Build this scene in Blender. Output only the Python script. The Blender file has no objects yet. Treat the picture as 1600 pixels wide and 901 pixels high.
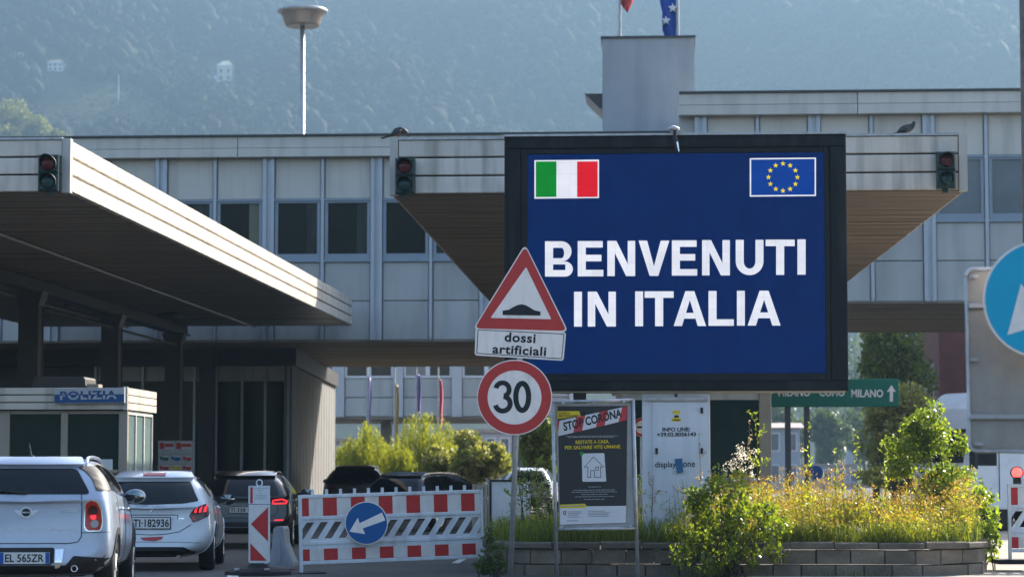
import bpy, bmesh, math, random
import numpy as np
from mathutils import Vector, Matrix
from mathutils.bvhtree import BVHTree

S = bpy.context.scene
COL = S.collection
R = math.radians
rnd = random.Random(7)
nprng = np.random.default_rng(11)

# ------------------------------------------------------------------ camera
FPX = 85.0 / 36.0 * 1600          # focal length in photo pixels
PITCH, YAW, CAMZ = 4.42, 3.54, 1.35
cd = bpy.data.cameras.new('camera')
cam = bpy.data.objects.new('camera', cd)
COL.objects.link(cam)
cd.lens, cd.sensor_width = 85.0, 36.0
cd.clip_start, cd.clip_end = 0.5, 6000
cam.location = (0, 0, CAMZ)
cam.rotation_euler = (R(90 + PITCH), 0, R(YAW))
cd.dof.use_dof = True
cd.dof.focus_distance = 32.0
cd.dof.aperture_fstop = 2.8
S.camera = cam

# ------------------------------------------------------------------ sky, sun
SUN_EL, SUN_AZ = 31.0, 36.0       # azimuth to the right of the road direction (+Y)
w = bpy.data.worlds.new('World')
S.world = w
w.use_nodes = True
nt = w.node_tree
bg = nt.nodes['Background']
sky = nt.nodes.new('ShaderNodeTexSky')
sky.sky_type = 'NISHITA'
sky.sun_disc = False
sky.sun_elevation = R(SUN_EL)
sky.sun_rotation = R(SUN_AZ)
sky.air_density, sky.dust_density, sky.ozone_density = 1.0, 2.0, 1.0
nt.links.new(sky.outputs['Color'], bg.inputs['Color'])
bg.inputs['Strength'].default_value = 0.15
sl = bpy.data.lights.new('sun', 'SUN')
sl.energy = 5.0
sl.angle = R(0.55)
sl.color = (1.0, 0.92, 0.80)
so = bpy.data.objects.new('sun', sl)
COL.objects.link(so)
sd = Vector((math.sin(R(SUN_AZ)) * math.cos(R(SUN_EL)), math.cos(R(SUN_AZ)) * math.cos(R(SUN_EL)), math.sin(R(SUN_EL))))
so.rotation_euler = sd.to_track_quat('Z', 'Y').to_euler()
so.location = (60, 20, 60)
S.view_settings.view_transform = 'Standard'
S.view_settings.look = 'None'
S.view_settings.exposure = 1.90
S.view_settings.gamma = 1.0
EXPF = 2 ** S.view_settings.exposure
S.cycles.use_denoising = True
S.cycles.max_bounces = 6
S.cycles.diffuse_bounces = 3
S.cycles.glossy_bounces = 3
S.cycles.transmission_bounces = 4
S.cycles.transparent_max_bounces = 6
S.cycles.volume_bounces = 0
S.cycles.caustics_reflective = False
S.cycles.caustics_refractive = False
S.cycles.sample_clamp_indirect = 6.0

# ------------------------------------------------------------------ measuring
ROT = Matrix.Rotation(R(YAW), 3, 'Z') @ Matrix.Rotation(R(90 + PITCH), 3, 'X')
def ray(px, py):
    return ROT @ Vector(((px - 800.0) / FPX, (450.5 - py) / FPX, -1.0))
def at(px, py, Y):
    """The place in the world, on the plane y = Y, that photo pixel (px, py) shows."""
    d = ray(px, py)
    return Vector((0, 0, CAMZ)) + d * (Y / d.y)
def gx(px, Y):
    return at(px, 742, Y).x
def gz(py, Y, px=800):
    return at(px, py, Y).z

# ------------------------------------------------------------------ materials
def lin(r, g, b):
    f = lambda c: (c / 255 / 12.92) if c <= 10 else ((c / 255 + 0.055) / 1.055) ** 2.4
    return (f(r), f(g), f(b))
MATS = {}
def mat(name, col, rough=0.6, metal=0.0, var=0.12, scale=3.0, bump=0.0, bscale=40.0, streak=None, spec=0.3,
        dirt=None, dirt_amt=0.0, emit=None, estr=0.0, coat=0.0, tint=0.0, stretch=None):
    if name in MATS:
        return MATS[name]
    m = bpy.data.materials.new(name)
    m.use_nodes = True
    n, l = m.node_tree.nodes, m.node_tree.links
    p = n['Principled BSDF']
    p.inputs['Roughness'].default_value = rough
    p.inputs['Metallic'].default_value = metal
    p.inputs['Specular IOR Level'].default_value = spec
    if coat:
        p.inputs['Coat Weight'].default_value = coat
        p.inputs['Coat Roughness'].default_value = 0.06
    geo = n.new('ShaderNodeNewGeometry')
    mp = n.new('ShaderNodeMapping')
    l.new(geo.outputs['Position'], mp.inputs['Vector'])
    if stretch:
        mp.inputs['Scale'].default_value = stretch
    nz = n.new('ShaderNodeTexNoise')
    nz.inputs['Scale'].default_value = scale
    nz.inputs['Detail'].default_value = 6
    nz.inputs['Roughness'].default_value = 0.65
    l.new(mp.outputs['Vector'], nz.inputs['Vector'])
    mr = n.new('ShaderNodeMapRange')
    mr.inputs['From Min'].default_value, mr.inputs['From Max'].default_value = 0.25, 0.75
    mr.inputs['To Min'].default_value, mr.inputs['To Max'].default_value = 1 - var, 1 + var
    l.new(nz.outputs['Fac'], mr.inputs['Value'])
    mul = n.new('ShaderNodeMix'); mul.data_type = 'RGBA'; mul.blend_type = 'MULTIPLY'
    mul.inputs['Factor'].default_value = 1.0
    mul.inputs['A'].default_value = (*col, 1)
    l.new(mr.outputs['Result'], mul.inputs['B'])
    out = mul.outputs['Result']
    if tint:
        oi = n.new('ShaderNodeObjectInfo')
        mr3 = n.new('ShaderNodeMapRange')
        mr3.inputs['To Min'].default_value, mr3.inputs['To Max'].default_value = 1 - tint, 1 + tint
        l.new(oi.outputs['Random'], mr3.inputs['Value'])
        m3 = n.new('ShaderNodeMix'); m3.data_type = 'RGBA'; m3.blend_type = 'MULTIPLY'
        m3.inputs['Factor'].default_value = 1.0
        l.new(out, m3.inputs['A']); l.new(mr3.outputs['Result'], m3.inputs['B'])
        out = m3.outputs['Result']
    if dirt_amt:
        mp2 = n.new('ShaderNodeMapping')
        mp2.inputs['Scale'].default_value = streak or (1, 1, 1)
        l.new(geo.outputs['Position'], mp2.inputs['Vector'])
        n2 = n.new('ShaderNodeTexNoise')
        n2.inputs['Scale'].default_value = 1.0
        n2.inputs['Detail'].default_value = 5
        l.new(mp2.outputs['Vector'], n2.inputs['Vector'])
        r2 = n.new('ShaderNodeMapRange')
        r2.inputs['From Min'].default_value, r2.inputs['From Max'].default_value = 0.48, 0.78
        r2.inputs['To Max'].default_value = dirt_amt
        l.new(n2.outputs['Fac'], r2.inputs['Value'])
        mx = n.new('ShaderNodeMix'); mx.data_type = 'RGBA'
        l.new(r2.outputs['Result'], mx.inputs['Factor'])
        l.new(out, mx.inputs['A'])
        mx.inputs['B'].default_value = (*(dirt or (0.05, 0.045, 0.04)), 1)
        out = mx.outputs['Result']
    l.new(out, p.inputs['Base Color'])
    if bump:
        nb = n.new('ShaderNodeTexNoise')
        nb.inputs['Scale'].default_value = bscale
        nb.inputs['Detail'].default_value = 5
        l.new(mp.outputs['Vector'], nb.inputs['Vector'])
        b = n.new('ShaderNodeBump')
        b.inputs['Strength'].default_value = bump
        b.inputs['Distance'].default_value = 0.02
        l.new(nb.outputs['Fac'], b.inputs['Height'])
        l.new(b.outputs['Normal'], p.inputs['Normal'])
    if emit:
        p.inputs['Emission Color'].default_value = (*emit, 1)
        p.inputs['Emission Strength'].default_value = estr
    MATS[name] = m
    return m

def leafmat(name, cols, trans, tfac=0.5, tgain=2.4, rough=0.45, spec=0.4):
    """Leaves: colour differs leaf by leaf (random per island), part of the light passes through."""
    if name in MATS:
        return MATS[name]
    m = bpy.data.materials.new(name)
    m.use_nodes = True
    n, l = m.node_tree.nodes, m.node_tree.links
    p = n['Principled BSDF']
    p.inputs['Roughness'].default_value = rough
    p.inputs['Specular IOR Level'].default_value = spec
    geo = n.new('ShaderNodeNewGeometry')
    cr = n.new('ShaderNodeValToRGB')
    cr.color_ramp.elements[0].color = (*cols[0], 1)
    cr.color_ramp.elements[1].color = (*cols[-1], 1)
    for i, c in enumerate(cols[1:-1]):
        e = cr.color_ramp.elements.new((i + 1) / (len(cols) - 1)); e.color = (*c, 1)
    l.new(geo.outputs['Random Per Island'], cr.inputs['Fac'])
    l.new(cr.outputs['Color'], p.inputs['Base Color'])
    tr = n.new('ShaderNodeBsdfTranslucent')
    mulc = n.new('ShaderNodeMix'); mulc.data_type = 'RGBA'; mulc.blend_type = 'MULTIPLY'
    mulc.inputs['Factor'].default_value = 1
    l.new(cr.outputs['Color'], mulc.inputs['A'])
    mulc.inputs['B'].default_value = (*[c * tgain for c in trans], 1)
    l.new(mulc.outputs['Result'], tr.inputs['Color'])
    mx = n.new('ShaderNodeMixShader')
    mx.inputs['Fac'].default_value = tfac
    l.new(p.outputs['BSDF'], mx.inputs[1]); l.new(tr.outputs['BSDF'], mx.inputs[2])
    l.new(mx.outputs['Shader'], n['Material Output'].inputs['Surface'])
    MATS[name] = m
    return m

asphalt = mat('asphalt', (0.075, 0.073, 0.070), 0.85, var=0.25, scale=1.2, bump=0.35, bscale=60, dirt=(0.10, 0.095, 0.085), dirt_amt=0.55, streak=(0.5, 0.25, 1))
linepaint = mat('road_paint', (0.62, 0.62, 0.6), 0.7, var=0.2, scale=8, dirt=(0.15, 0.15, 0.15), dirt_amt=0.6, streak=(6, 6, 1))
fascia_m = mat('fascia_cream', (0.66, 0.60, 0.52), 0.45, var=0.05, scale=2, dirt=(0.20, 0.17, 0.13), dirt_amt=0.75, streak=(4.5, 4.5, 0.5), tint=0.07)
trim_m = mat('fascia_trim', (0.50, 0.48, 0.44), 0.45, var=0.06, dirt=(0.2, 0.17, 0.14), dirt_amt=0.5, streak=(5, 5, 0.5))
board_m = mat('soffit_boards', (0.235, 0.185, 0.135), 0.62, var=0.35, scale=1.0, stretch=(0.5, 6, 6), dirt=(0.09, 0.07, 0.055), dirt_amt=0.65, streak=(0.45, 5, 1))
soffit_dark = mat('soffit_boards_dark', (0.19, 0.145, 0.10), 0.36, var=0.35, scale=1.0, stretch=(0.5, 6, 6), dirt=(0.07, 0.06, 0.05), dirt_amt=0.6, streak=(0.4, 5, 1))  # darker, glossier boards for the left canopy
joint_m = mat('dark_joint', (0.035, 0.033, 0.03), 0.9, var=0.1)
steel_dark = mat('dark_steel', (0.045, 0.047, 0.05), 0.5, metal=0.0, var=0.2)
column_m = mat('column_paint', (0.032, 0.028, 0.026), 0.5, var=0.15, dirt=(0.03, 0.028, 0.025), dirt_amt=0.4, streak=(5, 5, 0.5))
panel_m = mat('facade_panel', (0.46, 0.46, 0.44), 0.4, var=0.08, scale=0.8, dirt=(0.24, 0.24, 0.23), dirt_amt=0.5, streak=(2.5, 2.5, 0.3), tint=0.07)
panel_warm = mat('facade_panel_upper', (0.63, 0.59, 0.52), 0.45, var=0.05, scale=0.8, dirt=(0.3, 0.28, 0.25), dirt_amt=0.45, streak=(3, 3, 0.25), tint=0.04)
mullion_m = mat('mullion_aluminium', (0.43, 0.46, 0.51), 0.35, metal=0.35, var=0.06)
winframe_m = mat('window_frame_grey', (0.26, 0.31, 0.37), 0.4, metal=0.3, var=0.06)
glass_m = mat('window_glass', (0.009, 0.014, 0.016), 0.06, var=0.3, scale=0.7, spec=0.25)
glass_mid = mat('window_glass_curtained', (0.035, 0.042, 0.042), 0.1, var=0.5, scale=2.2, stretch=(4, 4, .5), spec=0.25)
blind_m = mat('window_blind', (0.16, 0.16, 0.11), 0.4, var=.1, spec=.25)
glass_r = mat('window_glass_pale', (0.14, 0.17, 0.19), 0.12, var=0.25, scale=0.7, spec=0.6)
glass_green = mat('green_glass', (0.010, 0.024, 0.023), 0.08, var=0.25, scale=1.5, spec=0.25)
concrete_m = mat('concrete', (0.33, 0.30, 0.26), 0.8, var=0.15, scale=1.5, bump=0.2, dirt=(0.14, 0.13, 0.11), dirt_amt=0.5, streak=(3, 3, 0.3))
tower_m = mat('tower_plaster', (0.34, 0.36, 0.38), 0.8, var=0.08, scale=0.8, bump=0.15, dirt=(.2, .21, .22), dirt_amt=.4, streak=(2.2, 2.2, .25))
frame_black = mat('housing_black', (0.008, 0.011, 0.014), 0.55, spec=0.15, var=0.2, dirt=(0.06, 0.06, 0.06), dirt_amt=0.4, streak=(6, 6, 0.6))
frame_bezel = mat('bezel_black', (0.014, 0.017, 0.019), 0.55, var=0.2, spec=0.15)
galv = mat('galvanised_steel', (0.42, 0.43, 0.44), 0.45, metal=0.6, var=0.25, scale=9, dirt=(0.2, 0.19, 0.18), dirt_amt=0.5, streak=(7, 7, 2))
alu_back = mat('sign_back_aluminium', (0.34, 0.32, 0.29), 0.55, metal=0.2, var=0.12, scale=6, dirt=(0.2, 0.18, 0.15), dirt_amt=0.4, streak=(6, 6, 1.2))
sign_white = mat('sign_white', (0.92, 0.83, 0.76), 0.4, var=0.04, scale=8, dirt=(0.45, 0.42, 0.4), dirt_amt=0.4, streak=(9, 9, 1.5))
sign_red = mat('sign_red', (0.50, 0.045, 0.04), 0.4, var=0.08, scale=8)
sign_blue = mat('sign_blue', (0.008, 0.10, 0.30), 0.4, var=0.08)
sign_cyan = mat('sign_bright_blue', (0.01, 0.40, 0.60), 0.35, var=0.05)
sign_green = mat('sign_green', (0.0, 0.15, 0.095), 0.4, var=0.06)
sign_black = mat('sign_black', (0.012, 0.016, 0.02), 0.5, var=0.1)
white_paint = mat('white_paint', (0.72, 0.73, 0.74), 0.4, var=0.06, scale=5, dirt=(0.4, 0.38, 0.35), dirt_amt=0.4, streak=(6, 6, 1))
white_plastic = mat('white_plastic', (0.62, 0.66, 0.70), 0.5, var=0.1, scale=6, dirt=(0.28, 0.27, 0.26), dirt_amt=0.5, streak=(6, 6, 2))
stripe_red = mat('stripe_red', (0.46, 0.03, 0.03), 0.45, var=0.15, scale=8)
stripe_white = mat('stripe_white', (0.66, 0.64, 0.62), 0.45, var=0.08, scale=8, dirt=(0.4, 0.38, 0.35), dirt_amt=0.4, streak=(7, 7, 2))
rubber = mat('rubber', (0.012, 0.012, 0.013), 0.75, var=0.2, scale=20)
black_plastic = mat('black_plastic', (0.018, 0.018, 0.02), 0.55, var=0.2, scale=12)
badge_silver = mat('badge_silver', (0.62, 0.64, 0.67), 0.3, metal=0.25, var=0.03)
chrome = mat('chrome', (0.75, 0.76, 0.78), 0.12, metal=1.0, var=0.03)
yellow_print = mat('yellow_print', (0.68, 0.52, 0.02), 0.5, var=0.05)
grey_print = mat('grey_print', (0.30, 0.31, 0.33), 0.6, var=0.1)
poster_dark = mat('poster_dark', (0.045, 0.048, 0.055), 0.4, var=0.1, scale=4)
block_m = mat('wall_block', (0.175, 0.148, 0.115), 0.9, var=0.3, scale=5, bump=0.6, bscale=35, dirt=(0.07, 0.065, 0.055), dirt_amt=0.8, streak=(2.5, 2.5, 3), tint=0.18)
coping_m = mat('wall_coping', (0.13, 0.112, 0.09), 0.9, var=0.3, scale=5, bump=0.6, bscale=35, dirt=(0.05, 0.05, 0.045), dirt_amt=0.85, streak=(2.5, 2.5, 3), tint=0.15)
soil_m = mat('soil', (0.07, 0.055, 0.035), 1.0, var=0.35, scale=6, bump=0.6)
brick_m = mat('brick_red', (0.13, 0.05, 0.045), 0.85, var=0.25, scale=2.5, bump=0.2)
hill_cream = mat('hill_house_cream', (0.88, 0.80, 0.62), 0.8, var=0.05)
hill_white = mat('hill_house_white', (0.9, 0.9, 0.9), 0.8, var=0.05)
cream_wall = mat('cream_wall', (0.62, 0.57, 0.46), 0.8, var=0.08)
far_wall_hazed = mat('far_wall_hazed', (0.36, 0.38, 0.42), 0.8, var=0.08)  # blue-grey tone puts distance haze into the wall colour
white_wall = mat('white_wall', (0.72, 0.72, 0.70), 0.8, var=0.08)
roof_tile = mat('roof_tile', (0.36, 0.30, 0.27), 0.8, var=0.2)
trunk_m = mat('bark', (0.07, 0.055, 0.042), 0.95, var=0.3, scale=8, bump=0.5)
booth_frame = mat('booth_frame', (0.36, 0.31, 0.25), 0.5, var=0.1, scale=4)
feather_m = mat('feather_dark', (0.035, 0.036, 0.04), 0.6, var=0.4, scale=30)

# ------------------------------------------------------------------ builders
class MB:
    def __init__(self):
        self.v, self.f = [], []
    def add(self, vs, fs):
        b = len(self.v)
        self.v += [tuple(p) for p in vs]
        self.f += [tuple(i + b for i in q) for q in fs]
        return self
    def box(self, a, b):
        x0, y0, z0 = (min(a[i], b[i]) for i in range(3))
        x1, y1, z1 = (max(a[i], b[i]) for i in range(3))
        return self.add([(x0, y0, z0), (x1, y0, z0), (x1, y1, z0), (x0, y1, z0), (x0, y0, z1), (x1, y0, z1), (x1, y1, z1), (x0, y1, z1)],
                        [(0, 3, 2, 1), (4, 5, 6, 7), (0, 1, 5, 4), (1, 2, 6, 5), (2, 3, 7, 6), (3, 0, 4, 7)])
    def bevbox(self, a, b, c=0.01):
        """Box with chamfered vertical and horizontal edges of the -Y face."""
        x0, y0, z0 = (min(a[i], b[i]) for i in range(3))
        x1, y1, z1 = (max(a[i], b[i]) for i in range(3))
        vs = [(x0, y0 + c, z0), (x1, y0 + c, z0), (x1, y0 + c, z1), (x0, y0 + c, z1),
              (x0 + c, y0, z0 + c), (x1 - c, y0, z0 + c), (x1 - c, y0, z1 - c), (x0 + c, y0, z1 - c),
              (x0, y1, z0), (x1, y1, z0), (x1, y1, z1), (x0, y1, z1)]
        fs = [(4, 5, 6, 7), (0, 1, 5, 4), (1, 2, 6, 5), (2, 3, 7, 6), (3, 0, 4, 7),
              (8, 9, 1, 0), (9, 10, 2, 1), (10, 11, 3, 2), (11, 8, 0, 3), (9, 8, 11, 10)]
        return self.add(vs, fs)
    def prism(self, pts, d):
        """Planar loop of 3-D points (counter-clockwise seen from outside), pushed back by vector d."""
        n = len(pts)
        pts = [Vector(p) for p in pts]
        d = Vector(d)
        return self.add(list(pts) + [p + d for p in pts],
                        [tuple(range(n)), tuple(range(2 * n - 1, n - 1, -1))] +
                        [((i + 1) % n, i, n + i, n + (i + 1) % n) for i in range(n)])
    def tube(self, p0, p1, r0, r1=None, n=12, caps=True):
        p0, p1 = Vector(p0), Vector(p1)
        r1 = r0 if r1 is None else r1
        ax = (p1 - p0).normalized()
        u = ax.orthogonal().normalized()
        v = ax.cross(u)
        vs = []
        for p, r in ((p0, r0), (p1, r1)):
            for i in range(n):
                a = 2 * math.pi * i / n
                vs.append(p + (u * math.cos(a) + v * math.sin(a)) * r)
        fs = [(i, (i + 1) % n, n + (i + 1) % n, n + i) for i in range(n)]
        if caps:
            fs += [tuple(range(n - 1, -1, -1)), tuple(range(n, 2 * n))]
        return self.add(vs, fs)
    def path(self, pts, rs, n=8):
        pts = [Vector(p) for p in pts]
        vs, fs = [], []
        u = None
        for i, p in enumerate(pts):
            t = (pts[min(i + 1, len(pts) - 1)] - pts[max(i - 1, 0)]).normalized()
            if u is None:
                u = t.orthogonal().normalized()
            u = (u - t * u.dot(t)).normalized()
            v = t.cross(u)
            r = rs[i] if isinstance(rs, (list, tuple)) else rs
            for k in range(n):
                a = 2 * math.pi * k / n
                vs.append(p + (u * math.cos(a) + v * math.sin(a)) * r)
        m = len(pts)
        for i in range(m - 1):
            for k in range(n):
                fs.append((i * n + k, i * n + (k + 1) % n, (i + 1) * n + (k + 1) % n, (i + 1) * n + k))
        fs += [tuple(range(n - 1, -1, -1)), tuple(range((m - 1) * n, m * n))]
        return self.add(vs, fs)
    def lathe(self, prof, c, axis='Z', n=24):
        """prof: (radius, height) pairs."""
        c = Vector(c)
        vs, fs = [], []
        for r, h in prof:
            for i in range(n):
                a = 2 * math.pi * i / n
                x, y = r * math.cos(a), r * math.sin(a)
                if axis == 'Z': q = (x, y, h)
                elif axis == 'X': q = (h, x, y)
                else: q = (y, h, x)
                vs.append(c + Vector(q))
        for j in range(len(prof) - 1):
            for i in range(n):
                fs.append((j * n + i, j * n + (i + 1) % n, (j + 1) * n + (i + 1) % n, (j + 1) * n + i))
        fs += [tuple(range(n - 1, -1, -1)), tuple(range((len(prof) - 1) * n, len(prof) * n))]
        return self.add(vs, fs)
    def mesh(self, name, m=None, off=(0, 0, 0), smooth=False):
        me = bpy.data.meshes.new(name)
        ox, oy, oz = off
        me.from_pydata([(x - ox, y - oy, z - oz) for x, y, z in self.v], [], self.f)
        if m:
            me.materials.append(m)
        if smooth:
            me.shade_smooth() if hasattr(me, 'shade_smooth') else None
        me.update()
        return me

def root_of(o):
    while o.parent is not None:
        o = o.parent
    return o
def thing(name, label, cat, loc=(0, 0, 0), rot=(0, 0, 0), group=None):
    o = bpy.data.objects.new(name, None)
    o.empty_display_size = 0.2
    COL.objects.link(o)
    o.location, o.rotation_euler = loc, rot
    tag(o, label, cat, group)
    return o
def tag(o, label=None, cat=None, group=None, kind=None):
    if label: o['label'] = label
    if cat: o['category'] = cat
    if group: o['group'] = group
    if kind: o['kind'] = kind
    return o
def put(name, me, parent=None, loc=(0, 0, 0), rot=(0, 0, 0), scale=(1, 1, 1)):
    o = bpy.data.objects.new(name, me)
    COL.objects.link(o)
    o.parent = parent
    o.location, o.rotation_euler, o.scale = loc, rot, scale
    return o
def part(name, mb, m, parent, local=False, smooth=False):
    """Parts are written in world coordinates (local=False: the root only moves, never turns) or in the root's own frame."""
    off = (0, 0, 0) if local or parent is None else tuple(root_of(parent).location)
    return put(name, mb.mesh(name, m, off, smooth), parent)
def solo(name, mb, m, label=None, cat=None, group=None, kind=None, smooth=False):
    return tag(part(name, mb, m, None, smooth=smooth), label, cat, group, kind)
def np_mesh(name, V, F, m):
    """V (n,3), F (k,3 or 4) numpy arrays."""
    me = bpy.data.meshes.new(name)
    k, s = F.shape
    me.vertices.add(len(V)); me.vertices.foreach_set('co', np.ascontiguousarray(V, dtype=np.float32).ravel())
    me.loops.add(k * s); me.loops.foreach_set('vertex_index', np.ascontiguousarray(F, dtype=np.int32).ravel())
    me.polygons.add(k); me.polygons.foreach_set('loop_start', np.arange(0, k * s, s, dtype=np.int32))
    me.update(calc_edges=True)
    me.validate()
    me.materials.append(m)
    return me
def copy_tree(o, parent=None):
    c = o.copy(); COL.objects.link(c); c.parent = parent
    for ch in [k for k in o.children]:
        copy_tree(ch, c)
    return c

# --- flat graphics on a plane y = Y, drawn with photo measurements
def rect(x0, y0, x1, y1):
    return [(x0, y0), (x0, y1), (x1, y1), (x1, y0)]
def circ(cx, cy, r, n=40, ry=None):
    return [(cx + r * math.cos(2 * math.pi * i / n), cy - (ry or r) * math.sin(2 * math.pi * i / n)) for i in range(n)]
def rounded(pts, r, n=5):
    """Round the corners of a 2-D loop."""
    out = []
    k = len(pts)
    for i in range(k):
        p, a, b = Vector(pts[i]), Vector(pts[i - 1]), Vector(pts[(i + 1) % k])
        u, v = (a - p).normalized(), (b - p).normalized()
        q0, q1 = p + u * r, p + v * r
        for j in range(n + 1):
            t = j / n
            out.append(tuple(q0 * (1 - t) ** 2 + p * 2 * t * (1 - t) + q1 * t * t))
    return out
def orient(pts):
    """Counter-clockwise seen with x right, y up (photo y runs down)."""
    a = sum(pts[i][0] * pts[(i + 1) % len(pts)][1] - pts[(i + 1) % len(pts)][0] * pts[i][1] for i in range(len(pts)))
    return pts if a < 0 else pts[::-1]
def flat(mb, pts, Y, t=0.004, proud=0.0):
    """A plate with the outline pts (photo pixels) whose face lies on y = Y - proud, t thick."""
    q = [at(px, py, Y) for px, py in orient(pts)]
    return mb.prism([(p.x, Y - proud, p.z) for p in q], (0, t, 0))
def ring(mb, cx, cy, r0, r1, Y, t=0.004, proud=0.0, n=48):
    for i in range(n):
        a0, a1 = 2 * math.pi * i / n, 2 * math.pi * (i + 1) / n
        flat(mb, [(cx + r * math.cos(a), cy - r * math.sin(a)) for r, a in ((r0, a0), (r1, a0), (r1, a1), (r0, a1))], Y, t, proud)
    return mb
def stroke_quads(pts, wd):
    pts = [Vector(p) for p in pts]
    n = len(pts)
    side = []
    for i in range(n):
        a = (pts[i] - pts[i - 1]).normalized() if i else None
        b = (pts[i + 1] - pts[i]).normalized() if i < n - 1 else None
        t = ((a or b) + (b or a)).normalized()
        nn = Vector((-t.y, t.x))
        k = 1.0 / max(0.5, nn.dot(Vector((-(b or a).y, (b or a).x))))
        side.append((pts[i] + nn * wd / 2 * k, pts[i] - nn * wd / 2 * k))
    return [[tuple(side[i][0]), tuple(side[i + 1][0]), tuple(side[i + 1][1]), tuple(side[i][1])] for i in range(n - 1)]
def stroke(mb, pts, wd, Y, t=0.004, proud=0.0):
    for q in stroke_quads(pts, wd):
        flat(mb, q, Y, t, proud)
    return mb
def arc(cx, cy, rx, ry, a0, a1, n=14):
    return [(cx + rx * math.cos(R(a0 + (a1 - a0) * i / n)), cy - ry * math.sin(R(a0 + (a1 - a0) * i / n))) for i in range(n + 1)]

_txt = {}
def text_geo(s, bold=0.0, spacing=1.0):
    """Outline of a line of lettering as (verts 2-D in the unit box, faces)."""
    key = (s, bold, spacing)
    if key in _txt:
        return _txt[key]
    cu = bpy.data.curves.new('lettering', 'FONT')
    cu.body = s
    cu.offset = bold
    cu.space_character = spacing
    cu.resolution_u = 3
    ob = bpy.data.objects.new('lettering', cu)
    COL.objects.link(ob)
    me = bpy.data.meshes.new_from_object(ob)
    V = [(v.co.x, v.co.y) for v in me.vertices]
    F = [tuple(p.vertices) for p in me.polygons]
    bpy.data.objects.remove(ob); bpy.data.curves.remove(cu); bpy.data.meshes.remove(me)
    x0, x1 = min(v[0] for v in V), max(v[0] for v in V)
    y0, y1 = min(v[1] for v in V), max(v[1] for v in V)
    V = [((x - x0) / (x1 - x0), (y - y0) / (y1 - y0)) for x, y in V]
    _txt[key] = (V, F)
    return _txt[key]
def text_px(mb, s, Y, tl, tr, bl, bold=0.0, proud=0.006, spacing=1.0):
    """Lettering fitted into the parallelogram tl, tr, bl (photo pixels) on the plane y = Y - proud."""
    V, F = text_geo(s, bold, spacing)
    a, b, c = at(*tl, Y), at(*tr, Y), at(*bl, Y)
    vs = [c + (a - c) * v + (b - a) * u for u, v in V]
    return mb.add([(p.x, Y - proud, p.z) for p in vs], F)

# --- leaves
def leaf_quads(C, size, aspect=0.5, flatness=0.0, rng=nprng, droop=0.0):
    """Diamond-shaped leaves at points C, random turns."""
    n = len(C)
    a = rng.normal(size=(n, 3)); a[:, 2] = a[:, 2] * (1 - flatness) - droop
    a /= np.linalg.norm(a, axis=1)[:, None] + 1e-9
    b = np.cross(a, rng.normal(size=(n, 3)))
    b /= np.linalg.norm(b, axis=1)[:, None] + 1e-9
    s = (size * rng.uniform(0.6, 1.3, n))[:, None]
    V = np.stack([C - a * s * 0.5, C + b * s * aspect * 0.5 + a * s * 0.05, C + a * s * 0.5, C - b * s * aspect * 0.5 + a * s * 0.05], axis=1).reshape(-1, 3)
    F = np.arange(4 * n).reshape(n, 4)
    return V, F
def clump_points(blobs, n, shell=0.55, rng=nprng):
    """n points spread through ellipsoids (cx,cy,cz,rx,ry,rz), thicker near their skins."""
    B = np.array(blobs, dtype=float)
    wgt = B[:, 3] * B[:, 4] * B[:, 5]
    idx = rng.choice(len(B), n, p=(wgt ** 0.8) / (wgt ** 0.8).sum())
    d = rng.normal(size=(n, 3)); d /= np.linalg.norm(d, axis=1)[:, None]
    r = rng.uniform(shell ** 3, 1, n) ** (1 / 3.0)
    r *= rng.uniform(0.85, 1.12, n)
    return B[idx, :3] + d * r[:, None] * B[idx, 3:6]
def crown_blobs(c, rad, k, rng, squash=0.8, bs=0.42):
    out = []
    for _ in range(k):
        d = rng.normal(size=3); d /= np.linalg.norm(d)
        q = np.array(c) + d * np.array(rad) * rng.uniform(0.3, 0.78)
        s = bs * rng.uniform(0.7, 1.25)
        out.append((*q, rad[0] * s, rad[1] * s, rad[2] * s * squash))
    return out
def tree(name, label, loc, height, crown_c, crown_r, m, nblob=16, nleaf=6000, leaf=0.2, group=None, seed=1, aspect=0.55, cat='tree'):
    """Tapered trunk with limbs reaching into the clumps of the crown."""
    rng = np.random.default_rng(seed)
    t = thing(name, label, cat, loc, group=group)
    L = np.array(loc, dtype=float)
    cc = np.array(crown_c, dtype=float)
    blobs = crown_blobs(cc, crown_r, nblob, rng)
    mb = MB()
    r0 = max(0.05, height * 0.02)
    top = cc + np.array((0, 0, crown_r[2] * 0.3))
    mid = (L + top) / 2 + np.array((rng.uniform(-.1, .1) * height * .3, 0, 0))
    mb.path([L, mid, top], [r0, r0 * .7, r0 * .25], 8)
    for b in blobs[:9]:
        s = L + (top - L) * rng.uniform(0.35, 0.8)
        e = np.array(b[:3])
        mb.path([s, (s + e) / 2 + np.array((0, 0, -.05 * height * .3)), e], [r0 * .4, r0 * .25, r0 * .1], 5)
    part('trunk', mb, trunk_m, t, smooth=True)
    C = clump_points(blobs, nleaf, 0.5, rng)
    V, F = leaf_quads(C - L, np.full(nleaf, leaf), aspect, rng=rng)
    tag(put('crown', np_mesh('crown', V, F, m), t), kind='stuff')
    return t
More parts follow.
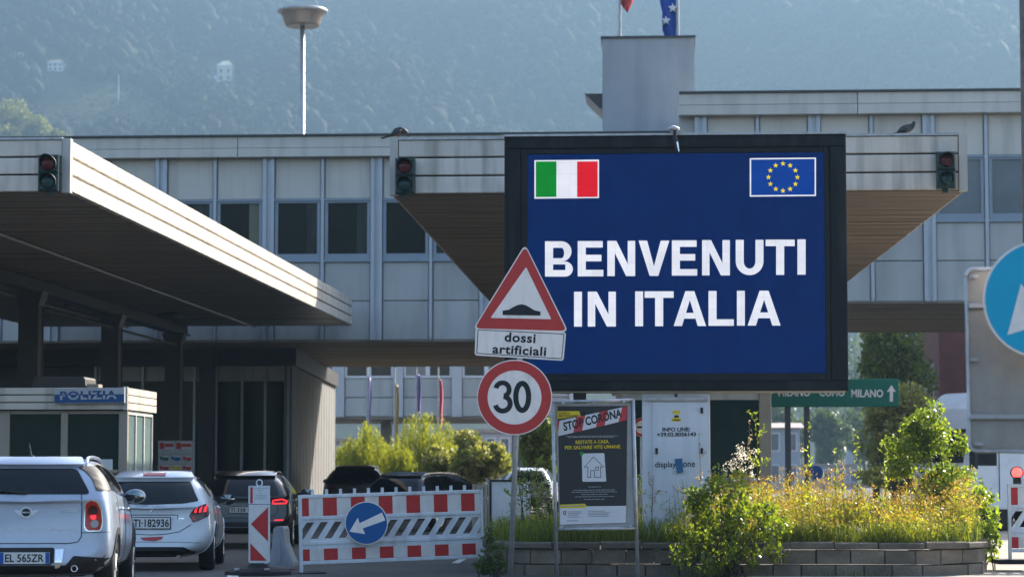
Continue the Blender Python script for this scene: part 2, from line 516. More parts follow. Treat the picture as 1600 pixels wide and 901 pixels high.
# ================================================================== ground
g = MB(); g.add([(-940, -780, 0), (940, -780, 0), (940, 2030, 0), (-940, 2030, 0)], [(0, 1, 2, 3)])
solo('ground', g, asphalt, kind='structure')
mk = MB()
for (xa, ya, xb, yb, wd) in ((-5.35, 30, -5.9, 33.2, .15), (-6.2, 37, -7.2, 44, .12), (-3.2, 37.5, -3.6, 60, .12), (5.4, 38, 4.9, 70, .12)):
    d = Vector((yb - ya, xa - xb, 0)).normalized() * wd / 2
    mk.add([(xa + d.x, ya + d.y, .004), (xa - d.x, ya - d.y, .004), (xb - d.x, yb - d.y, .004), (xb + d.x, yb + d.y, .004)], [(3, 2, 1, 0)])
for f in mk.f: pass
pv = MB()
for (xa, ya, xb, yb) in ((.9, 24, 9.5, 36.0), (4.75, 36.0, 9.5, 60)):
    pv.add([(xa, ya, .004), (xb, ya, .004), (xb, yb, .004), (xa, yb, .004)], [(0, 1, 2, 3)])
solo('pavement', pv, mat('pavement_sandy', (0.36, 0.315, 0.26), 0.9, var=.2, scale=3, bump=.4, bscale=50, dirt=(.12, .10, .085), dirt_amt=.6, streak=(1.5, 1.5, 1)), kind='structure')
solo('road_marking', mk, linepaint, kind='structure')

# ================================================================== hill with its forest
def hnoise(x, y):
    return (np.sin(x * .016 + y * .006 + .8) * 11 + np.sin(x * .034 - y * .013 + 2) * 6 + np.sin(x * .071 + y * .043) * 2.6)
HK = 2.0
def hill(x, y):
    return HK * hill0(np.asarray(x, float) / HK, np.asarray(y, float) / HK)
def hill0(x, y):
    s = np.clip((y - 470) / 120, 0, 1)
    h = 0.47 * np.maximum(y - 500, 0) * (s * s * (3 - 2 * s)) + hnoise(x, y) * s
    h = np.where(h > 200, 200 + (h - 200) * .03, h)
    h += 34 * np.exp(-((x + 158) / 34) ** 2 - ((y - 545) / 60) ** 2)
    return h
def hit_hill(px, py):
    d = ray(px, py); d = d / d.y
    for y in np.arange(960, 2200, 2.0):
        if CAMZ + d.z * y <= hill(d.x * y, y):
            return Vector((d.x * y, y, float(hill(d.x * y, y))))
    return None
xs = np.arange(-900, 781, 14.0); ys = np.arange(900, 2000, 14.0)
X, Y = np.meshgrid(xs, ys)
Z = hill(X, Y) - 0.3
V = np.stack([X, Y, Z], -1).reshape(-1, 3)
nx, ny = len(xs), len(ys)
ii = (np.arange(ny - 1)[:, None] * nx + np.arange(nx - 1)[None, :]).ravel()
F = np.stack([ii, ii + 1, ii + 1 + nx, ii + nx], 1)
hill_m = mat('hill_grass', (0.06, 0.075, 0.03), 0.95, var=0.3, scale=0.05)
tag(put('hill', np_mesh('hill', V, F, hill_m)), kind='structure')

# unseen hill behind the camera, added to darken reflections and low sky fill
xs = np.arange(-900, 901, 30.0); ys = np.arange(-770, -129, 20.0)
X, Y = np.meshgrid(xs, ys)
Z = np.clip((-150 - Y) * .25, -2, 105) + hnoise(X, Y) * np.clip((-150 - Y) / 80, 0, 1) - .3
V = np.stack([X, Y, Z], -1).reshape(-1, 3)
nx, ny = len(xs), len(ys)
ii = (np.arange(ny - 1)[:, None] * nx + np.arange(nx - 1)[None, :]).ravel()
tag(put('hill', np_mesh('hill', V, np.stack([ii, ii + 1, ii + 1 + nx, ii + nx], 1), mat('added_hill_wood', (0.045, 0.06, 0.028), 0.95, var=0.5, scale=0.06))), kind='structure')

def project_px(p):
    q = ROT.transposed() @ (Vector(p) - Vector((0, 0, CAMZ)))
    return 800 + FPX * q.x / -q.z, 450.5 - FPX * q.y / -q.z
def ico(sub=2):
    bm = bmesh.new(); bmesh.ops.create_icosphere(bm, subdivisions=sub, radius=1)
    V = np.array([v.co[:] for v in bm.verts]); F = np.array([[v.index for v in f.verts] for f in bm.faces]); bm.free()
    return V, F
iv, if_ = ico(2)
variants = []
for k in range(6):
    rr = np.random.default_rng(k)
    d = np.ones(len(iv))
    for _ in range(22):
        q = rr.normal(size=3); q /= np.linalg.norm(q)
        d += 0.30 * np.exp(-((1 - iv @ q) / 0.12)) * rr.uniform(-.5, 1)
    d *= 1 + rr.normal(size=len(iv)) * .05
    variants.append(iv * d[:, None])
def vineyard(px, py):
    return 55 < px < 300 and 132 < py < 212 and py > 132 + max(0, (px - 210)) * .7
houses_px = [(88, 104, 26, 20), (350, 112, 30, 26), (30, 88, 16, 10)]
pts = []
r2 = np.random.default_rng(5)
yy = 960.0
while yy < 1860:
    sp = 9.0
    half = 0.235 * yy + 60
    for x in np.arange(-half - 40, half - 20, sp):
        px_, py_ = x + r2.uniform(-.45, .45) * sp, yy + r2.uniform(-.5, .5) * sp * 1.3
        z = float(hill(px_, py_))
        if z < 1: continue
        u, v = project_px((px_, py_, z))
        if v > 330 or v < -90 or u < -120 or u > 1720: continue
        if vineyard(u, v): continue
        if any(abs(u - a) < c and -d * .8 < v - b < d * 1.7 for a, b, c, d in houses_px): continue
        if r2.uniform() < .03: continue
        pts.append((px_, py_, z))
    yy += sp * 1.15
pts = np.array(pts)
FV, FF, base = [], [], 0
for i, p in enumerate(pts):
    v = variants[i % 6]
    a = r2.uniform(0, 6.28); s = r2.uniform(3.6, 6.4) * (1.35 if r2.uniform() < .08 else 1)
    c, sn = math.cos(a), math.sin(a)
    s *= .88; q = np.stack([(v[:, 0] * c - v[:, 1] * sn) * s, (v[:, 0] * sn + v[:, 1] * c) * s, v[:, 2] * s * r2.uniform(.9, 1.5)], 1) + p + (0, 0, s * .7)
    FV.append(q); FF.append(if_ + base); base += len(v)
forest_m = leafmat('hill_forest_leaves', [(0.012, 0.020, 0.011), (0.018, 0.028, 0.014), (0.026, 0.037, 0.018)], (0.6, 0.7, 0.3), 0.08, 1.0, 0.8, 0.1)
# leafy skin of every crown: loose sprays standing off the core
CV = []
for p in pts:
    k = 56
    d = r2.normal(size=(k, 3)); d[:, 2] = np.abs(d[:, 2]) * .9 - .15; d /= np.linalg.norm(d, axis=1)[:, None]
    s = r2.uniform(4.4, 8.0)
    CV.append(p + (0, 0, s * .55) + d * np.array((s, s, s * 1.15)) * r2.uniform(.75, 1.12, (k, 1)))
CV = np.concatenate(CV)
lv, lf = leaf_quads(CV, np.full(len(CV), 2.7), .8, rng=r2)
FV = np.concatenate(FV)
tri_q = np.concatenate(FF)
tag(put('forest', np_mesh('forest', FV, tri_q, forest_m)), kind='stuff')
tag(put('forest_foliage', np_mesh('forest_foliage', lv, lf, forest_m)), kind='stuff')
# rows of the terraced vineyard
vr = np.random.default_rng(3)
VV = []
vine_m = leafmat('vine_leaves', [(0.05, 0.07, 0.025), (0.09, 0.11, 0.035)], (0.8, 0.9, 0.4), 0.2, 1.0, 0.7, 0.1)
for row in range(30):
    y = 1290 + row * 14
    x = np.arange(-400, -120, .8)
    n = len(x)
    P = np.stack([x + vr.uniform(-.2, .2, n), np.full(n, y) + vr.uniform(-.8, .8, n), np.zeros(n)], 1)
    P[:, 2] = hill(P[:, 0], P[:, 1]) + vr.uniform(.2, 3.0, n)
    keep = [vineyard(*project_px(p)) for p in P]
    VV.append(P[keep])
VV = np.concatenate(VV)
v_, f_ = leaf_quads(VV, np.full(len(VV), 2.2), .8, rng=vr)
tag(put('vineyard', np_mesh('vineyard', v_, f_, vine_m)), kind='stuff')

def hill_house(label, px, py, wpx, hpx, wallm, roofm, wing=None, wins=2):
    p = hit_hill(px, py + hpx / 2)
    s = p.y / FPX
    t = thing('hillside_house', label, 'house', (p.x, p.y, p.z - 1))
    wd, ht, dp = wpx * s, hpx * s, 11.0
    x0, x1, y0, z0 = p.x - wd / 2, p.x + wd / 2, p.y, p.z - 1
    zt = p.z + ht * .8
    mb = MB(); mb.box((x0, y0, z0 - 2), (x1, y0 + dp, zt)); part('wall', mb, wallm, t)
    mb = MB()
    e = .5
    mb.add([(x0 - e, y0 - e, zt + .02), (x1 + e, y0 - e, zt + .02), (x1 + e, y0 + dp + e, zt + .02), (x0 - e, y0 + dp + e, zt + .02), (x0 + wd * .3, y0 + dp / 2, zt + ht * .3), (x1 - wd * .3, y0 + dp / 2, zt + ht * .3)],
           [(0, 1, 5, 4), (1, 2, 5), (2, 3, 4, 5), (3, 0, 4), (3, 2, 1, 0)])
    part('roof', mb, roofm, t)
    for r_ in range(2):
        for k in range(wins):
            cx = x0 + wd * (k + .5) / wins
            cz = z0 + (zt - z0) * (.30 + .4 * r_)
            mb = MB(); mb.box((cx - wd * .09, y0 - .06, cz - ht * .09), (cx + wd * .09, y0 + .1, cz + ht * .09)); part('window', mb, glass_m, t)
    if wing:
        mb = MB(); mb.box((x0 - wing * s, y0 + 1, z0 - 2), (x0 - .02, y0 + 6, z0 + ht * .38)); part('side_wing', mb, hill_white, t)
    return t
hill_house('cream house with a side wing standing alone in the wooded hillside', 351, 112, 24, 32, hill_cream, hill_cream, wing=15)
hill_house('small white house above the vineyard terraces on the wooded hillside', 86, 103, 24, 18, hill_white, roof_tile, wins=3)
hill_house('faint pale cottage at the left edge of the wooded hillside', 30, 86, 14, 9, hill_cream, roof_tile, wins=2)
for i, (px, py0, py1) in enumerate(((185, 116, 160), (327, 195, 214))):
    p = hit_hill(px, py1); s = p.y / FPX
    mb = MB(); mb.tube((p.x, p.y, p.z - 1), (p.x, p.y, p.z + (py1 - py0) * s), .36, .24, 8)
    solo('utility_pole', mb, white_wall, ['thin pale pole rising from the vineyard terraces', 'short pale pole low on the hill beside the roof of the bridge building'][i], 'pole')
hl = leafmat('foothill_leaves', [(0.10, 0.12, 0.05), (0.15, 0.165, 0.07), (0.20, 0.20, 0.09)], (1.0, 1.0, .5), 0.45, 2.2, 0.7, 0.1)
for i, (px, py, rr, lb) in enumerate(((14, 176, 6.0, 'tallest pale sunlit tree at the left edge of the hill foot'), (58, 192, 4.6, 'rounded pale tree at the hill foot right of the tallest one'),
                                       (4, 202, 4.4, 'low pale sunlit tree just above the left canopy roof'), (96, 203, 3.2, 'small pale bush tree at the hill foot beside the canopy corner'))):
    rr = rr * 2; p = at(px, py + 10, 1090 - i * 12)
    z0 = float(hill(p.x, p.y))
    tree('hill_tree', lb, (p.x, p.y, z0 - .5), max(p.z + rr - z0, 6), (p.x, p.y, p.z - rr * .4), (rr, rr, rr * 1.2), hl, 22, 5000, 1.6, 'pale trees at the hill foot', seed=20 + i)

# ================================================================== bridge building over the road
def unit_box():
    return MB().box((0, 0, 0), (1, 1, 1))
def bridge(label, Yf, px_posts, half_first, rows, depth, top_px, ref_px, xl_px, xr_px, tops, win_m, name='bridge_building'):
    """rows: photo heights of parapet top, parapet joint, parapet foot, panel foot, window foot, panel joint, facade foot, measured at ref_px."""
    zz = [at(ref_px, p, Yf).z for p in rows]
    xl, xr = gx(xl_px, Yf), gx(xr_px, Yf)
    t = thing(name, label, 'building', ((xl + xr) / 2, Yf, 0))
    ox, oy = (xl + xr) / 2, Yf
    mb = MB()
    mb.box((xl, Yf + .12, zz[6] + .02), (xr, Yf + depth, zz[0] - .1)); part('body', mb, panel_m, t)
    # parapet, two courses of sheet in lengths
    step = 5.02
    seg = MB().bevbox((0, 0, 0), (step - .02, .42, 1), .01).mesh('parapet_sheet', panel_warm)
    n = int((xr - xl) / step) + 1
    for k in range(n):
        x = xl + k * step
        sx = min(1, (xr - x) / step)
        if sx <= 0.02: continue
        put('parapet_sheet', seg, t, (x - ox, Yf - .30 - oy, zz[1]), scale=(sx, 1, zz[0] - zz[1] - .015))
        put('parapet_sheet', seg, t, (x - ox, Yf - .33 - oy, zz[2]), scale=(sx, 1, zz[1] - zz[2] - .015))
    mb = MB(); mb.box((xl, Yf - .36, zz[0] - .012), (xr, Yf + 2, zz[0] + .05)); part('roof_edge', mb, steel_dark, t)
    # modules
    posts = [gx(p, Yf) for p in px_posts]
    mod = posts[1] - posts[0]
    while posts[0] - mod > xl: posts.insert(0, posts[0] - mod); half_first = 1 - half_first
    while posts[-1] + mod < xr: posts.append(posts[-1] + mod)
    wide = MB()
    wide.box((-.17, -.10, 0), (-.055, .12, 1)); wide.box((.055, -.10, 0), (.17, .12, 1)); wide.box((-.055, -.03, 0), (.055, .12, 1))
    wide = wide.mesh('mullion', mullion_m)
    thin = MB().bevbox((-.05, -.08, 0), (.05, .12, 1), .015).mesh('mullion', mullion_m)
    up = MB().bevbox((0, 0, 0), (1, .10, 1), .012).mesh('upper_panel', panel_warm)
    lo = MB().bevbox((0, 0, 0), (1, .10, 1), .012).mesh('lower_panel', panel_m)
    wm_ = mod - .26
    wh = zz[3] - zz[4]
    fr = MB()
    a = .09
    fr.box((0, -.05, 0), (a, .08, wh)); fr.box((wm_ - a, -.05, 0), (wm_, .08, wh)); fr.box((a, -.05, wh - a), (wm_ - a, .08, wh)); fr.box((a, -.05, 0), (wm_ - a, .08, .22))
    fr.box((-.03, -.10, wh - .03), (wm_ + .03, -.051, wh + .03))
    fr.box((-.03, -.09, -.02), (wm_ + .03, -.051, .05))
    fr = fr.mesh('window_frame', winframe_m)
    pn = MB().box((a, .02, .22), (wm_ - a, .05, wh - a)).mesh('pane', win_m)
    wrng = random.Random(int(Yf * 10))
    cut_ = wm_ * .70
    pn2 = MB().box((a, .02, .22), (cut_, .05, wh - a)).mesh('pane', win_m)
    pn3 = MB().box((a, .02, .22), (wm_ - a, .05, wh - a)).mesh('pane', glass_mid)
    bl1 = MB().box((cut_ + .002, .02, .22), (wm_ - a, .05, wh - a)).mesh('blind', glass_mid)
    bl2 = MB().box((cut_ + .15, .015, .22), (wm_ - a - .01, .05, wh * .42)).box((cut_ + .002, .03, .221), (wm_ - a, .052, wh - a)).mesh('blind', blind_m)
    for k, x in enumerate(posts):
        wd = (k % 2 == half_first)
        put('mullion', wide if wd else thin, t, (x - ox, 0, zz[6]), scale=(1, 1, zz[2] - zz[6] - .005))
        if k + 1 >= len(posts): break
        e0 = .19 if wd else .07
        x0 = x + e0 - ox
        wid = mod - .26
        put('upper_panel', up, t, (x0, .015, zz[3] + .04), scale=(wid, 1, zz[2] - zz[3] - .05))
        wf = put('window', fr, t, (x0, .03, zz[4]))
        rv = wrng.random() if win_m is glass_m else .5
        if rv < .28:
            put('pane', pn2, wf); put('blind', bl2 if rv < .12 else bl1, wf)
        else:
            put('pane', pn if rv < .7 else pn3, wf)
        put('lower_panel', lo, t, (x0, .015, zz[5] + .015), scale=(wid, 1, zz[4] - zz[5] - .04))
        put('lower_panel', lo, t, (x0, .015, zz[6] + .01), scale=(wid, 1, zz[5] - zz[6] - .02))
    # boarded underside
    mb = MB()
    y = Yf - .05
    rr = random.Random(4)
    while y < Yf + depth:
        wdt = .28
        mb.box((xl, y, zz[6] - .05 + rr.uniform(-.012, .012)), (xr, min(y + wdt - .02, Yf + depth), zz[6] + .005))
        y += wdt
    tag(part('underside_boards', mb, board_m, t), kind='stuff')
    return t, zz
left_bridge, zl = bridge('long pale panelled building bridging the road behind the left canopy', 70.0, (247.5, 332), 0,
                         (214, 232, 246, 312, 408, 470, 531), 16, 0, 560, -420, 1050, None, glass_m)
right_bridge, zr_ = bridge('taller pale panelled wing bridging the road on the right behind the billboard', 68.2, (1098, 1187.5), 0,
                           (146, 164, 180, 246, 347, 408, 471), 14, 0, 1340, 1064, 2150, None, glass_r)

# stair tower with its flags
Yt = 74.0
x0, x1 = gx(943, Yt), gx(1088.5, Yt)
zt = gz(60, Yt, 1015)
t = thing('stair_tower', 'square grey-blue rendered tower rising above the bridge building', 'tower', ((x0 + x1) / 2, Yt, 0))
mb = MB(); mb.box((x0, Yt, 5), (x1, Yt + 4, zt)); part('wall', mb, tower_m, t)
mb = MB(); mb.box((x0 - .05, Yt - .05, zt), (x1 + .05, Yt + 4.05, zt + .07)); part('roof_edge', mb, steel_dark, t)
mb = MB()
a, b, c = at(913, 144, Yt), at(942.5, 144, Yt), at(942.5, 167, Yt)
mb.prism([(b.x - .004, Yt + .3, b.z), (a.x, Yt + .3, a.z), (b.x - .12, Yt + .3, c.z), (b.x - .004, Yt + .3, c.z)], (0, 2.2, 0)); part('side_hood', mb, steel_dark, t)
mb = MB(); q = at(1092, 150, Yt); mb.lathe([(.02, 0), (.16, .03), (.2, .12), (.16, .2), (.03, .24)], (q.x + .05, Yt + 1, q.z - .1), n=12); part('roof_lamp', mb, white_paint, t, smooth=True)

def flag_pole(label, px, y_top, m1, blobs, seed):
    p = at(px, 58, Yt + 1)
    t = thing('flagpole', label, 'flagpole', (p.x, Yt + 1, zt + .07))
    mb = MB(); mb.tube((p.x, Yt + 1, zt + .07), (p.x, Yt + 1, zt + 4.2), .06, .045, 10); part('pole', mb, galv, t)
    return t, p.x
fm_red = mat('flag_red', (0.45, 0.04, 0.05), 0.7, var=0.1)
fm_blue = mat('flag_blue', (0.015, 0.07, 0.36), 0.7, var=0.25, scale=6)
fm_white = mat('flag_white', (0.7, 0.7, 0.72), 0.7, var=0.1)
def limp_flag(name, label, x, Y, ztop, zbot, wid, m, side=-1, seed=0, stars=None, cat='flag', group=None):
    """Cloth hanging in folds down a pole."""
    rr = random.Random(seed)
    mb = MB()
    n, k = 14, 12
    vs, fs = [], []
    for j in range(n + 1):
        v = j / n
        z = ztop + (zbot - ztop) * v
        ww = wid * (.35 + .65 * math.sin(min(1, v * 1.3 + .25) * math.pi * .75)) * (1 if v < .8 else 1 - (v - .8) * 2.6)
        for i in range(k + 1):
            u = i / k
            vs.append((x + side * (.05 + ww * u), Y + .10 * math.sin(u * 9 + v * 2 + seed) * (.3 + u), z - u * .35 * wid + .04 * math.sin(v * 8 + u * 4)))
    for j in range(n):
        for i in range(k):
            a = j * (k + 1) + i
            fs.append((a, a + 1, a + k + 2, a + k + 1))
    mb.add(vs, fs)
    t = thing(name, label, cat, (x, Y, zbot), group=group)
    o = part('cloth', mb, m, t, smooth=True)
    md = o.modifiers.new('thick', 'SOLIDIFY'); md.thickness = .01
    if stars:
        sm = MB()
        for (u, v) in stars:
            i, j = int(u * k), int(v * n)
            c = Vector(vs[j * (k + 1) + i])
            sm.prism([(c.x + .15 * (1 if q % 2 == 0 else .42) * math.sin(q * math.pi / 5), Y - .16, c.z + .15 * (1 if q % 2 == 0 else .42) * math.cos(q * math.pi / 5)) for q in range(9, -1, -1)], (0, .22, 0))
        part('star', sm, fm_white, t)
    return t
f1, fx1 = flag_pole('left flagpole on the tower roof', 968, 0, fm_red, None, 1)
limp_flag('flag', 'red and white flag hanging from the left pole on the tower', fx1, Yt + 1, zt + 3.4, zt + 1.22, .5, fm_red, 1, 3)
f2, fx2 = flag_pole('right flagpole on the tower roof', 1059, 0, fm_blue, None, 2)
limp_flag('flag', 'blue flag with white stars hanging limp from the right tower pole', fx2, Yt + 1, zt + 2.6, zt + .12, .52, fm_blue, -1, 5, stars=((.5, .30), (.3, .62), (.75, .78)))

# ================================================================== canopies
def traffic_light(label, px0, py0, px1, py1, Y):
    c = at((px0 + px1) / 2, py1, Y)
    t = thing('traffic_light', label, 'traffic light', (c.x, Y, c.z), group='unlit two-lamp lights on the canopies')
    a, b = at(px0, py0, Y), at(px1, py1, Y)
    wd, ht = b.x - a.x, a.z - b.z
    hm = mat('traffic_housing', (0.012, 0.035, 0.035), 0.45, var=0.15)
    mb = MB()
    mb.bevbox((a.x, Y - .02, b.z + ht * .505), (b.x, Y + .18, a.z), .02); mb.bevbox((a.x, Y - .02, b.z), (b.x, Y + .18, b.z + ht * .495), .02)
    mb.box((c.x - .05, Y + .05, b.z - .06), (c.x + .03, Y + .15, b.z))
    part('housing', mb, hm, t)
    lr = mat('lens_red', (0.085, 0.010, 0.012), 0.25, var=0.2, scale=30); lg = mat('lens_green', (0.01, 0.05, 0.045), 0.25, var=0.2, scale=30)
    for k, m in ((.75, lr), (.25, lg)):
        z = b.z + ht * k
        r = wd * .36
        mb = MB(); mb.lathe([(r, -.03), (r * .9, -.055), (r * .6, -.075), (.01, -.085)], (c.x, Y, z), 'Y', 20); part('lens', mb, m, t, smooth=True)
        mb = MB()
        vs, fs = [], []
        n = 20
        for i in range(n + 1):
            an = R(-20 + 220 * i / n)
            for rr_, yy_ in ((r * 1.08, -.02), (r * 1.08, -.02 - .20 * max(.25, math.sin(max(0, min(math.pi, an))))), (r * 1.16, -.02 - .20 * max(.25, math.sin(max(0, min(math.pi, an))))), (r * 1.16, -.02)):
                vs.append((c.x + rr_ * math.cos(an), Y + yy_, z + rr_ * math.sin(an)))
        for i in range(n):
            for q in range(4):
                fs.append((i * 4 + q, i * 4 + (q + 1) % 4, (i + 1) * 4 + (q + 1) % 4, (i + 1) * 4 + q))
        mb.add(vs, fs); part('visor', mb, hm, t)
    return t

def canopy(label, NL, NR, FR, FL, z0, z1, Yn, Yf, soffit, sides, seg_side=3.0):
    """Flat roof on the plan NL, NR (near), FR, FL (far): three courses of fascia sheet, boarded soffit."""
    t = thing('border_canopy', label, 'canopy', ((NL + NR) / 2, Yn, 0))
    ox = (NL + NR) / 2
    lx = lambda y: NL + (FL - NL) * (y - Yn) / (Yf - Yn)
    rx = lambda y: NR + (FR - NR) * (y - Yn) / (Yf - Yn)
    mb = MB()
    i = .07
    mb.add([(NL + i, Yn + i, z0 + .06), (NR - i, Yn + i, z0 + .06), (FR - i, Yf, z0 + .06), (FL + i, Yf, z0 + .06),
            (NL + i, Yn + i, z1 - .04), (NR - i, Yn + i, z1 - .04), (FR - i, Yf, z1 - .04), (FL + i, Yf, z1 - .04)],
           [(0, 3, 2, 1), (4, 5, 6, 7), (0, 1, 5, 4), (1, 2, 6, 5), (2, 3, 7, 6), (3, 0, 4, 7)])
    part('roof_core', mb, joint_m, t)
    mb = MB()
    y = Yn + .09
    rr = random.Random(int(abs(NL) * 10))
    wdt = .2
    while y < Yf - .02:
        yb = min(y + wdt - .012, Yf)
        dz = rr.uniform(-.006, .010)
        mb.add([(lx(y) + .05, y, z0 + dz), (rx(y) - .05, y, z0 + dz), (rx(yb) - .05, yb, z0 + dz), (lx(yb) + .05, yb, z0 + dz),
                (lx(y) + .05, y, z0 + .055), (rx(y) - .05, y, z0 + .055), (rx(yb) - .05, yb, z0 + .055), (lx(yb) + .05, yb, z0 + .055)],
               [(0, 3, 2, 1), (4, 5, 6, 7), (0, 1, 5, 4), (1, 2, 6, 5), (2, 3, 7, 6), (3, 0, 4, 7)])
        y += wdt
    tag(part('soffit_boards', mb, soffit, t), kind='stuff')
    h = (z1 - z0) / 3
    # near fascia
    n = max(1, round((NR - NL - .24) / 4.4))
    L = (NR - NL - .26) / n
    for r_ in range(3):
        for k in range(n):
            mb = MB(); xa = NL + .13 + k * L
            mb.bevbox((xa + .003, Yn, z0 + r_ * h + .014), (xa + L - .003, Yn + .06, z0 + (r_ + 1) * h - .012), .012)
            part('fascia_sheet', mb, fascia_m, t)
    for xa in (NL, NR - .125):
        mb = MB(); mb.box((xa, Yn - .012, z0 - .01), (xa + .125, Yn + .14, z1 + .012)); part('corner_post', mb, trim_m, t)
    mb = MB(); mb.box((NL + .13, Yn - .02, z1 - .006), (NR - .13, Yn + .3, z1 + .03)); part('roof_flashing', mb, galv, t)
    # side fascias
    for sd in sides:
        fx = rx if sd > 0 else lx
        n = int((Yf - Yn - .14) / seg_side)
        L = (Yf - Yn - .14) / n
        for r_ in range(3):
            for k in range(n):
                ya = Yn + .14 + k * L + .003; yb = ya + L - .006
                za, zb = z0 + r_ * h + .014, z0 + (r_ + 1) * h - .012
                xa, xb = fx(ya), fx(yb)
                e = -.06 * sd
                c = .012
                mb = MB()
                vs = [(xa, ya + c, za + c), (xb, yb - c, za + c), (xb, yb - c, zb - c), (xa, ya + c, zb - c),
                      (xa + e, ya, za), (xb + e, yb, za), (xb + e, yb, zb), (xa + e, ya, zb)]
                fs = [(0, 1, 2, 3), (4, 5, 1, 0), (5, 6, 2, 1), (6, 7, 3, 2), (7, 4, 0, 3), (7, 6, 5, 4)]
                mb.add(vs, fs if sd > 0 else [f[::-1] for f in fs]); part('fascia_sheet', mb, fascia_m, t)
    return t, lx, rx
YC = 36.6
zc0 = gz(300.5, YC, 1060); zc1 = gz(214.5, YC, 1060)
zfar = zc0
farp = lambda px, Y: gx(px, Y)
cNL, cNR = at(609, 305, YC).x, at(1512, 295, YC).x
centre, clx, crx = canopy('wide flat canopy with a boarded soffit behind the billboard', cNL, cNR, gx(1250, 67.6), gx(800, 69.6), zc0, zc1, YC, 67.4, board_m, (-1, 1))
YL = 36.0
zl0 = gz(300, YL, 100); zl1 = gz(217.5, YL, 100)
lNR = at(109.5, 299, YL).x
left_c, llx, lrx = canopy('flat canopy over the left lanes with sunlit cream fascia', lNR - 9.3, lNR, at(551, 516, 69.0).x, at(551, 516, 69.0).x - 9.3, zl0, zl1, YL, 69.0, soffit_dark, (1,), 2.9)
traffic_light('unlit traffic light on the corner of the left canopy', 60, 242, 90.5, 298, YL - .22)
traffic_light('unlit traffic light on the left end of the canopy behind the billboard', 617.5, 247, 647.5, 302, YC - .22)
traffic_light('unlit traffic light on the right end of the canopy behind the billboard', 1464, 237, 1493.5, 294, YC - .22)
# columns and long beam of the left canopy
XC = -13.75
mb = MB()
mb.box((XC - .12, YL + 2, zl0 - .24), (XC + .12, 68.9, zl0 - .012)); mb.box((XC - .2, YL + 2, zl0 - .28), (XC + .2, 68.9, zl0 - .242))
part('long_beam', mb, column_m, left_c)
cols = (44.2, 52.0, 59.8, 67.6)
cl = ('tall dark column nearest the road behind the police booth roof', 'second dark column standing behind the police booth roof', 'dark column beside the red and white notice panel', 'dark column under the far end of the left canopy')
cl = ('dark steel column out at the left, nearest end of the left canopy', 'dark steel column standing left behind the police booth roof', 'dark steel column behind the POLIZIA sign', 'dark steel column just left above the red and white notice panel')
for y, lb in zip(cols, cl):
    t = thing('canopy_column', lb, 'column', (XC, y, 0), group='columns of the left canopy')
    mb = MB(); zt_ = zl0 - .285
    for a in (-1, 1):
        mb.box((XC - .22, y + a * .22 - .02, 0), (XC + .22, y + a * .22 + .02, zt_ - .3))
    mb.box((XC - .03, y - .2, 0), (XC + .03, y + .2, zt_ - .3)); mb.box((XC + .1, y - .2, 0), (XC + .2, y + .2, zt_ - .3)); mb.box((XC - .2, y - .2, 0), (XC - .1, y + .2, zt_ - .3))
    part('shaft', mb, column_m, t)
    mb = MB(); mb.add([(XC - .22, y - .24, zt_ - .3), (XC + .22, y - .24, zt_ - .3), (XC + .22, y + .24, zt_ - .3), (XC - .22, y + .24, zt_ - .3), (XC - .32, y - .25, zt_), (XC + .32, y - .25, zt_), (XC + .32, y + .25, zt_), (XC - .32, y + .25, zt_)],
                  [(0, 3, 2, 1), (4, 5, 6, 7), (0, 1, 5, 4), (1, 2, 6, 5), (2, 3, 7, 6), (3, 0, 4, 7)])
    part('head', mb, column_m, t)
y = 72.6
t = thing('canopy_column', 'dark steel column under the bridge building right of the notice panel', 'column', (XC, y, 0), group='columns of the left canopy')
mb = MB(); mb.box((XC - .22, y - .22, 0), (XC + .22, y + .22, zl[6] - .07)); part('shaft', mb, column_m, t)
for y0_, y1_ in ((52.25, 59.55), (59.95, 67.35)):
    mb = MB(); mb.tube((XC + .1, y0_, zl0 - .62), (XC + .1, y1_, zl0 - .62), .035, n=8); part('tie_rod', mb, column_m, left_c)
for xo in (2.1, -1.6):
    mb = MB(); mb.tube((XC + xo, YL + .6, zl0 - .04), (XC + xo, 68.8, zl0 - .04), .025, n=8); part('conduit', mb, galv, left_c)
for k, (px, py, lb) in enumerate(((118, 466, 'round ceiling lamp under the left canopy nearer the first column'), (266, 487, 'round ceiling lamp under the left canopy towards its middle'))):
    d = ray(px, py); s = (zl0 - CAMZ) / d.z
    q = Vector((0, 0, CAMZ)) + d * s
    mb = MB(); mb.lathe([(.06, 0), (.30, -.02), (.34, -.10), (.28, -.17), (.04, -.19)], (q.x, q.y, zl0 - .012), n=18)
    tag(part('ceiling_lamp', mb, steel_dark, None, smooth=True), lb, 'lamp', 'round lamps under the left canopy')
for y in (46.0, 56.5):
    t = thing('canopy_column', 'steel column hidden behind the white cabinet', 'column', (.05, y, 0), group='columns of the middle canopy')
    mb = MB(); mb.box((-.17, y - .2, 0), (.27, y + .2, zc0 - .01)); part('shaft', mb, column_m, t)

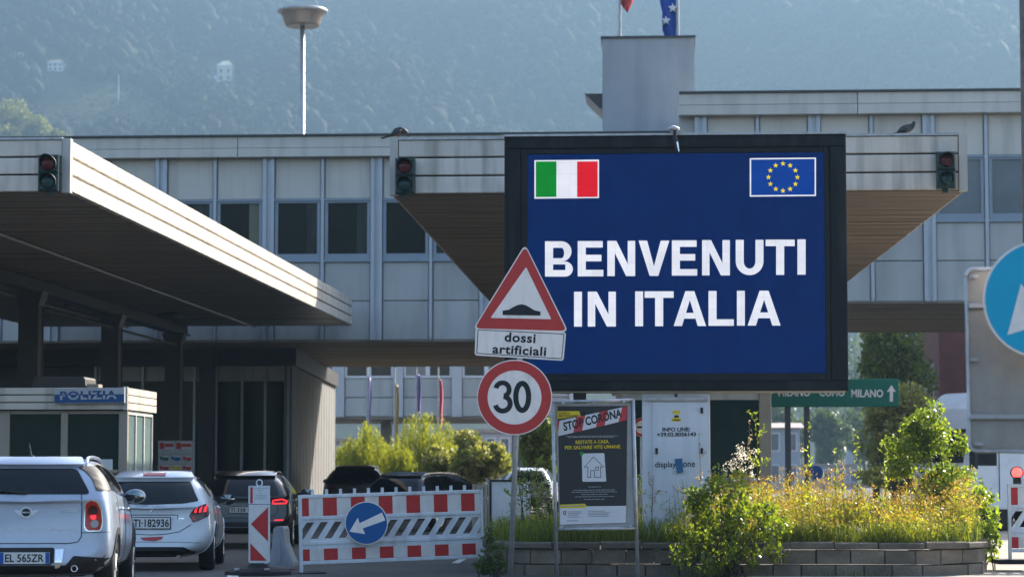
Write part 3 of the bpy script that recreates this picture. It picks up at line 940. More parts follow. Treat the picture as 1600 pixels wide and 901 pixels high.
# ================================================================== building under the bridge on the left
Yg = 73.6
t = thing('glazed_office', 'office with tall dark glazing and a grey ribbed end wall under the bridge', 'building', (-17.5, Yg, 0))
zt2 = zl[6] - .06
zh = gz(571, Yg, 400)
xa, xb = gx(120, Yg), gx(456, Yg)
endwall = mat('end_wall_sheet', (0.185, 0.182, 0.178), 0.7, var=.12, scale=1.5, dirt=(.10, .09, .08), dirt_amt=.5, streak=(3, 3, .3))
P0 = Vector((xb, Yg - .05, 0)); P1 = Vector((gx(523, 91.5), 91.5, 0))
mb = MB()
mb.add([(xa - 6, Yg + .3, 0), (xb - .35, Yg + .3, 0), (P1.x - .35, 91.4, 0), (xa - 6, 91.4, 0), (xa - 6, Yg + .3, zh - .01), (xb - .35, Yg + .3, zh - .01), (P1.x - .35, 91.4, zh - .01), (xa - 6, 91.4, zh - .01)],
       [(0, 3, 2, 1), (4, 5, 6, 7), (0, 1, 5, 4), (1, 2, 6, 5), (2, 3, 7, 6), (3, 0, 4, 7)])
part('body', mb, steel_dark, t)
mb = MB()
mb.add([(xa - 6, Yg - .1, zh), (xb + .12, Yg - .1, zh), (P1.x + .12, 91.5, zh), (xa - 6, 91.5, zh), (xa - 6, Yg - .1, zt2), (xb + .12, Yg - .1, zt2), (P1.x + .12, 91.5, zt2), (xa - 6, 91.5, zt2)],
       [(0, 3, 2, 1), (4, 5, 6, 7), (0, 1, 5, 4), (1, 2, 6, 5), (2, 3, 7, 6), (3, 0, 4, 7)])
part('head_beam', mb, column_m, t)
mods = [gx(p, Yg) for p in (148, 181, 222, 262, 303, 337, 377.5, 414, 450)]
gb = gz(596, Yg, 400)
for k, x in enumerate(mods):
    mb = MB(); mb.box((x - .035, Yg - .08, 0), (x + .035, Yg + .2, zh - .012)); part('mullion', mb, galv, t)
    if k + 1 < len(mods):
        mb = MB(); mb.bevbox((x + .04, Yg, gb + .02), (mods[k + 1] - .04, Yg + .15, zh - .012), .015); part('head_panel', mb, trim_m, t)
        mb = MB(); mb.box((x + .04, Yg + .02, .5), (mods[k + 1] - .04, Yg + .08, gb)); part('glass_pane', mb, glass_green, t)
        mb = MB(); mb.bevbox((x + .04, Yg, 0), (mods[k + 1] - .04, Yg + .15, .48), .015); part('sill_panel', mb, trim_m, t)
nseg = 30
d = (P1 - P0) / nseg
nn = Vector((d.y, -d.x, 0)).normalized()
for k in range(nseg):
    a = P0 + d * k; b = P0 + d * (k + .965)
    mb = MB()
    off = nn * (.007 if k % 2 else 0.0)
    q = [a + off, b + off, b - nn * .25, a - nn * .25]
    mb.add([(v.x, v.y, 0) for v in q] + [(v.x, v.y, zh - .012) for v in q], [(0, 3, 2, 1), (4, 5, 6, 7), (0, 1, 5, 4), (1, 2, 6, 5), (2, 3, 7, 6), (3, 0, 4, 7)])
    part('wall_sheet', mb, endwall, t)

# ================================================================== farther bridge building seen through the gap
Yb = 135.0
t = thing('far_office', 'pale panelled office block seen under the bridge beyond the willow', 'building', (gx(520, Yb), Yb, 0))
ox = gx(520, Yb)
zb0, zb1, zb2, zb3 = gz(651, Yb, 650), gz(621, Yb, 650), gz(590, Yb, 650), gz(556, Yb, 650)
xl, xr = gx(-260, Yb), gx(905, Yb)
mb = MB(); mb.box((xl, Yb + .15, zb0), (xr, Yb + 12, zb3 + 3)); part('body', mb, panel_m, t)
xp = [gx(530 + 92 * k, Yb) for k in range(-8, 5)]
for k, x in enumerate(xp):
    mb = MB(); mb.box((x - .28, Yb - .2, zb0 - .0), (x + .28, Yb + .1, zb3 + 2.9)); part('pier', mb, mullion_m, t)
    if k + 1 < len(xp):
        xn = xp[k + 1]
        for za, zb_ in ((zb0, zb1), (zb1, zb2)):
            mb = MB(); mb.bevbox((x + .3, Yb, za + .03), (xn - .3, Yb + .12, zb_ - .02), .03); part('panel', mb, panel_m, t)
        for h in (0, 1):
            wa = x + .3 + (xn - x - .6) * .5 * h; wb = wa + (xn - x - .6) * .5
            fr = MB(); fr.box((wa, Yb - .05, zb2), (wa + .12, Yb + .1, zb3 + .6)); fr.box((wb - .12, Yb - .05, zb2), (wb, Yb + .1, zb3 + .6)); fr.box((wa + .12, Yb - .05, zb2), (wb - .12, Yb + .1, zb2 + .12))
            wf = part('window', fr, white_paint, t)
            pm = MB(); pm.box((wa + .12, Yb + .02, zb2 + .12), (wb - .12, Yb + .08, zb3 + .6)); part('pane', pm, glass_m if (k * 2 + h) % 3 else glass_r, wf)
mb = MB(); mb.box((xl, Yb - .1, zb0 - .12), (xr, Yb + 12, zb0 - .005)); part('underside', mb, board_m, t)
for x in (xl + 4, -32, -24, -16, -8, 0):
    mb = MB(); mb.box((x - .3, Yb + 5, 0), (x + .3, Yb + 5.6, zb0 - .13)); part('pillar', mb, panel_m, t)

# ================================================================== high mast light
Ym = 108
p = at(472.5, 42, Ym); s = Ym / FPX
t = thing('mast_light', 'tall floodlight mast with a round bowl head behind the roof', 'mast light', (p.x, Ym, 0))
mb = MB(); mb.tube((p.x + .06, Ym, 0), (p.x, Ym, p.z), .17, .11, 16); part('mast', mb, galv, t, smooth=True)
bowl_m = mat('bowl_metal', (0.25, 0.21, 0.18), 0.4, metal=0.5, var=0.3, scale=1.5, stretch=(14, 14, .6))
mb = MB()
prof = [(.55, 0), (.95, .04), (1.12, .55), (1.18, .74), (1.2, .76)]
mb.lathe([(.2, .02), (.72, 0), (.80, .08), (.92, .46), (.99, .62), (.97, .66), (.5, .68)], (p.x, Ym, p.z), n=36); part('bowl', mb, bowl_m, t, smooth=False)
mb = MB(); mb.lathe([(1.0, .60), (1.14, .66), (1.16, .74), (1.10, .80), (.9, .84), (.1, .86)], (p.x, Ym, p.z), n=36); part('rim', mb, galv, t, smooth=True)
# ================================================================== LED billboard
YB = 33.9
q0 = at(788, 613, YB); q1 = at(1326, 613, YB)
bill = thing('billboard', 'big dark framed LED billboard reading BENVENUTI IN ITALIA', 'billboard', ((q0.x + q1.x) / 2, YB, 0))
xl, xr = q0.x, q1.x
zt, zb = gz(211.5, YB, 1057), gz(610, YB, 1057)
sx0, sx1 = at(824.5, 400, YB).x, at(1289, 400, YB).x
sz1, sz0 = gz(239, YB, 1057), gz(582.5, YB, 1057)
ix0, ix1 = at(813.5, 400, YB).x, at(1298, 400, YB).x
iz1, iz0 = gz(230.5, YB, 1057), gz(595, YB, 1057)
mb = MB()
D = .55
mb.bevbox((xl, YB, iz1 + .002), (xr, YB + D, zt), .012); mb.bevbox((xl, YB, zb), (xr, YB + D, iz0 - .002), .012)
mb.bevbox((xl, YB, iz0), (ix0 - .002, YB + D, iz1), .012); mb.bevbox((ix1 + .002, YB, iz0), (xr, YB + D, iz1), .012)
part('housing', mb, frame_black, bill)
mb = MB()
mb.bevbox((ix0, YB + .03, iz0), (sx0 - .002, YB + .5, iz1), .01); mb.bevbox((sx1 + .002, YB + .03, iz0), (ix1, YB + .5, iz1), .01)
mb.bevbox((sx0, YB + .03, sz1 + .002), (sx1, YB + .5, iz1), .01); mb.bevbox((sx0, YB + .03, iz0), (sx1, YB + .5, sz0 - .002), .01)
for px in (905, 1020, 1057, 1140, 1230):
    x = gx(px, YB); mb.box((x - .006, YB + .022, iz0 + .004), (x + .006, YB + .0295, sz0 - .006))
part('bezel', mb, frame_bezel, bill)
mb = MB(); mb.box((xl - .01, YB - .03, zt), (xr + .01, YB + D, zt + .03)); part('top_cap', mb, galv, bill)
mb = MB(); mb.box((xl + .03, YB + .06, zb - .02), (xr - .03, YB + D - .06, zb - .001)); part('bottom_edge', mb, trim_m, bill)
def led(name, c, k=1.0, noise=.06):
    if name in MATS: return MATS[name]
    m = bpy.data.materials.new(name); m.use_nodes = True
    n, l = m.node_tree.nodes, m.node_tree.links
    p = n['Principled BSDF']; p.inputs['Base Color'].default_value = (.004, .004, .005, 1); p.inputs['Roughness'].default_value = .6; p.inputs['Specular IOR Level'].default_value = .06
    geo = n.new('ShaderNodeNewGeometry')
    nz = n.new('ShaderNodeTexNoise'); nz.inputs['Scale'].default_value = 3.0; nz.inputs['Detail'].default_value = 5
    l.new(geo.outputs['Position'], nz.inputs['Vector'])
    # module seams of the LED wall: a faint darker grid
    br = n.new('ShaderNodeTexBrick'); br.offset = 0
    sep = n.new('ShaderNodeSeparateXYZ'); cmb = n.new('ShaderNodeCombineXYZ')
    l.new(geo.outputs['Position'], sep.inputs['Vector']); l.new(sep.outputs['X'], cmb.inputs['X']); l.new(sep.outputs['Z'], cmb.inputs['Y'])
    l.new(cmb.outputs['Vector'], br.inputs['Vector'])
    br.inputs['Scale'].default_value = 1; br.inputs['Brick Width'].default_value = .16; br.inputs['Row Height'].default_value = .16
    br.inputs['Mortar Size'].default_value = .004; br.inputs['Color1'].default_value = (1, 1, 1, 1); br.inputs['Color2'].default_value = (.90, .91, .95, 1); br.inputs['Mortar'].default_value = (.85, .85, .88, 1)
    mr = n.new('ShaderNodeMapRange'); mr.inputs['From Min'].default_value = .3; mr.inputs['From Max'].default_value = .7
    mr.inputs['To Min'].default_value = 1 - noise; mr.inputs['To Max'].default_value = 1 + noise
    l.new(nz.outputs['Fac'], mr.inputs['Value'])
    mx = n.new('ShaderNodeMix'); mx.data_type = 'RGBA'; mx.blend_type = 'MULTIPLY'; mx.inputs['Factor'].default_value = 1
    l.new(br.outputs['Color'], mx.inputs['A']); l.new(mr.outputs['Result'], mx.inputs['B'])
    m2 = n.new('ShaderNodeMix'); m2.data_type = 'RGBA'; m2.blend_type = 'MULTIPLY'; m2.inputs['Factor'].default_value = 1
    l.new(mx.outputs['Result'], m2.inputs['A']); m2.inputs['B'].default_value = (*c, 1)
    l.new(m2.outputs['Result'], p.inputs['Emission Color']); p.inputs['Emission Strength'].default_value = k / EXPF
    MATS[name] = m
    return m
led_navy = led('led_navy', lin(0, 34, 90), noise=.12)
led_white = led('led_white', lin(232, 236, 248))
led_green = led('led_green', lin(5, 135, 45)); led_red = led('led_red', lin(222, 28, 45)); led_blue = led('led_blue', lin(8, 62, 150)); led_yel = led('led_yellow', lin(235, 215, 40))
YS = YB + .06
mb = MB(); mb.box((sx0, YS, sz0), (sx1, YS + .2, sz1)); screen = part('screen', mb, led_navy, bill)
K = 560 / 1173.0
zp = lambda x, y: (780 + x * K, 190 + y * 430 / 901.0)
def letter(ch, x0, x1, y0, y1):
    """Bold grotesque capitals as plates; the box is in photo pixels."""
    w_, h_ = x1 - x0, y1 - y0
    sv, sh = 12.6, 10.2                     # stem and bar widths
    P = []
    rc = lambda a, b, c, d: P.append([(a, b), (c, b), (c, d), (a, d)])
    if ch == 'I': rc(x0, y0, x1, y1)
    elif ch == 'E':
        rc(x0, y0, x0 + sv, y1); m_ = (y0 + y1) / 2 - 1
        rc(x0 + sv, y0, x1 - 1, y0 + sh); rc(x0 + sv, y1 - sh, x1, y1); rc(x0 + sv, m_ - sh / 2, x1 - 3, m_ + sh / 2)
    elif ch == 'L': rc(x0, y0, x0 + sv, y1); rc(x0 + sv, y1 - sh, x1, y1)
    elif ch == 'T': rc(x0, y0, x1, y0 + sh); c = (x0 + x1) / 2; rc(c - sv / 2, y0 + sh, c + sv / 2, y1)
    elif ch == 'N':
        rc(x0, y0, x0 + sv - 1, y1); rc(x1 - sv + 1, y0, x1, y1)
        P.append([(x0 + sv - 1, y0), (x0 + sv + 1.5, y0), (x1 - sv + 1, y1 - 19), (x1 - sv + 1, y1), (x1 - sv - 1.5, y1), (x0 + sv - 1, y0 + 19)])
    elif ch == 'V':
        c = (x0 + x1) / 2
        P.append([(x0, y0), (x0 + 13.5, y0), (c, y1 - 15), (x1 - 13.5, y0), (x1, y0), (c + 6.8, y1), (c - 6.8, y1)])
    elif ch == 'A':
        c = (x0 + x1) / 2
        P.append([(x0, y1), (c - 7, y0), (c, y0), (c, y0 + 14), (x0 + 13, y1)])
        P.append([(x1, y1), (x1 - 13, y1), (c, y0 + 14), (c, y0), (c + 7, y0)])
        f = lambda y: (c - (y - (y0 + 14)) / (y1 - y0 - 14) * (c - x0 - 13))
        ya, yb = y1 - 20.5, y1 - 11.5
        P.append([(f(ya), ya), (2 * c - f(ya), ya), (2 * c - f(yb), yb), (f(yb), yb)])
    elif ch == 'U':
        r = w_ / 2
        P += [[(x0, y0), (x0 + sv, y0), (x0 + sv, y1 - r), (x0, y1 - r)], [(x1 - sv, y0), (x1, y0), (x1, y1 - r), (x1 - sv, y1 - r)]]
        o = arc(x0 + r, y1 - r, r, r, 180, 360, 16); i_ = arc(x0 + r, y1 - r, r - sv, r - sh, 180, 360, 16)
        for k in range(16): P.append([o[k], o[k + 1], i_[k + 1], i_[k]])
    elif ch == 'B':
        rc(x0, y0, x0 + sv, y1); m_ = (y0 + y1) / 2 - 1
        for (ya, yb, xe) in ((y0, m_ + sh / 2, x1 - 2), (m_ + sh / 2, y1, x1)):
            rr = (yb - ya) / 2; top = sh if ya == y0 else 4.5
            bot = sh if yb == y1 else 5.2
            xs_ = xe - rr
            rc(x0 + sv, ya, xs_, ya + top); rc(x0 + sv, yb - bot, xs_, yb)
            o = arc(xs_, (ya + yb) / 2, rr, rr, 90, -90, 14)
            i_ = []
            for k in range(15):
                a = R(90 - 180 * k / 14); yc = (ya + top + yb - bot) / 2; ry = (yb - bot - ya - top) / 2
                i_.append((xs_ + (rr - sv * .92) * math.cos(a), yc - ry * math.sin(a)))
            for k in range(14): P.append([o[k], o[k + 1], i_[k + 1], i_[k]])
    mb = MB()
    for p_ in P: flat(mb, p_, YS, .002, .004)
    part('letter', mb, led_white, screen)
for ch, a, b in (('B', 150, 241), ('E', 257, 341), ('N', 354, 445), ('V', 456, 557), ('E', 565, 648), ('N', 664, 755), ('U', 774, 865), ('T', 872, 967), ('I', 976, 1003)):
    y = 391.5 - (a - 150) * .0075
    letter(ch, zp(a, 0)[0], zp(b, 0)[0], zp(0, y)[1], zp(0, y + 115.5)[1])
for ch, a, b in (('I', 245, 271), ('N', 290, 382), ('I', 445, 471), ('T', 476, 571), ('A', 571, 677), ('L', 685, 768), ('I', 778, 804), ('A', 813, 921)):
    y = 556.5 - (a - 245) * .006
    letter(ch, zp(a, 0)[0], zp(b, 0)[0], zp(0, y)[1], zp(0, y + 114)[1])
def quad4(a, b, c, d): return [a, b, c, d]
it = [(835, 250.5), (936, 249.5), (936, 309.5), (835, 310.5)]
mb = MB(); flat(mb, it, YS, .002, .003); part('flag_border', mb, led_white, screen)
for k, m in enumerate((led_green, led_white, led_red)):
    xa = 837.3 + k * 32.2; mb = MB(); flat(mb, [(xa, 252.5), (xa + 32.2, 252.2), (xa + 32.2, 307.6), (xa, 308)], YS, .002, .006); part('flag_stripe', mb, m, screen)
mb = MB(); flat(mb, [(1171.5, 247.3), (1275, 246.3), (1275, 306.3), (1171.5, 307.3)], YS, .002, .003); part('flag_border', mb, led_white, screen)
mb = MB(); flat(mb, [(1173.7, 249.4), (1272.8, 248.5), (1272.8, 304.2), (1173.7, 305.1)], YS, .002, .006); part('flag_field', mb, led_blue, screen)
for k in range(12):
    a = 2 * math.pi * k / 12; cx, cy = 1223.3 + 22.6 * math.sin(a), 277 - 21.2 * math.cos(a)
    mb = MB(); flat(mb, [(cx + (4.4 if q % 2 == 0 else 1.8) * math.sin(q * math.pi / 5), cy - (4.4 if q % 2 == 0 else 1.8) * math.cos(q * math.pi / 5)) for q in range(10)], YS, .002, .009)
    part('flag_star', mb, led_yel, screen)
for px in (905, 1042, 1078):
    x = gx(px, YB); mb = MB(); mb.box((x - .09, YB + .25, 0), (x + .09, YB + .40, zb - .02)); part('post', mb, steel_dark, bill)
# small lamp clamped on its top edge
c = at(1055, 222, YB)
t = thing('clamp_spotlight', 'small dark spotlight clamped on the top edge of the billboard', 'spotlight', (c.x, YB - .1, zt))
mb = MB(); mb.box((c.x - .02, YB - .14, zt + .04), (c.x + .02, YB + .2, zt + .065)); mb.tube((c.x, YB - .13, zt + .06), (c.x - .01, YB - .15, zt - .10), .022, .03, 10); part('bracket', mb, black_plastic, t)
mb = MB(); mb.lathe([(.02, .0), (.075, -.03), (.085, -.06), (.03, -.075)], (c.x - .02, YB - .13, zt + .12), n=14); part('hood', mb, galv, t, smooth=True)
mb = MB(); mb.tube((c.x, YB - .15, zt - .08), (c.x + .03, YB - .17, zt - .24), .04, .03, 12); part('lamp_body', mb, black_plastic, t)
mb = MB(); mb.tube((c.x + .028, YB - .19, zt - .12), (c.x + .05, YB - .205, zt - .26), .018, .012, 8); part('lamp_tube', mb, chrome, t)

# ================================================================== white electric cabinet under the billboard
YK = 34.05
a, b = at(1003, 612, YK), at(1110.5, 800, YK)
zk = b.z
cab = thing('electric_cabinet', 'white electric cabinet with INFO LINE lettering under the billboard', 'cabinet', ((a.x + b.x) / 2, YK, .42))
cab_m = mat('cabinet_white', (0.60, 0.64, 0.69), 0.4, var=0.05, scale=3, dirt=(0.32, 0.33, 0.35), dirt_amt=0.4, streak=(5, 5, .5))
mb = MB(); mb.bevbox((a.x, YK, .42), (b.x, YK + .5, zb - .024), .01); part('cabinet_body', mb, cab_m, cab)
d0, d1 = at(1019, 628, YK), at(1106, 786, YK)
mb = MB(); mb.bevbox((d0.x, YK - .02, d1.z - .3), (d1.x, YK - .001, d0.z), .008); door = part('door', mb, cab_m, cab)
mb = MB(); p0, p1 = at(1008, 623, YK), at(1106, 623, YK)
mb.box((p0.x, YK - .05, p0.z - .02), (p1.x, YK - .002, p0.z + .016)); part('rain_rail', mb, galv, cab)
for px, py in ((1096.5, 641), (1096.5, 704), (1026, 704)):
    p = at(px, py, YK); mb = MB(); mb.bevbox((p.x - .018, YK - .045, p.z - .04), (p.x + .018, YK - .021, p.z + .04), .006); part('latch', mb, black_plastic, cab)
mb = MB(); p = at(1056.5, 617.5, YK); mb.lathe([(.02, 0), (.02, -.02), (.004, -.03)], (p.x, YK, p.z), 'Y', 12); part('lock', mb, black_plastic, cab)
mb = MB(); flat(mb, rect(1051, 641, 1062.5, 646), YK, .002, .023); flat(mb, [(1056.8, 645.5), (1061.5, 653), (1052, 653)], YK, .002, .024); flat(mb, rect(1049.5, 653.2, 1064, 658), YK, .002, .023); part('hazard_sticker', mb, yellow_print, cab)
mb = MB(); flat(mb, rect(1053.5, 648.5, 1060.5, 651.8), YK, .001, .027); flat(mb, rect(1052, 655, 1062, 656.6), YK, .001, .0265); part('hazard_print', mb, sign_black, cab)
mb = MB(); text_px(mb, 'INFO LINE:', YK, (1035, 667.5), (1078, 667), (1035, 673.8), .03, .024); part('lettering', mb, sign_black, cab)
mb = MB()
text_px(mb, '+39.02.8056143', YK, (1026.5, 675.3), (1087.5, 674.6), (1026.5, 681.8), .03, .024)
part('lettering', mb, sign_black, cab)
mb = MB(); text_px(mb, 'display', YK, (1023.5, 720.5), (1056.5, 720.2), (1023.5, 732.5), .01, .024); part('lettering', mb, sign_black, cab)
mb = MB()
text_px(mb, 'one', YK, (1067, 722), (1086, 721.8), (1067, 729.2), .01, .024)
part('lettering', mb, sign_black, cab)
mb = MB(); flat(mb, [(1054, 716.5), (1066, 715.5), (1067.5, 737), (1058, 738.5)], YK, .01, .034); part('blue_letter', mb, mat('cabinet_blue', (.03, .13, .26), .4), cab)
mb = MB()
for y, x0_, x1_ in ((735.5, 1052, 1072), (738.2, 1050, 1074), (740.8, 1056, 1070)):
    flat(mb, rect(x0_, y, x1_, y + .7), YK, .001, .022)
tag(part('small_print', mb, grey_print, cab), kind='stuff')

# ================================================================== booth behind the billboard
Yq = 41.0
t = thing('glazed_booth', 'green glazed booth with a beige frame behind the cabinet', 'kiosk', (gx(1090, Yq), Yq, 0))
x0, x1 = gx(962, Yq), gx(1206, Yq)
mb = MB(); mb.box((x0 - .1, Yq - .1, 2.78), (x1 + .1, Yq + 2.6, 2.95)); part('roof', mb, trim_m, t)
mb = MB(); mb.box((x0 + .2, Yq + .06, 0), (x1 - .02, Yq + 2.5, 1.32)); part('base_wall', mb, booth_frame, t)
for pa, pb in ((962, 972), (1104, 1110), (1187, 1206)):
    mb = MB(); mb.bevbox((gx(pa, Yq), Yq - .02, 0), (gx(pb, Yq), Yq + .1, 2.779), .01); part('post', mb, booth_frame, t)
for pa, pb in ((972.3, 1103.7), (1110.3, 1186.7)):
    mb = MB(); mb.box((gx(pa, Yq), Yq + .02, 1.32), (gx(pb, Yq), Yq + .05, 2.62)); part('glass_pane', mb, mat('booth_green_glass', (.012, .035, .032), .25, var=.15, spec=.2), t)
    mb = MB(); mb.box((gx(pa, Yq), Yq, 2.625), (gx(pb, Yq), Yq + .08, 2.775)); part('top_rail', mb, trim_m, t)
    mb = MB(); mb.box((gx(pa, Yq), Yq - .01, 1.26), (gx(pb, Yq), Yq + .055, 1.315)); part('sill', mb, trim_m, t)
mb = MB(); mb.box((x0 + .05, Yq + 2.45, 1.325), (x1 - .05, Yq + 2.5, 2.775)); part('back_wall', mb, mat('booth_inside', (.05, .09, .08), .7), t)
# round no-passing sign half hidden behind the poster
Ys = 35.6
c = at(1003, 667, Ys)
t = thing('round_sign', 'round red rimmed sign half hidden between the poster and the cabinet', 'road sign', (c.x, Ys, .45))
mb = MB(); mb.tube((c.x, Ys + .04, .43), (c.x, Ys + .04, c.z + .1), .03, n=10); part('post', mb, galv, t)
mb = MB(); flat(mb, circ(1003, 667, 15), Ys, .012); part('plate', mb, sign_white, t)
mb = MB(); ring(mb, 1003, 667, 10.2, 14.6, Ys, .003, .005, 32); part('rim', mb, sign_red, t)
mb = MB(); flat(mb, rect(995.5, 665.6, 1010.5, 668.4), Ys, .003, .005); part('bar', mb, sign_black, t)

# ================================================================== hump warning and speed limit on a leaning pole
YP = 31.2
c = at(797, 898, YP)
t = thing('road_sign', 'leaning pole with hump triangle, dossi artificiali plate and 30 limit', 'road sign', (c.x, YP, 0))
mb = MB(); a = at(795, 905, YP); a.z = -.02; a.x = at(796.5, 905, YP).x; b = at(808, 640, YP); c2 = at(819, 405, YP)
mb.path([(a.x, YP + .06, a.z), (b.x, YP + .06, b.z), (c2.x, YP + .06, c2.z)], .036, 14); part('pole', mb, galv, t, smooth=True)
tri = rounded([(820.5, 381), (738.5, 514.5), (888.5, 518.5)], 11)
tri2 = rounded([(820.6, 384.5), (741.5, 512.8), (885.5, 516.6)], 9.5)
tri3 = rounded([(822, 417), (766.5, 496.5), (861.5, 498.5)], 2)
mb = MB(); flat(mb, tri, YP, .015); tp = part('triangle_plate', mb, sign_white, t)
mb = MB(); flat(mb, tri2, YP, .002, .003); part('red_border', mb, sign_red, tp)
mb = MB(); flat(mb, tri3, YP, .002, .006); part('white_field', mb, sign_white, tp)
mb = MB(); flat(mb, [(785.5, 492), (785.5, 485), (795, 483.8), (802, 479.5), (809, 476.3), (815.5, 475.2), (822, 476.8), (829, 480.8), (835, 484.5), (844.5, 486.6), (844.5, 492.8)], YP, .002, .009); part('hump_symbol', mb, sign_black, tp)
mb = MB(); flat(mb, rounded([(743.2, 511.2), (884.6, 518.6), (880.6, 563.4), (741.5, 554.8)], 5), YP, .012, .002); pl = part('text_plate', mb, sign_white, t)
mb = MB()
pin = [(747, 514.8), (881.2, 521.6), (877.6, 560), (745, 551.6)]
for k in range(4):
    stroke(mb, [pin[k], pin[(k + 1) % 4]], 1.1, YP, .001, .0045 + .0003 * k)
part('plate_border', mb, sign_black, pl)
mb = MB(); text_px(mb, 'dossi', YP, (789, 518.6), (837.5, 521), (788, 533.6), .028, .0045, 1.08); part('lettering', mb, sign_black, pl)
mb = MB()
text_px(mb, 'artificiali', YP, (770, 537.2), (854, 541.6), (769, 551.8), .028, .0045, 1.08)
part('lettering', mb, sign_black, pl)
# dots and bowls of the round disc
cx, cy = 804, 620.5
mb = MB(); flat(mb, circ(cx, cy, 58.8, 64), YP, .014, .003); dp = part('round_plate', mb, sign_white, t)
mb = MB(); ring(mb, cx, cy, 42.2, 57.2, YP, .002, .006, 64); part('red_rim', mb, sign_red, dp)
mb = MB()
stroke(mb, arc(816, 619.6, 10.0, 21.0, 0, 360, 40), 8.2, YP, .002, .006)
part('digit', mb, sign_black, dp)
mb = MB()
stroke(mb, arc(785.2, 608.2, 10.4, 10.6, 168, -75, 20), 7.6, YP, .002, .006)
stroke(mb, arc(785.6, 630.2, 11.6, 11.4, 84, -168, 20), 7.8, YP, .002, .0066)
part('digit', mb, sign_black, dp)
mb = MB()
for z in (at(806, 600, YP).z, at(806, 640, YP).z, at(813, 495, YP).z, at(817, 440, YP).z, at(811, 540, YP).z):
    xx = a.x + (c2.x - a.x) * (z - a.z) / (c2.z - a.z)
    mb.box((xx - .06, YP + .018, z - .02), (xx + .06, YP + .1, z + .02))
part('clamp', mb, galv, t)

# ================================================================== health poster in a steel stand
Yo = 31.5
t = thing('poster_stand', 'galvanised frame stand holding the STOP CORONA poster', 'poster stand', (gx(928, Yo), Yo, 0))
mb = MB()
fl, fr = [(863.5, 627), (870.5, 915)], [(989, 623), (996.8, 915)]
P = lambda q: (at(q[0], q[1], Yo).x, Yo, at(q[0], q[1], Yo).z)
for nm, q in (('leg', fl), ('leg', fr)):
    mb = MB(); e = list(P(q[1])); e[2] = 0; mb.path([P(q[0]), e], .024, 12); part(nm, mb, galv, t, smooth=True)
for q in (((863, 628), (989, 624.5)), ((871, 826), (993.5, 824.5))):
    mb = MB(); mb.path([P(q[0]), P(q[1])], .022, 12); part('frame_bar', mb, galv, t, smooth=True)
mb = MB(); flat(mb, [(867, 631), (985.5, 627.5), (991, 822), (873.5, 823.5)], Yo, .02, -.02); bk = part('backing_board', mb, mat('board_grey', (.36, .36, .35), .6, var=.15, scale=5, dirt=(.2, .19, .18), dirt_amt=.5, streak=(5, 5, 1)), t)
O = lambda x, y: (860 + x / 3.917, 610 + y / 3.917)
# the sheet itself, slightly wavy
tl, tr, br_, bl_ = O(44, 96), O(471, 92), O(463, 806), O(60, 820)
vs, fs = [], []
nu, nv = 10, 16
for j in range(nv + 1):
    for i in range(nu + 1):
        u, v = i / nu, j / nv
        px = (tl[0] * (1 - u) + tr[0] * u) * (1 - v) + (bl_[0] * (1 - u) + br_[0] * u) * v
        py = (tl[1] * (1 - u) + tr[1] * u) * (1 - v) + (bl_[1] * (1 - u) + br_[1] * u) * v
        p = at(px, py, Yo); vs.append((p.x, Yo + .012 + .003 * math.sin(u * 9 + v * 7) * math.sin(v * 3.1), p.z))
for j in range(nv):
    for i in range(nu):
        k = j * (nu + 1) + i; fs.append((k, k + nu + 1, k + nu + 2, k + 1))
mb = MB(); mb.add(vs, fs); sheet = part('poster', mb, mat('poster_sheet', (.028, .030, .034), .32, var=.1, scale=4, bump=.15, bscale=9), t, smooth=True)
def pq(name, m, polys, proud):
    mb = MB()
    for p_ in polys: flat(mb, [O(*k) for k in p_], Yo + .008, .001, proud)
    return part(name, mb, m, sheet)
pw = mat('poster_white', (.62, .63, .65), .45, var=.05); pr = mat('poster_red', (.48, .05, .06), .45, var=.1)
pq('banner', pw, [[(43, 186), (470, 95), (466, 180), (48, 278)]], .002)
bb = lambda u, v: (43 + 427 * u + (5 - 9 * u) * v, 186 - 91 * u + (92 - 7 * u) * v)
pq('banner_stripe', pr, [[bb(a_, 0), bb(a_ + .13, 0), bb(a_ + .08, 1), bb(a_ - .05, 1)] for a_ in (.27, .60, .92)][:2] + [[bb(.93, 0), bb(1, 0), bb(1, 1), bb(.88, 1)], [bb(0, 0), bb(.03, 0), bb(0, .8)]], .003)
mb = MB(); text_px(mb, 'STOP CORONA', Yo + .008, O(76, 194), O(432, 108), O(84, 248), .035, .0045); part('lettering', mb, sign_black, sheet)
pq('yellow_tag', yellow_print, [[(42, 124), (176, 124), (186, 158), (130, 163), (44, 172)]], .0025)
mb = MB(); text_px(mb, 'COSÌ CI', Yo + .008, O(52, 128), O(116, 128), O(52, 145), .02, .004); part('lettering', mb, sign_black, sheet); mb = MB(); text_px(mb, 'PROTEGGIAMO', Yo + .008, O(52, 148), O(176, 147), O(52, 163), .02, .004); part('lettering', mb, sign_black, sheet)
pq('round_logo', sign_black, [circ(203, 141, 13, 16)], .0035)
mb = MB(); text_px(mb, 'RESTATE A CASA.', Yo + .008, O(154, 304), O(360, 299), O(155, 326), .02, .0025); part('lettering', mb, yellow_print, sheet); mb = MB(); text_px(mb, 'PER SALVARE VITE UMANE.', Yo + .008, O(88, 337), O(432, 330), O(89, 359), .02, .0025); part('lettering', mb, yellow_print, sheet)
pq('picture_square', pw, [rounded([(192, 384), (330, 381), (342, 555), (196, 556)], 8)], .0025)
mb = MB()
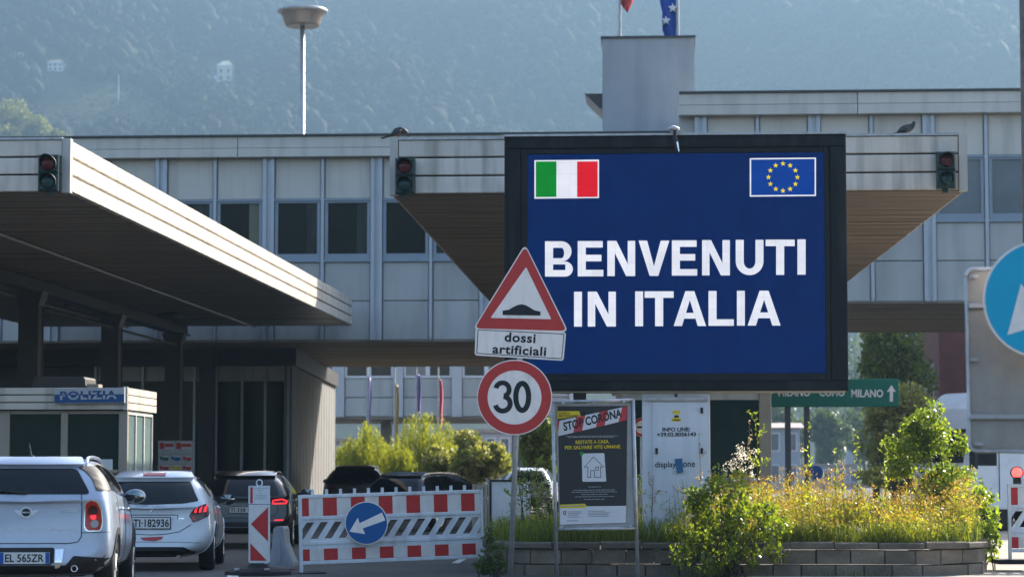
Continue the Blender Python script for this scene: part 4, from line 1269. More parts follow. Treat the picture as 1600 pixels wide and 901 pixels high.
for ln in ([(227, 465), (205, 468), (264, 405), (327, 466), (308, 465)], [(230, 464), (228, 530), (246, 530), (247, 488), (269, 488), (270, 530), (309, 530), (307, 462)], [(277, 466), (294, 466), (294, 485), (277, 485), (277, 464)]):
    stroke(mb, [O(*q) for q in ln], .95, Yo + .008, .001, .0045)
part('house_drawing', mb, sign_black, sheet)
pq('tick_mark', mat('tick_green', (.02, .25, .05), .4), [circ(191, 384, 12, 18)], .005)
rr = random.Random(2)
lines = []
for y, x0_, x1_ in ((277, 95, 415), (284, 110, 390), (586, 232, 308), (606, 140, 395), (618, 128, 408), (632, 190, 350), (646, 150, 392), (662, 205, 335)):
    x = x0_
    while x < x1_:
        wd = rr.uniform(9, 30); lines.append([(x, y - (x - x0_) * .012), (min(x + wd, x1_), y - (x - x0_) * .012), (min(x + wd, x1_), y + 4 - (x - x0_) * .012), (x, y + 4 - (x - x0_) * .012)]); x += wd + 4
tag(pq('small_print', mat('poster_grey', (.30, .31, .33), .5), lines, .0022), kind='stuff')
pq('white_strip', pw, [[(57, 708), (464, 703), (462, 806), (60, 819)]], .0025)
pq('yellow_tag', yellow_print, [[(58, 696), (210, 690), (220, 700), (218, 716), (58, 718)]], .004)
pq('shield', sign_red, [[(77, 735), (97, 734), (97, 752), (87, 762), (77, 752)]], .004)
pq('shield_cross', pw, [[(85, 739), (89, 739), (89, 753), (85, 753)], [(81, 744), (84.9, 744), (84.9, 748), (81, 748)], [(89.1, 744), (93, 744), (93, 748), (89.1, 748)]], .0055)
lines = []
for y, x0_, x1_ in ((738, 108, 190), (748, 108, 185), (758, 108, 170), (770, 108, 180), (792, 100, 170), (734, 232, 335), (745, 232, 365), (755, 232, 350), (765, 232, 360)):
    lines.append([(x0_, y), (x1_, y - 1), (x1_, y + 3), (x0_, y + 4)])
lines.append([(66, 703), (206, 699), (206, 705), (66, 709)])
tag(pq('small_print', grey_print, lines, .0055), kind='stuff')
for q in ((880, 629.5), (928, 628), (975, 626.5), (878, 822.5), (985, 821)):
    p = at(*q, Yo); mb = MB(); mb.box((p.x - .02, Yo - .03, p.z - .02), (p.x + .02, Yo + .03, p.z + .02)); part('clip', mb, galv, t)

# ================================================================== striped road barrier with arrow disc
def barrier(label, loc, rz, tilt, length, arrow=True, alabel=None):
    t = thing('road_barrier', label, 'barrier', loc, (0, -tilt, rz), group='red and white road barriers')
    H = .97
    mb = MB()
    for z, h_ in ((0, .05), (.27, .05), (.62, .05), (H - .05, .05)):
        mb.bevbox((.04, -.03, z), (length - .04, .03, z + h_), .006)
    mb.box((0, -.035, -.1), (.039, .035, H)); mb.box((length - .039, -.035, -.02), (length, .035, H))
    part('frame', mb, white_plastic, t, True)
    p_ = .2
    n = int((length - .08) / p_) + 1
    for za, zb_ in ((.05, .27), (.67, H - .05)):
        x = .04; k = 0
        if za < .1: za, zb_ = .055, .215
        first = .1
        while x < length - .05:
            xe = min(x + (first if k == 0 else p_), length - .04)
            mb = MB(); mb.box((x, -.018, za + .001), (xe, .018, zb_ - .001)); part('stripe', mb, stripe_red if k % 2 == 0 else stripe_white, t, True)
            x = xe; k += 1
    mb = MB(); mb.box((.04, -.02, .2155), (length - .04, .02, .269)); part('lower_rail', mb, white_plastic, t, True)
    # slanted openings: the solid bars between them
    z0, z1 = .32, .62
    sl_ = .20
    x = -.16
    while x < length:
        a_, b_ = x, x + .088
        q = [(a_, z0), (b_, z0), (b_ + sl_, z1), (a_ + sl_, z1)]
        # clip to the frame
        def clip(poly, lim, lower):
            out = []
            for i in range(len(poly)):
                p1, p2 = poly[i], poly[(i + 1) % len(poly)]
                in1 = p1[0] >= lim if lower else p1[0] <= lim; in2 = p2[0] >= lim if lower else p2[0] <= lim
                if in1: out.append(p1)
                if in1 != in2:
                    s = (lim - p1[0]) / (p2[0] - p1[0]); out.append((lim, p1[1] + s * (p2[1] - p1[1])))
            return out
        q = clip(clip(q, .041, True), length - .041, False) if q else q
        if len(q) >= 3:
            mb = MB(); mb.prism([(u, -.022, v) for u, v in q], (0, .044, 0)); part('slat', mb, white_plastic, t, True)
        x += p_
    mb = MB(); mb.box((.041, -.015, z0), (length - .041, .015, z0 + .035)); mb.box((.041, -.015, z1 - .035), (length - .041, .015, z1)); part('slat_edge', mb, white_plastic, t, True)
    for k in range(int(length / p_)):
        x = .2 + k * p_
        if x > length - .1: break
        mb = MB(); mb.box((x - .018, -.018, H), (x + .018, .018, H + .07)); part('stud', mb, white_plastic, t, True)
    mb = MB(); mb.box((-.2, -.32, -.16), (.3, .32, -.101)); part('foot', mb, rubber, t, True); mb = MB(); mb.box((length - .06, -.28, -.16), (length + .02, .28, -.081)); part('foot', mb, rubber, t, True)
    return t
bl = at(468.5, 882, 33.6); br2 = at(756, 871, 34.5)
blen = math.hypot(br2.x - bl.x, .9)
bar = barrier('striped road barrier closing the lane behind the blue arrow disc', (bl.x, 33.6, bl.z), math.atan2(.9, br2.x - bl.x), math.atan2(br2.z - bl.z, blen), blen)
def arrow_sign(label, cx, cy, r, Y, m, parent=None, post=None, scale=1.0, width=.25):
    c = at(cx, cy, Y)
    t = thing('arrow_sign', label, 'road sign', (c.x, Y, c.z - r * Y / FPX), group='round blue arrow signs')
    mb = MB(); flat(mb, circ(cx, cy, r, 64), Y, .012); part('plate', mb, sign_white, t)
    mb = MB(); flat(mb, circ(cx, cy, r * .962, 64), Y, .003, .004); part('blue_field', mb, m, t)
    return t, c
tA, cA = arrow_sign('blue arrow disc fixed on the striped barrier', 572.5, 816.5, 33.5, 33.75, sign_blue)
A = lambda x, y: (350 + x / 3.451, 640 + y / 3.451)
mb = MB(); flat(mb, [A(676, 655), A(722, 580), A(731, 610), A(852, 552), A(870, 594), A(748, 638), A(762, 668)], 33.75, .003, .008); part('arrow', mb, sign_white, tA)
mb = MB(); p = at(572, 816, 33.75); mb.box((p.x - .03, 33.765, p.z - .2), (p.x + .03, 33.80, p.z + .2)); part('bracket', mb, galv, tA)

# white reflector post stub and board behind the barrier's right end
Yw = 35.6
t = thing('white_board', 'plain white board with a black edge right of the barrier', 'board', (gx(784, Yw), Yw, 0))
p0, p1 = at(768, 752, Yw), at(801, 846, Yw)
mb = MB(); mb.box((p0.x, Yw, p1.z), (p1.x + .25, Yw + .03, p0.z)); part('panel', mb, white_paint, t)
mb = MB(); mb.box((p0.x - .03, Yw - .015, p1.z - .02), (p0.x - .001, Yw + .04, p0.z + .03)); mb.box((p0.x, Yw - .015, p0.z + .001), (p1.x + .25, Yw + .04, p0.z + .03)); part('edge', mb, sign_black, t)
mb = MB(); mb.box((p0.x - .03, Yw + .041, 0), (p0.x + .03, Yw + .09, p0.z)); mb.box((p1.x + .2, Yw + .041, 0), (p1.x + .26, Yw + .09, p0.z)); part('post', mb, galv, t)
Yw = 37.5
t = thing('wooden_pallet_fence', 'short tan plank fence behind the right end of the barrier', 'fence', (gx(762, Yw), Yw, 0))
for k in range(6):
    x = gx(738 + k * 6.2, Yw); mb = MB(); mb.box((x, Yw, .05), (x + .05, Yw + .02, 1.22)); part('plank', mb, booth_frame, t)
for za in (.2, .9):
    mb = MB(); mb.box((gx(736, Yw), Yw + .021, za), (gx(776, Yw), Yw + .05, za + .1)); part('rail', mb, booth_frame, t)

# ================================================================== chevron beacon, concrete foot
Yv = 33.0
c = at(405, 886, Yv)
t = thing('chevron_beacon', 'upright red and white chevron beacon on a black rubber foot', 'beacon', (c.x, Yv, 0))
V8 = lambda x, y: (380 + x / 5.6, 740 + y / 5.6)
mb = MB(); flat(mb, [V8(47, 268), V8(231, 268), V8(231, 768), V8(140, 812), V8(47, 768)], Yv, .04); part('panel', mb, white_plastic, t)
mb = MB(); flat(mb, [V8(62, 278), V8(218, 278), V8(218, 760), V8(62, 760)], Yv, .002, .002); part('reflector', mb, stripe_white, t)
for tr3 in ([V8(218, 288), V8(67, 436), V8(218, 590)], [V8(62, 602), V8(62, 757), V8(208, 757)]):
    mb = MB(); flat(mb, tr3, Yv, .002, .004); part('chevron', mb, stripe_red, t)
mb = MB(); flat(mb, rounded([V8(46, 102), V8(232, 102), V8(232, 262), V8(46, 262)], 1.2), Yv, .03, .004); np_ = part('notice_plate', mb, white_plastic, t)
mb = MB(); flat(mb, [V8(62, 116), V8(84, 116), V8(84, 256), V8(62, 256)], Yv, .002, .006); part('red_strip', mb, stripe_red, np_)
mb = MB()
for y, x0_, x1_ in ((122, 95, 215), (138, 120, 185), (165, 140, 162), (182, 110, 200), (198, 105, 205), (214, 105, 200)):
    flat(mb, [V8(x0_, y), V8(x1_, y), V8(x1_, y + 4), V8(x0_, y + 4)], Yv, .002, .006)
tag(part('small_print', mb, grey_print, np_), kind='stuff')
mb = MB(); p = at(*V8(140, 78), Yv); n_ = 14
mb.path([(p.x + .05 * math.cos(2 * math.pi * k / n_ - 1.57) * .8, Yv + .015, p.z + .045 * math.sin(2 * math.pi * k / n_ - 1.57)) for k in range(n_ + 1)], .009, 8); part('handle_ring', mb, white_plastic, t)
mb = MB()
mb.lathe([(.46, .0), (.45, .05), (.36, .085), (.16, .11), (.09, .16)], (c.x - .02, Yv + .02, 0), n=24); o = part('rubber_foot', mb, rubber, t)
mb = MB()
for dx in (-.28, .13): mb.box((c.x + dx, Yv - .36, .075), (c.x + dx + .06, Yv - .28, .1))
part('grip', mb, galv, t)
# grey concrete foot
Yc = 34.6
t = thing('concrete_block', 'grey concrete barrier foot beside the chevron beacon', 'concrete block', (gx(441, Yc), Yc, 0))
prof = [(421, 884), (421.5, 868), (425, 851), (427, 826), (430, 822.5), (441, 822), (443.5, 826), (445, 848), (452, 866), (458, 879), (458, 884)]
mb = MB()
q = [at(px, py, Yc) for px, py in orient(prof)]
mb.prism([(v.x, Yc, max(v.z, 0)) for v in q], (0, .5, 0)); cf = part('body', mb, mat('foot_plastic', (.30, .33, .36), .7, var=.12, dirt=(.12, .12, .12), dirt_amt=.5, streak=(6, 6, 2)), t)
mb = MB(); q = [at(px, py, Yc) for px, py in orient(rounded([(431.5, 842), (438, 842), (439.5, 879), (431, 879)], 2.5))]
mb.prism([(v.x, Yc - .012, v.z) for v in q], (0, .012, 0)); part('rib', mb, MATS['foot_plastic'], t)

# ================================================================== police booth
Yp = 40.0
pb = thing('police_booth', 'cream police booth with the blue POLIZIA sign under the left canopy', 'booth', (gx(100, Yp), Yp, 0))
xr = gx(197.5, Yp); xl = gx(-200, Yp)
z1 = gz(604.5, Yp, 150); z0 = gz(640, Yp, 150)
dep = 2.35
mb = MB(); mb.box((xl + .05, Yp + .05, z0 + .01), (xr - .05, Yp + dep, z1 - .02)); part('roof', mb, joint_m, pb)
h = (z1 - z0) / 3
for k in range(3):
    mb = MB(); mb.bevbox((xl, Yp, z0 + k * h + .008), (xr - .07, Yp + .05, z0 + (k + 1) * h - .008), .008); part('roof_fascia', mb, fascia_m, pb)
    za, zb_ = z0 + k * h + .008, z0 + (k + 1) * h - .008
    mb = MB(); mb.box((xr - .05, Yp + .06, za), (xr, Yp + dep, zb_)); part('roof_fascia', mb, fascia_m, pb)
mb = MB(); mb.box((xr - .068, Yp - .01, z0), (xr + .004, Yp + .058, z1 + .01)); part('corner_post', mb, trim_m, pb)
xw = gx(196, Yp) - .02; yw = Yp + .12
wl = booth_frame
mb = MB(); mb.box((xl + .1, yw + .05, 0), (xw - .06, Yp + dep - .1, z0 - .0)); 
mb2 = MB(); mb2.box((xl + .1, yw + .06, 0), (xw - .06, yw + .1, gz(735, Yp))); part('lower_wall', mb2, wl, pb)
mb2 = MB(); mb2.box((xl + .1, Yp + dep - .14, 0), (xw, Yp + dep - .1, z0)); part('back_wall', mb2, mat('booth_back', (.12, .13, .13), .7), pb)
mb2 = MB(); mb2.box((xl + .1, yw + .101, 0), (xw - .06, Yp + dep - .141, .1)); part('floor_slab', mb2, joint_m, pb)
for pa, pbb in ((-8, 11), (91, 102), (182, 195.5)):
    mb = MB(); mb.bevbox((gx(pa, Yp), yw, 0), (gx(pbb, Yp), yw + .1, z0 - .002), .01); part('front_post', mb, wl, pb)
zt_, zb_ = gz(645, Yp), gz(733, Yp)
for pa, pbb in ((-110, -8.5), (11.5, 90.5), (102.5, 181.5)):
    mb = MB(); mb.box((gx(pa, Yp), yw + .03, zb_), (gx(pbb, Yp), yw + .06, zt_)); part('window_pane', mb, glass_green, pb)
    mb = MB(); mb.box((gx(pa, Yp), yw + .01, zt_ + .002), (gx(pbb, Yp), yw + .08, z0 - .003)); part('window_head', mb, wl, pb)
    mb = MB(); mb.box((gx(pa, Yp), yw - .01, zb_ - .05), (gx(pbb, Yp), yw + .08, zb_ - .002)); part('window_sill', mb, wl, pb)
fw = mat('booth_side_frame', (.66, .66, .62), .4, var=.05)
glass_side = mat('booth_side_glass', (.16, .22, .20), .15, var=.2, scale=2, spec=.6)
ya, yb = yw + .105, Yp + dep - .145
nb = 3
for k in range(nb + 1):
    y = ya + (yb - ya) * k / nb
    mb = MB(); mb.box((xw - .06, y - .025 + (.025 if k == 0 else 0), 0), (xw, y + .025 - (.025 if k == nb else 0), z0 - .07)); part('side_post', mb, fw, pb)
    if k < nb:
        y2 = ya + (yb - ya) * (k + 1) / nb
        mb = MB(); mb.box((xw - .045, y + .026, .9), (xw - .025, y2 - .026, z0 - .07)); part('side_pane', mb, glass_side, pb)
        mb = MB(); mb.box((xw - .05, y + .026, 0), (xw - .02, y2 - .026, .899)); part('side_panel', mb, wl, pb)
mb = MB(); mb.box((xw - .06, ya, z0 - .069), (xw, yb, z0 - .003)); part('side_head', mb, fw, pb)
# sign on the roof edge
Ysg = Yp - .12
sg = thing('police_sign', 'white and blue sign reading POLIZIA on the booth roof edge', 'sign', (gx(138, Ysg), Ysg, gz(630, Ysg)))
Q7 = lambda x, y: (x / 4.096, 420 + y / 4.096)
mb = MB(); flat(mb, [Q7(346, 764), Q7(796, 757), Q7(796, 855), Q7(346, 860)], Ysg, .1); part('sign_box', mb, mat('police_white', (.45, .47, .50), .4, var=.1), sg)
pbl = mat('police_blue', (.012, .075, .22), .4, var=.1)
mb = MB(); flat(mb, [Q7(349, 803), Q7(793, 800), Q7(793, 852), Q7(349, 857)], Ysg, .003, .004); part('blue_band', mb, pbl, sg)
# letters: blue above, white where they cross the band
V, F = text_geo('POLIZIA', .03, 1.12)
def split_text(upper):
    bm = bmesh.new()
    tl, tr, bl__ = at(*Q7(385, 782), Ysg), at(*Q7(748, 775), Ysg), at(*Q7(385, 838), Ysg)
    bv = [bm.verts.new(((bl__ + (tl - bl__) * v + (tr - tl) * u).x, Ysg - .008, (bl__ + (tl - bl__) * v + (tr - tl) * u).z)) for u, v in V]
    for f in F:
        try: bm.faces.new([bv[i] for i in f])
        except ValueError: pass
    zc = at(*Q7(560, 808), Ysg).z
    bmesh.ops.bisect_plane(bm, geom=bm.verts[:] + bm.edges[:] + bm.faces[:], plane_co=(0, 0, zc), plane_no=(0, 0, 1), clear_inner=upper, clear_outer=not upper)
    mb = MB(); bm.verts.index_update()
    mb.add([v.co[:] for v in bm.verts], [[v.index for v in f.verts] for f in bm.faces]); bm.free()
    return mb
part('lettering', split_text(True), pbl, sg); part('lettering', split_text(False), MATS['police_white'], sg)
# air conditioner on the roof
Yr = Yp + 1.0
a, b = at(50, 588, Yr), at(134, 606, Yr)
t = thing('roof_unit', 'dark rounded air conditioner on the police booth roof', 'air conditioner', ((a.x + b.x) / 2, Yr, z1 - .02))
mb = MB(); pr_ = rounded([(a.x, z1 - .02), (a.x + .03, a.z), (b.x - .02, a.z - .0), (b.x, z1 - .02)], .06)
mb.prism([(x, Yr, z) for x, z in pr_[::-1]], (0, .8, 0)) if False else mb.prism([(x, Yr, z) for x, z in sorted(pr_, key=lambda q: 0)][::-1], (0, .8, 0))
part('casing', mb, mat('casing_dark', (.05, .047, .043), .6, var=.2), t)
mb = MB(); mb.box((b.x + .02, Yr, z1 - .01), (b.x + .22, Yr + .3, z1 + .09)); part('vent', mb, booth_frame, t)
# notice taped inside the window
mb = MB(); flat(mb, rect(157, 717, 176, 740), yw + .03 + Yp * 0, .002, .006) ; 
tag(part('notice_sheet', mb, white_paint, None), 'small white paper notice taped on the police booth window', 'notice')
# red and white notice panel
Yn_ = 61.5
t = thing('notice_stand', 'standing panel of red and white notices beside the dark columns', 'notice panel', (gx(274, Yn_), Yn_, 0))
mb = MB(); flat(mb, rect(247, 688, 302, 741), Yn_, .04); part('panel', mb, mat('notice_white', (.45, .43, .43), .6, var=.1), t)
nr = random.Random(8)
cells = [(248.5, 690, 272, 706), (274.5, 690, 300, 706), (249, 711.5, 264.5, 723), (267, 711.5, 282.5, 723), (285, 711.5, 300, 723), (249, 726, 264.5, 738), (267, 726, 282.5, 738), (285, 726, 300, 738)]
ncol = [sign_red, sign_red, mat('notice_green', (.02, .13, .09), .5), sign_blue, sign_red, sign_red, yellow_print, sign_red]
for (x0_, y0_, x1_, y1_), m in zip(cells, ncol):
    mb = MB(); flat(mb, rect(x0_, y0_, x1_, y1_), Yn_, .002, .003); sh = part('notice', mb, pw, t)
    mb = MB(); flat(mb, rect(x0_ + .8, y0_ + 1, x0_ + (x1_ - x0_) * .35, y1_ - 5), Yn_, .002, .006); flat(mb, rect(x0_ + (x1_ - x0_) * .38, y0_ + 2.5, x1_ - 1, y0_ + 7.5), Yn_, .002, .006); part('print', mb, m, sh)
    mb = MB()
    for j in range(2): flat(mb, rect(x0_ + 1.5, y1_ - 4 + 2 * j, x1_ - 2, y1_ - 3 + 2 * j), Yn_, .002, .006)
    tag(part('small_print', mb, grey_print, sh), kind='stuff')
for px in (252, 297):
    x = gx(px, Yn_); mb = MB(); mb.box((x - .03, Yn_ + .05, 0), (x + .03, Yn_ + .1, 1.6)); part('post', mb, steel_dark, t)

# ================================================================== right foreground: sign back, arrow disc, pole, barrier
Yf_ = 17.2
t = thing('sign_back', 'grey back of a large sign on a tubular frame at the right edge', 'road sign', (gx(1595, Yf_), Yf_, 0))
ol = rounded([(1509, 421), (1680, 417), (1680, 707), (1515, 704)], 12)
mb = MB(); flat(mb, rounded([(1511, 424), (1678, 420), (1678, 704), (1517, 701)], 10), Yf_, .012); part('panel', mb, alu_back, t)
mb = MB(); pts_ = [at(px, py, Yf_) for px, py in ol]; pts_.append(pts_[0]); mb.path([(p.x, Yf_ - .008, p.z) for p in pts_], .013, 8); part('rim', mb, galv, t, smooth=True)
for y in (478, 651):
    p0, p1 = at(1513, y, Yf_), at(1678, y - 2, Yf_)
    mb = MB(); mb.bevbox((p0.x, Yf_ - .035, p0.z - .018), (p1.x, Yf_ - .001, p0.z + .018), .006); part('bracket', mb, galv, t)
for q in ((1521, 432), (1521, 562), (1529, 693)):
    p = at(*q, Yf_); mb = MB(); mb.box((p.x - .03, Yf_ - .02, p.z - .012), (p.x + .03, Yf_ - .001, p.z + .012)); mb.tube((p.x, Yf_ - .02, p.z), (p.x, Yf_ - .035, p.z), .014, n=8); part('clip', mb, galv, t)
p = at(1640, 500, Yf_); mb = MB(); mb.tube((p.x, Yf_ - .07, 0), (p.x, Yf_ - .07, p.z + .7), .04, n=14); part('pole', mb, galv, t, smooth=True)
Yd = 16.9
tD, cD = arrow_sign('large bright blue arrow disc in front of the grey sign back', 1628, 467, 92, Yd, sign_cyan)
mb = MB(); ux = (-.695, .72)
def along(a_, s_):   # a along the arrow towards its tip (down left), s to its side
    return (1628 + ux[0] * a_ + ux[1] * s_, 467 + ux[1] * a_ - ux[0] * s_)
flat(mb, [along(78, 0), along(6, -40), along(8, -17), along(-70, -17), along(-70, 17), along(8, 17), along(6, 40)], Yd, .003, .008); part('arrow', mb, sign_white, tD)
p = at(1628, 467, Yd); mb = MB(); mb.box((p.x - .12, Yd + .013, p.z - .03), (p.x + .12, Yd + .2, p.z + .03)); part('bracket', mb, galv, tD)
mb = MB(); x = gx(1606, 26); mb.tube((x + .09, 26, 0), (x + .085, 26, 9), .11, .09, 16)
tag(part('concrete_pole', mb, mat('pole_brown', (.16, .13, .11), .8, var=.3, scale=7), None, smooth=True), 'brown weathered pole cut by the right edge of the picture', 'pole')
b0 = at(1576, 862, 35)
bar2 = barrier('striped barrier at the right edge beyond the planter', (b0.x, 35.0, b0.z), R(2), 0.0, 2.2)
Yl_ = 34.9
c = at(1590.5, 738, Yl_)
t = thing('warning_lamp', 'red warning lamp lit on top of the right barrier', 'lamp', (c.x, 35, b0.z + .97))
mb = MB(); mb.box((c.x - .05, 34.96, b0.z + .971), (c.x + .05, 35.04, c.z - .06)); part('lamp_base', mb, black_plastic, t)
mb = MB(); mb.lathe([(.075, .03), (.075, -.02), (.05, -.04), (.01, -.05)], (c.x, 35.0, c.z), 'Y', 20); part('lens', mb, mat('lamp_red_lit', (.6, .03, .03), .3, emit=(1, .07, .06), estr=1.1), t, smooth=True)
mb = MB(); mb.lathe([(.09, .05), (.09, -.01), (.078, -.012), (.078, .05)], (c.x, 35.0, c.z), 'Y', 20); part('lamp_housing', mb, black_plastic, t)

# ================================================================== raised planter of blocks
pl_t = thing('planter_wall', 'low planter wall of weathered concrete blocks round the weeds', 'planter', (.8, 34.5, 0))
PX0, PX1, PY0, PY1 = -2.45, 4.52, 32.95, 37.6
def planter_path():
    pts_ = []
    rA, rB = .9, 1.5
    pts_.append((PX0, PY1)); pts_.append((PX0, PY0 + rA))
    for k in range(1, 8): a = R(180 + 90 * k / 8); pts_.append((PX0 + rA + rA * math.cos(a), PY0 + rA + rA * math.sin(a)))
    pts_.append((PX0 + rA, PY0)); pts_.append((PX1 - rB, PY0))
    for k in range(1, 10): a = R(270 + 90 * k / 10); pts_.append((PX1 - rB + rB * math.cos(a), PY0 + rB + rB * math.sin(a)))
    pts_.append((PX1, PY0 + rB)); pts_.append((PX1, PY1))
    return [Vector((x, y, 0)) for x, y in pts_]
path_ = planter_path()
seglen = [(path_[i + 1] - path_[i]).length for i in range(len(path_) - 1)]
tot = sum(seglen)
def on_path(s):
    for i, L_ in enumerate(seglen):
        if s <= L_ or i == len(seglen) - 1:
            d_ = (path_[i + 1] - path_[i]).normalized()
            return path_[i] + d_ * min(s, L_), d_
        s -= L_
br_ = random.Random(12)
bmeshes = []
for k in range(7):
    mb = MB(); r = .012
    j = lambda: br_.uniform(-.006, .006)
    mb.add([(-.5 + .02 + j() * 0, r + j(), .02), (.5 - .02, r + j(), .02), (.5 - .02, r + j(), .98), (-.5 + .02, r + j(), .98),
            (-.5, r + .03, 0), (.5, r + .03, 0), (.5, r + .03, 1), (-.5, r + .03, 1), (-.5, .24, 0), (.5, .24, 0), (.5, .24, 1), (-.5, .24, 1)],
           [(0, 1, 2, 3), (4, 5, 1, 0), (5, 6, 2, 1), (6, 7, 3, 2), (7, 4, 0, 3), (8, 9, 5, 4), (9, 10, 6, 5), (10, 11, 7, 6), (11, 8, 4, 7), (9, 8, 11, 10)])
    bmeshes.append(mb.mesh('block', block_m))
cmesh = []
for k in range(4):
    mb = MB(); mb.add([(-.5, -.04, .15), (.5, -.04, .15), (.5, -.04 + br_.uniform(-.006, .006), .85), (-.5, -.04, .85), (-.49, -.02, 0), (.49, -.02, 0), (.49, -.02, 1), (-.49, -.02, 1), (-.49, .30, 0), (.49, .30, 0), (.49, .30, 1), (-.49, .30, 1)],
           [(0, 1, 2, 3), (4, 5, 1, 0), (5, 6, 2, 1), (6, 7, 3, 2), (7, 4, 0, 3), (8, 9, 5, 4), (9, 10, 6, 5), (10, 11, 7, 6), (11, 8, 4, 7), (9, 8, 11, 10)])
    cmesh.append(mb.mesh('coping_stone', coping_m))
for crs, (za, hh) in enumerate(((-.05, .205), (.162, .195))):
    s = 0.0 if crs == 0 else -.2
    while s < tot:
        L_ = br_.choice((.38, .42, .46))
        mid = s + L_ / 2
        if 0 < mid < tot:
            p, d_ = on_path(mid)
            put('block', br_.choice(bmeshes), pl_t, (p.x - .8, p.y - 34.5 + br_.uniform(-.004, .004), za), (br_.uniform(-.01, .01), br_.uniform(-.006, .006), math.atan2(d_.y, d_.x) + br_.uniform(-.015, .015)), (L_ - br_.uniform(.004, .012), 1, hh - br_.uniform(.003, .012)))
        s += L_
s = -.1
while s < tot:
    L_ = br_.uniform(.55, .8)
    if 0 < s + L_ / 2 < tot:
        p, d_ = on_path(s + L_ / 2)
        curve = min(abs(p.x - PX1), abs(p.x - PX0)) < 1.5
        put('coping_stone', br_.choice(cmesh), pl_t, (p.x - .8, p.y - 34.5, .362), (0, br_.uniform(-.006, .006), math.atan2(d_.y, d_.x) + br_.uniform(-.01, .01)), (L_ - .012, 1, .09 + br_.uniform(-.008, .008)))
    s += L_
mb = MB(); 
inner = [(p.x, p.y) for p in path_]
cxm, cym = .8, 35.5
mb.add([(x + (cxm - x) * .05, y + .2 if y < 34 else y, .40) for x, y in inner], [tuple(range(len(inner)))[::1]])
part('planter_soil', mb, soil_m, pl_t)

# ================================================================== pigeons
def pigeon(label, px, py, Y, facing, bent, size=.30, group='pigeons on the canopy roofs'):
    c = at(px, py, Y)
    t = thing('pigeon', label, 'bird', (c.x, Y, c.z), (0, 0, 0), group)
    f = facing
    body = [(-.14, .05, .006), (-.10, .075, .03), (-.03, .105, .062), (.05, .125, .066), (.10, .155, .045), (.125, .185, .032), (.135, .21, .030), (.15, .222, .02)]
    if bent:
        body = [(-.13, .045, .008), (-.09, .07, .03), (-.02, .115, .062), (.05, .135, .066), (.10, .125, .050), (.135, .10, .036), (.15, .075, .026)]
    mb = MB()
    mb.path([(c.x + f * x, Y + .1, c.z + z) for x, z, r in body], [r for x, z, r in body], 12)
    o = part('body', mb, feather_m, t, smooth=True)
    mb = MB(); h = body[-1]; mb.path([(c.x + f * h[0], Y + .1, c.z + h[1]), (c.x + f * (h[0] + (.035 if not bent else .015)), Y + .1, c.z + h[1] - (.008 if not bent else .035))], [.009, .002], 6); part('beak', mb, black_plastic, t)
    mb = MB(); mb.add([(c.x - f * .11, Y + .06, c.z + .07), (c.x - f * .11, Y + .14, c.z + .07), (c.x - f * .25, Y + .15, c.z + .02), (c.x - f * .25, Y + .05, c.z + .02), (c.x - f * .11, Y + .06, c.z + .05), (c.x - f * .11, Y + .14, c.z + .05), (c.x - f * .25, Y + .15, c.z + .012), (c.x - f * .25, Y + .05, c.z + .012)],
                      [(0, 1, 2, 3), (7, 6, 5, 4), (0, 4, 5, 1), (1, 5, 6, 2), (2, 6, 7, 3), (3, 7, 4, 0)]); part('tail', mb, feather_m, t)
    for s_ in (-1, 1):
        mb = MB(); mb.path([(c.x - f * .10, Y + .1 + s_ * .055, c.z + .07), (c.x + f * .0, Y + .1 + s_ * .07, c.z + .10), (c.x + f * .07, Y + .1 + s_ * .055, c.z + .13)], [.015, .035, .02], 8); part('wing', mb, feather_m, t, smooth=True)
        mb = MB(); mb.path([(c.x + f * .01, Y + .1 + s_ * .025, c.z + .07), (c.x + f * .02, Y + .1 + s_ * .025, c.z + .004)], .006, 6); mb.path([(c.x + f * .02, Y + .1 + s_ * .025, c.z + .005), (c.x + f * .05, Y + .1 + s_ * .03, c.z + .003)], .004, 5); part('leg', mb, mat('bird_leg', (.3, .08, .07), .6), t)
    return t
pigeon('dark pigeon bending down on the left corner of the billboard canopy', 620, 216.5, YC + .1, 1, True)
pigeon('small dark pigeon standing upright on the right canopy roof', 1416, 211.5, YC + .1, 1, False)
# ================================================================== vehicles
def paint(name, col, metal=0.35, rough=0.32):
    return mat(name, col, rough, metal=metal, var=0.03, scale=2, coat=0.8, dirt=(.12, .11, .10), dirt_amt=.18, streak=(3, 3, 4))
car_glass = mat('car_glass', (0.008, 0.010, 0.012), 0.05, var=0.4, scale=2.5, spec=0.35)
seam_m = mat('panel_gap', (0.01, 0.01, 0.011), 0.8, var=0.05)
tail_red = mat('tail_light_red', (0.42, 0.008, 0.008), 0.12, var=0.35, scale=25, coat=0.6)
tail_lit = mat('tail_light_lit', (0.5, 0.01, 0.01), 0.2, var=0.2, scale=25, emit=(1, 0.03, 0.05), estr=0.42)
tail_dark = mat('tail_light_dark', (0.05, 0.004, 0.005), 0.12, var=0.3, scale=25, coat=0.6)
alloy = mat('alloy_wheel', (0.55, 0.56, 0.58), 0.3, metal=0.9, var=0.08)
plate_m = mat('plate_white', (0.66, 0.66, 0.64), 0.45, var=0.06)
plate_blue = mat('plate_blue', (0.02, 0.09, 0.35), 0.45)

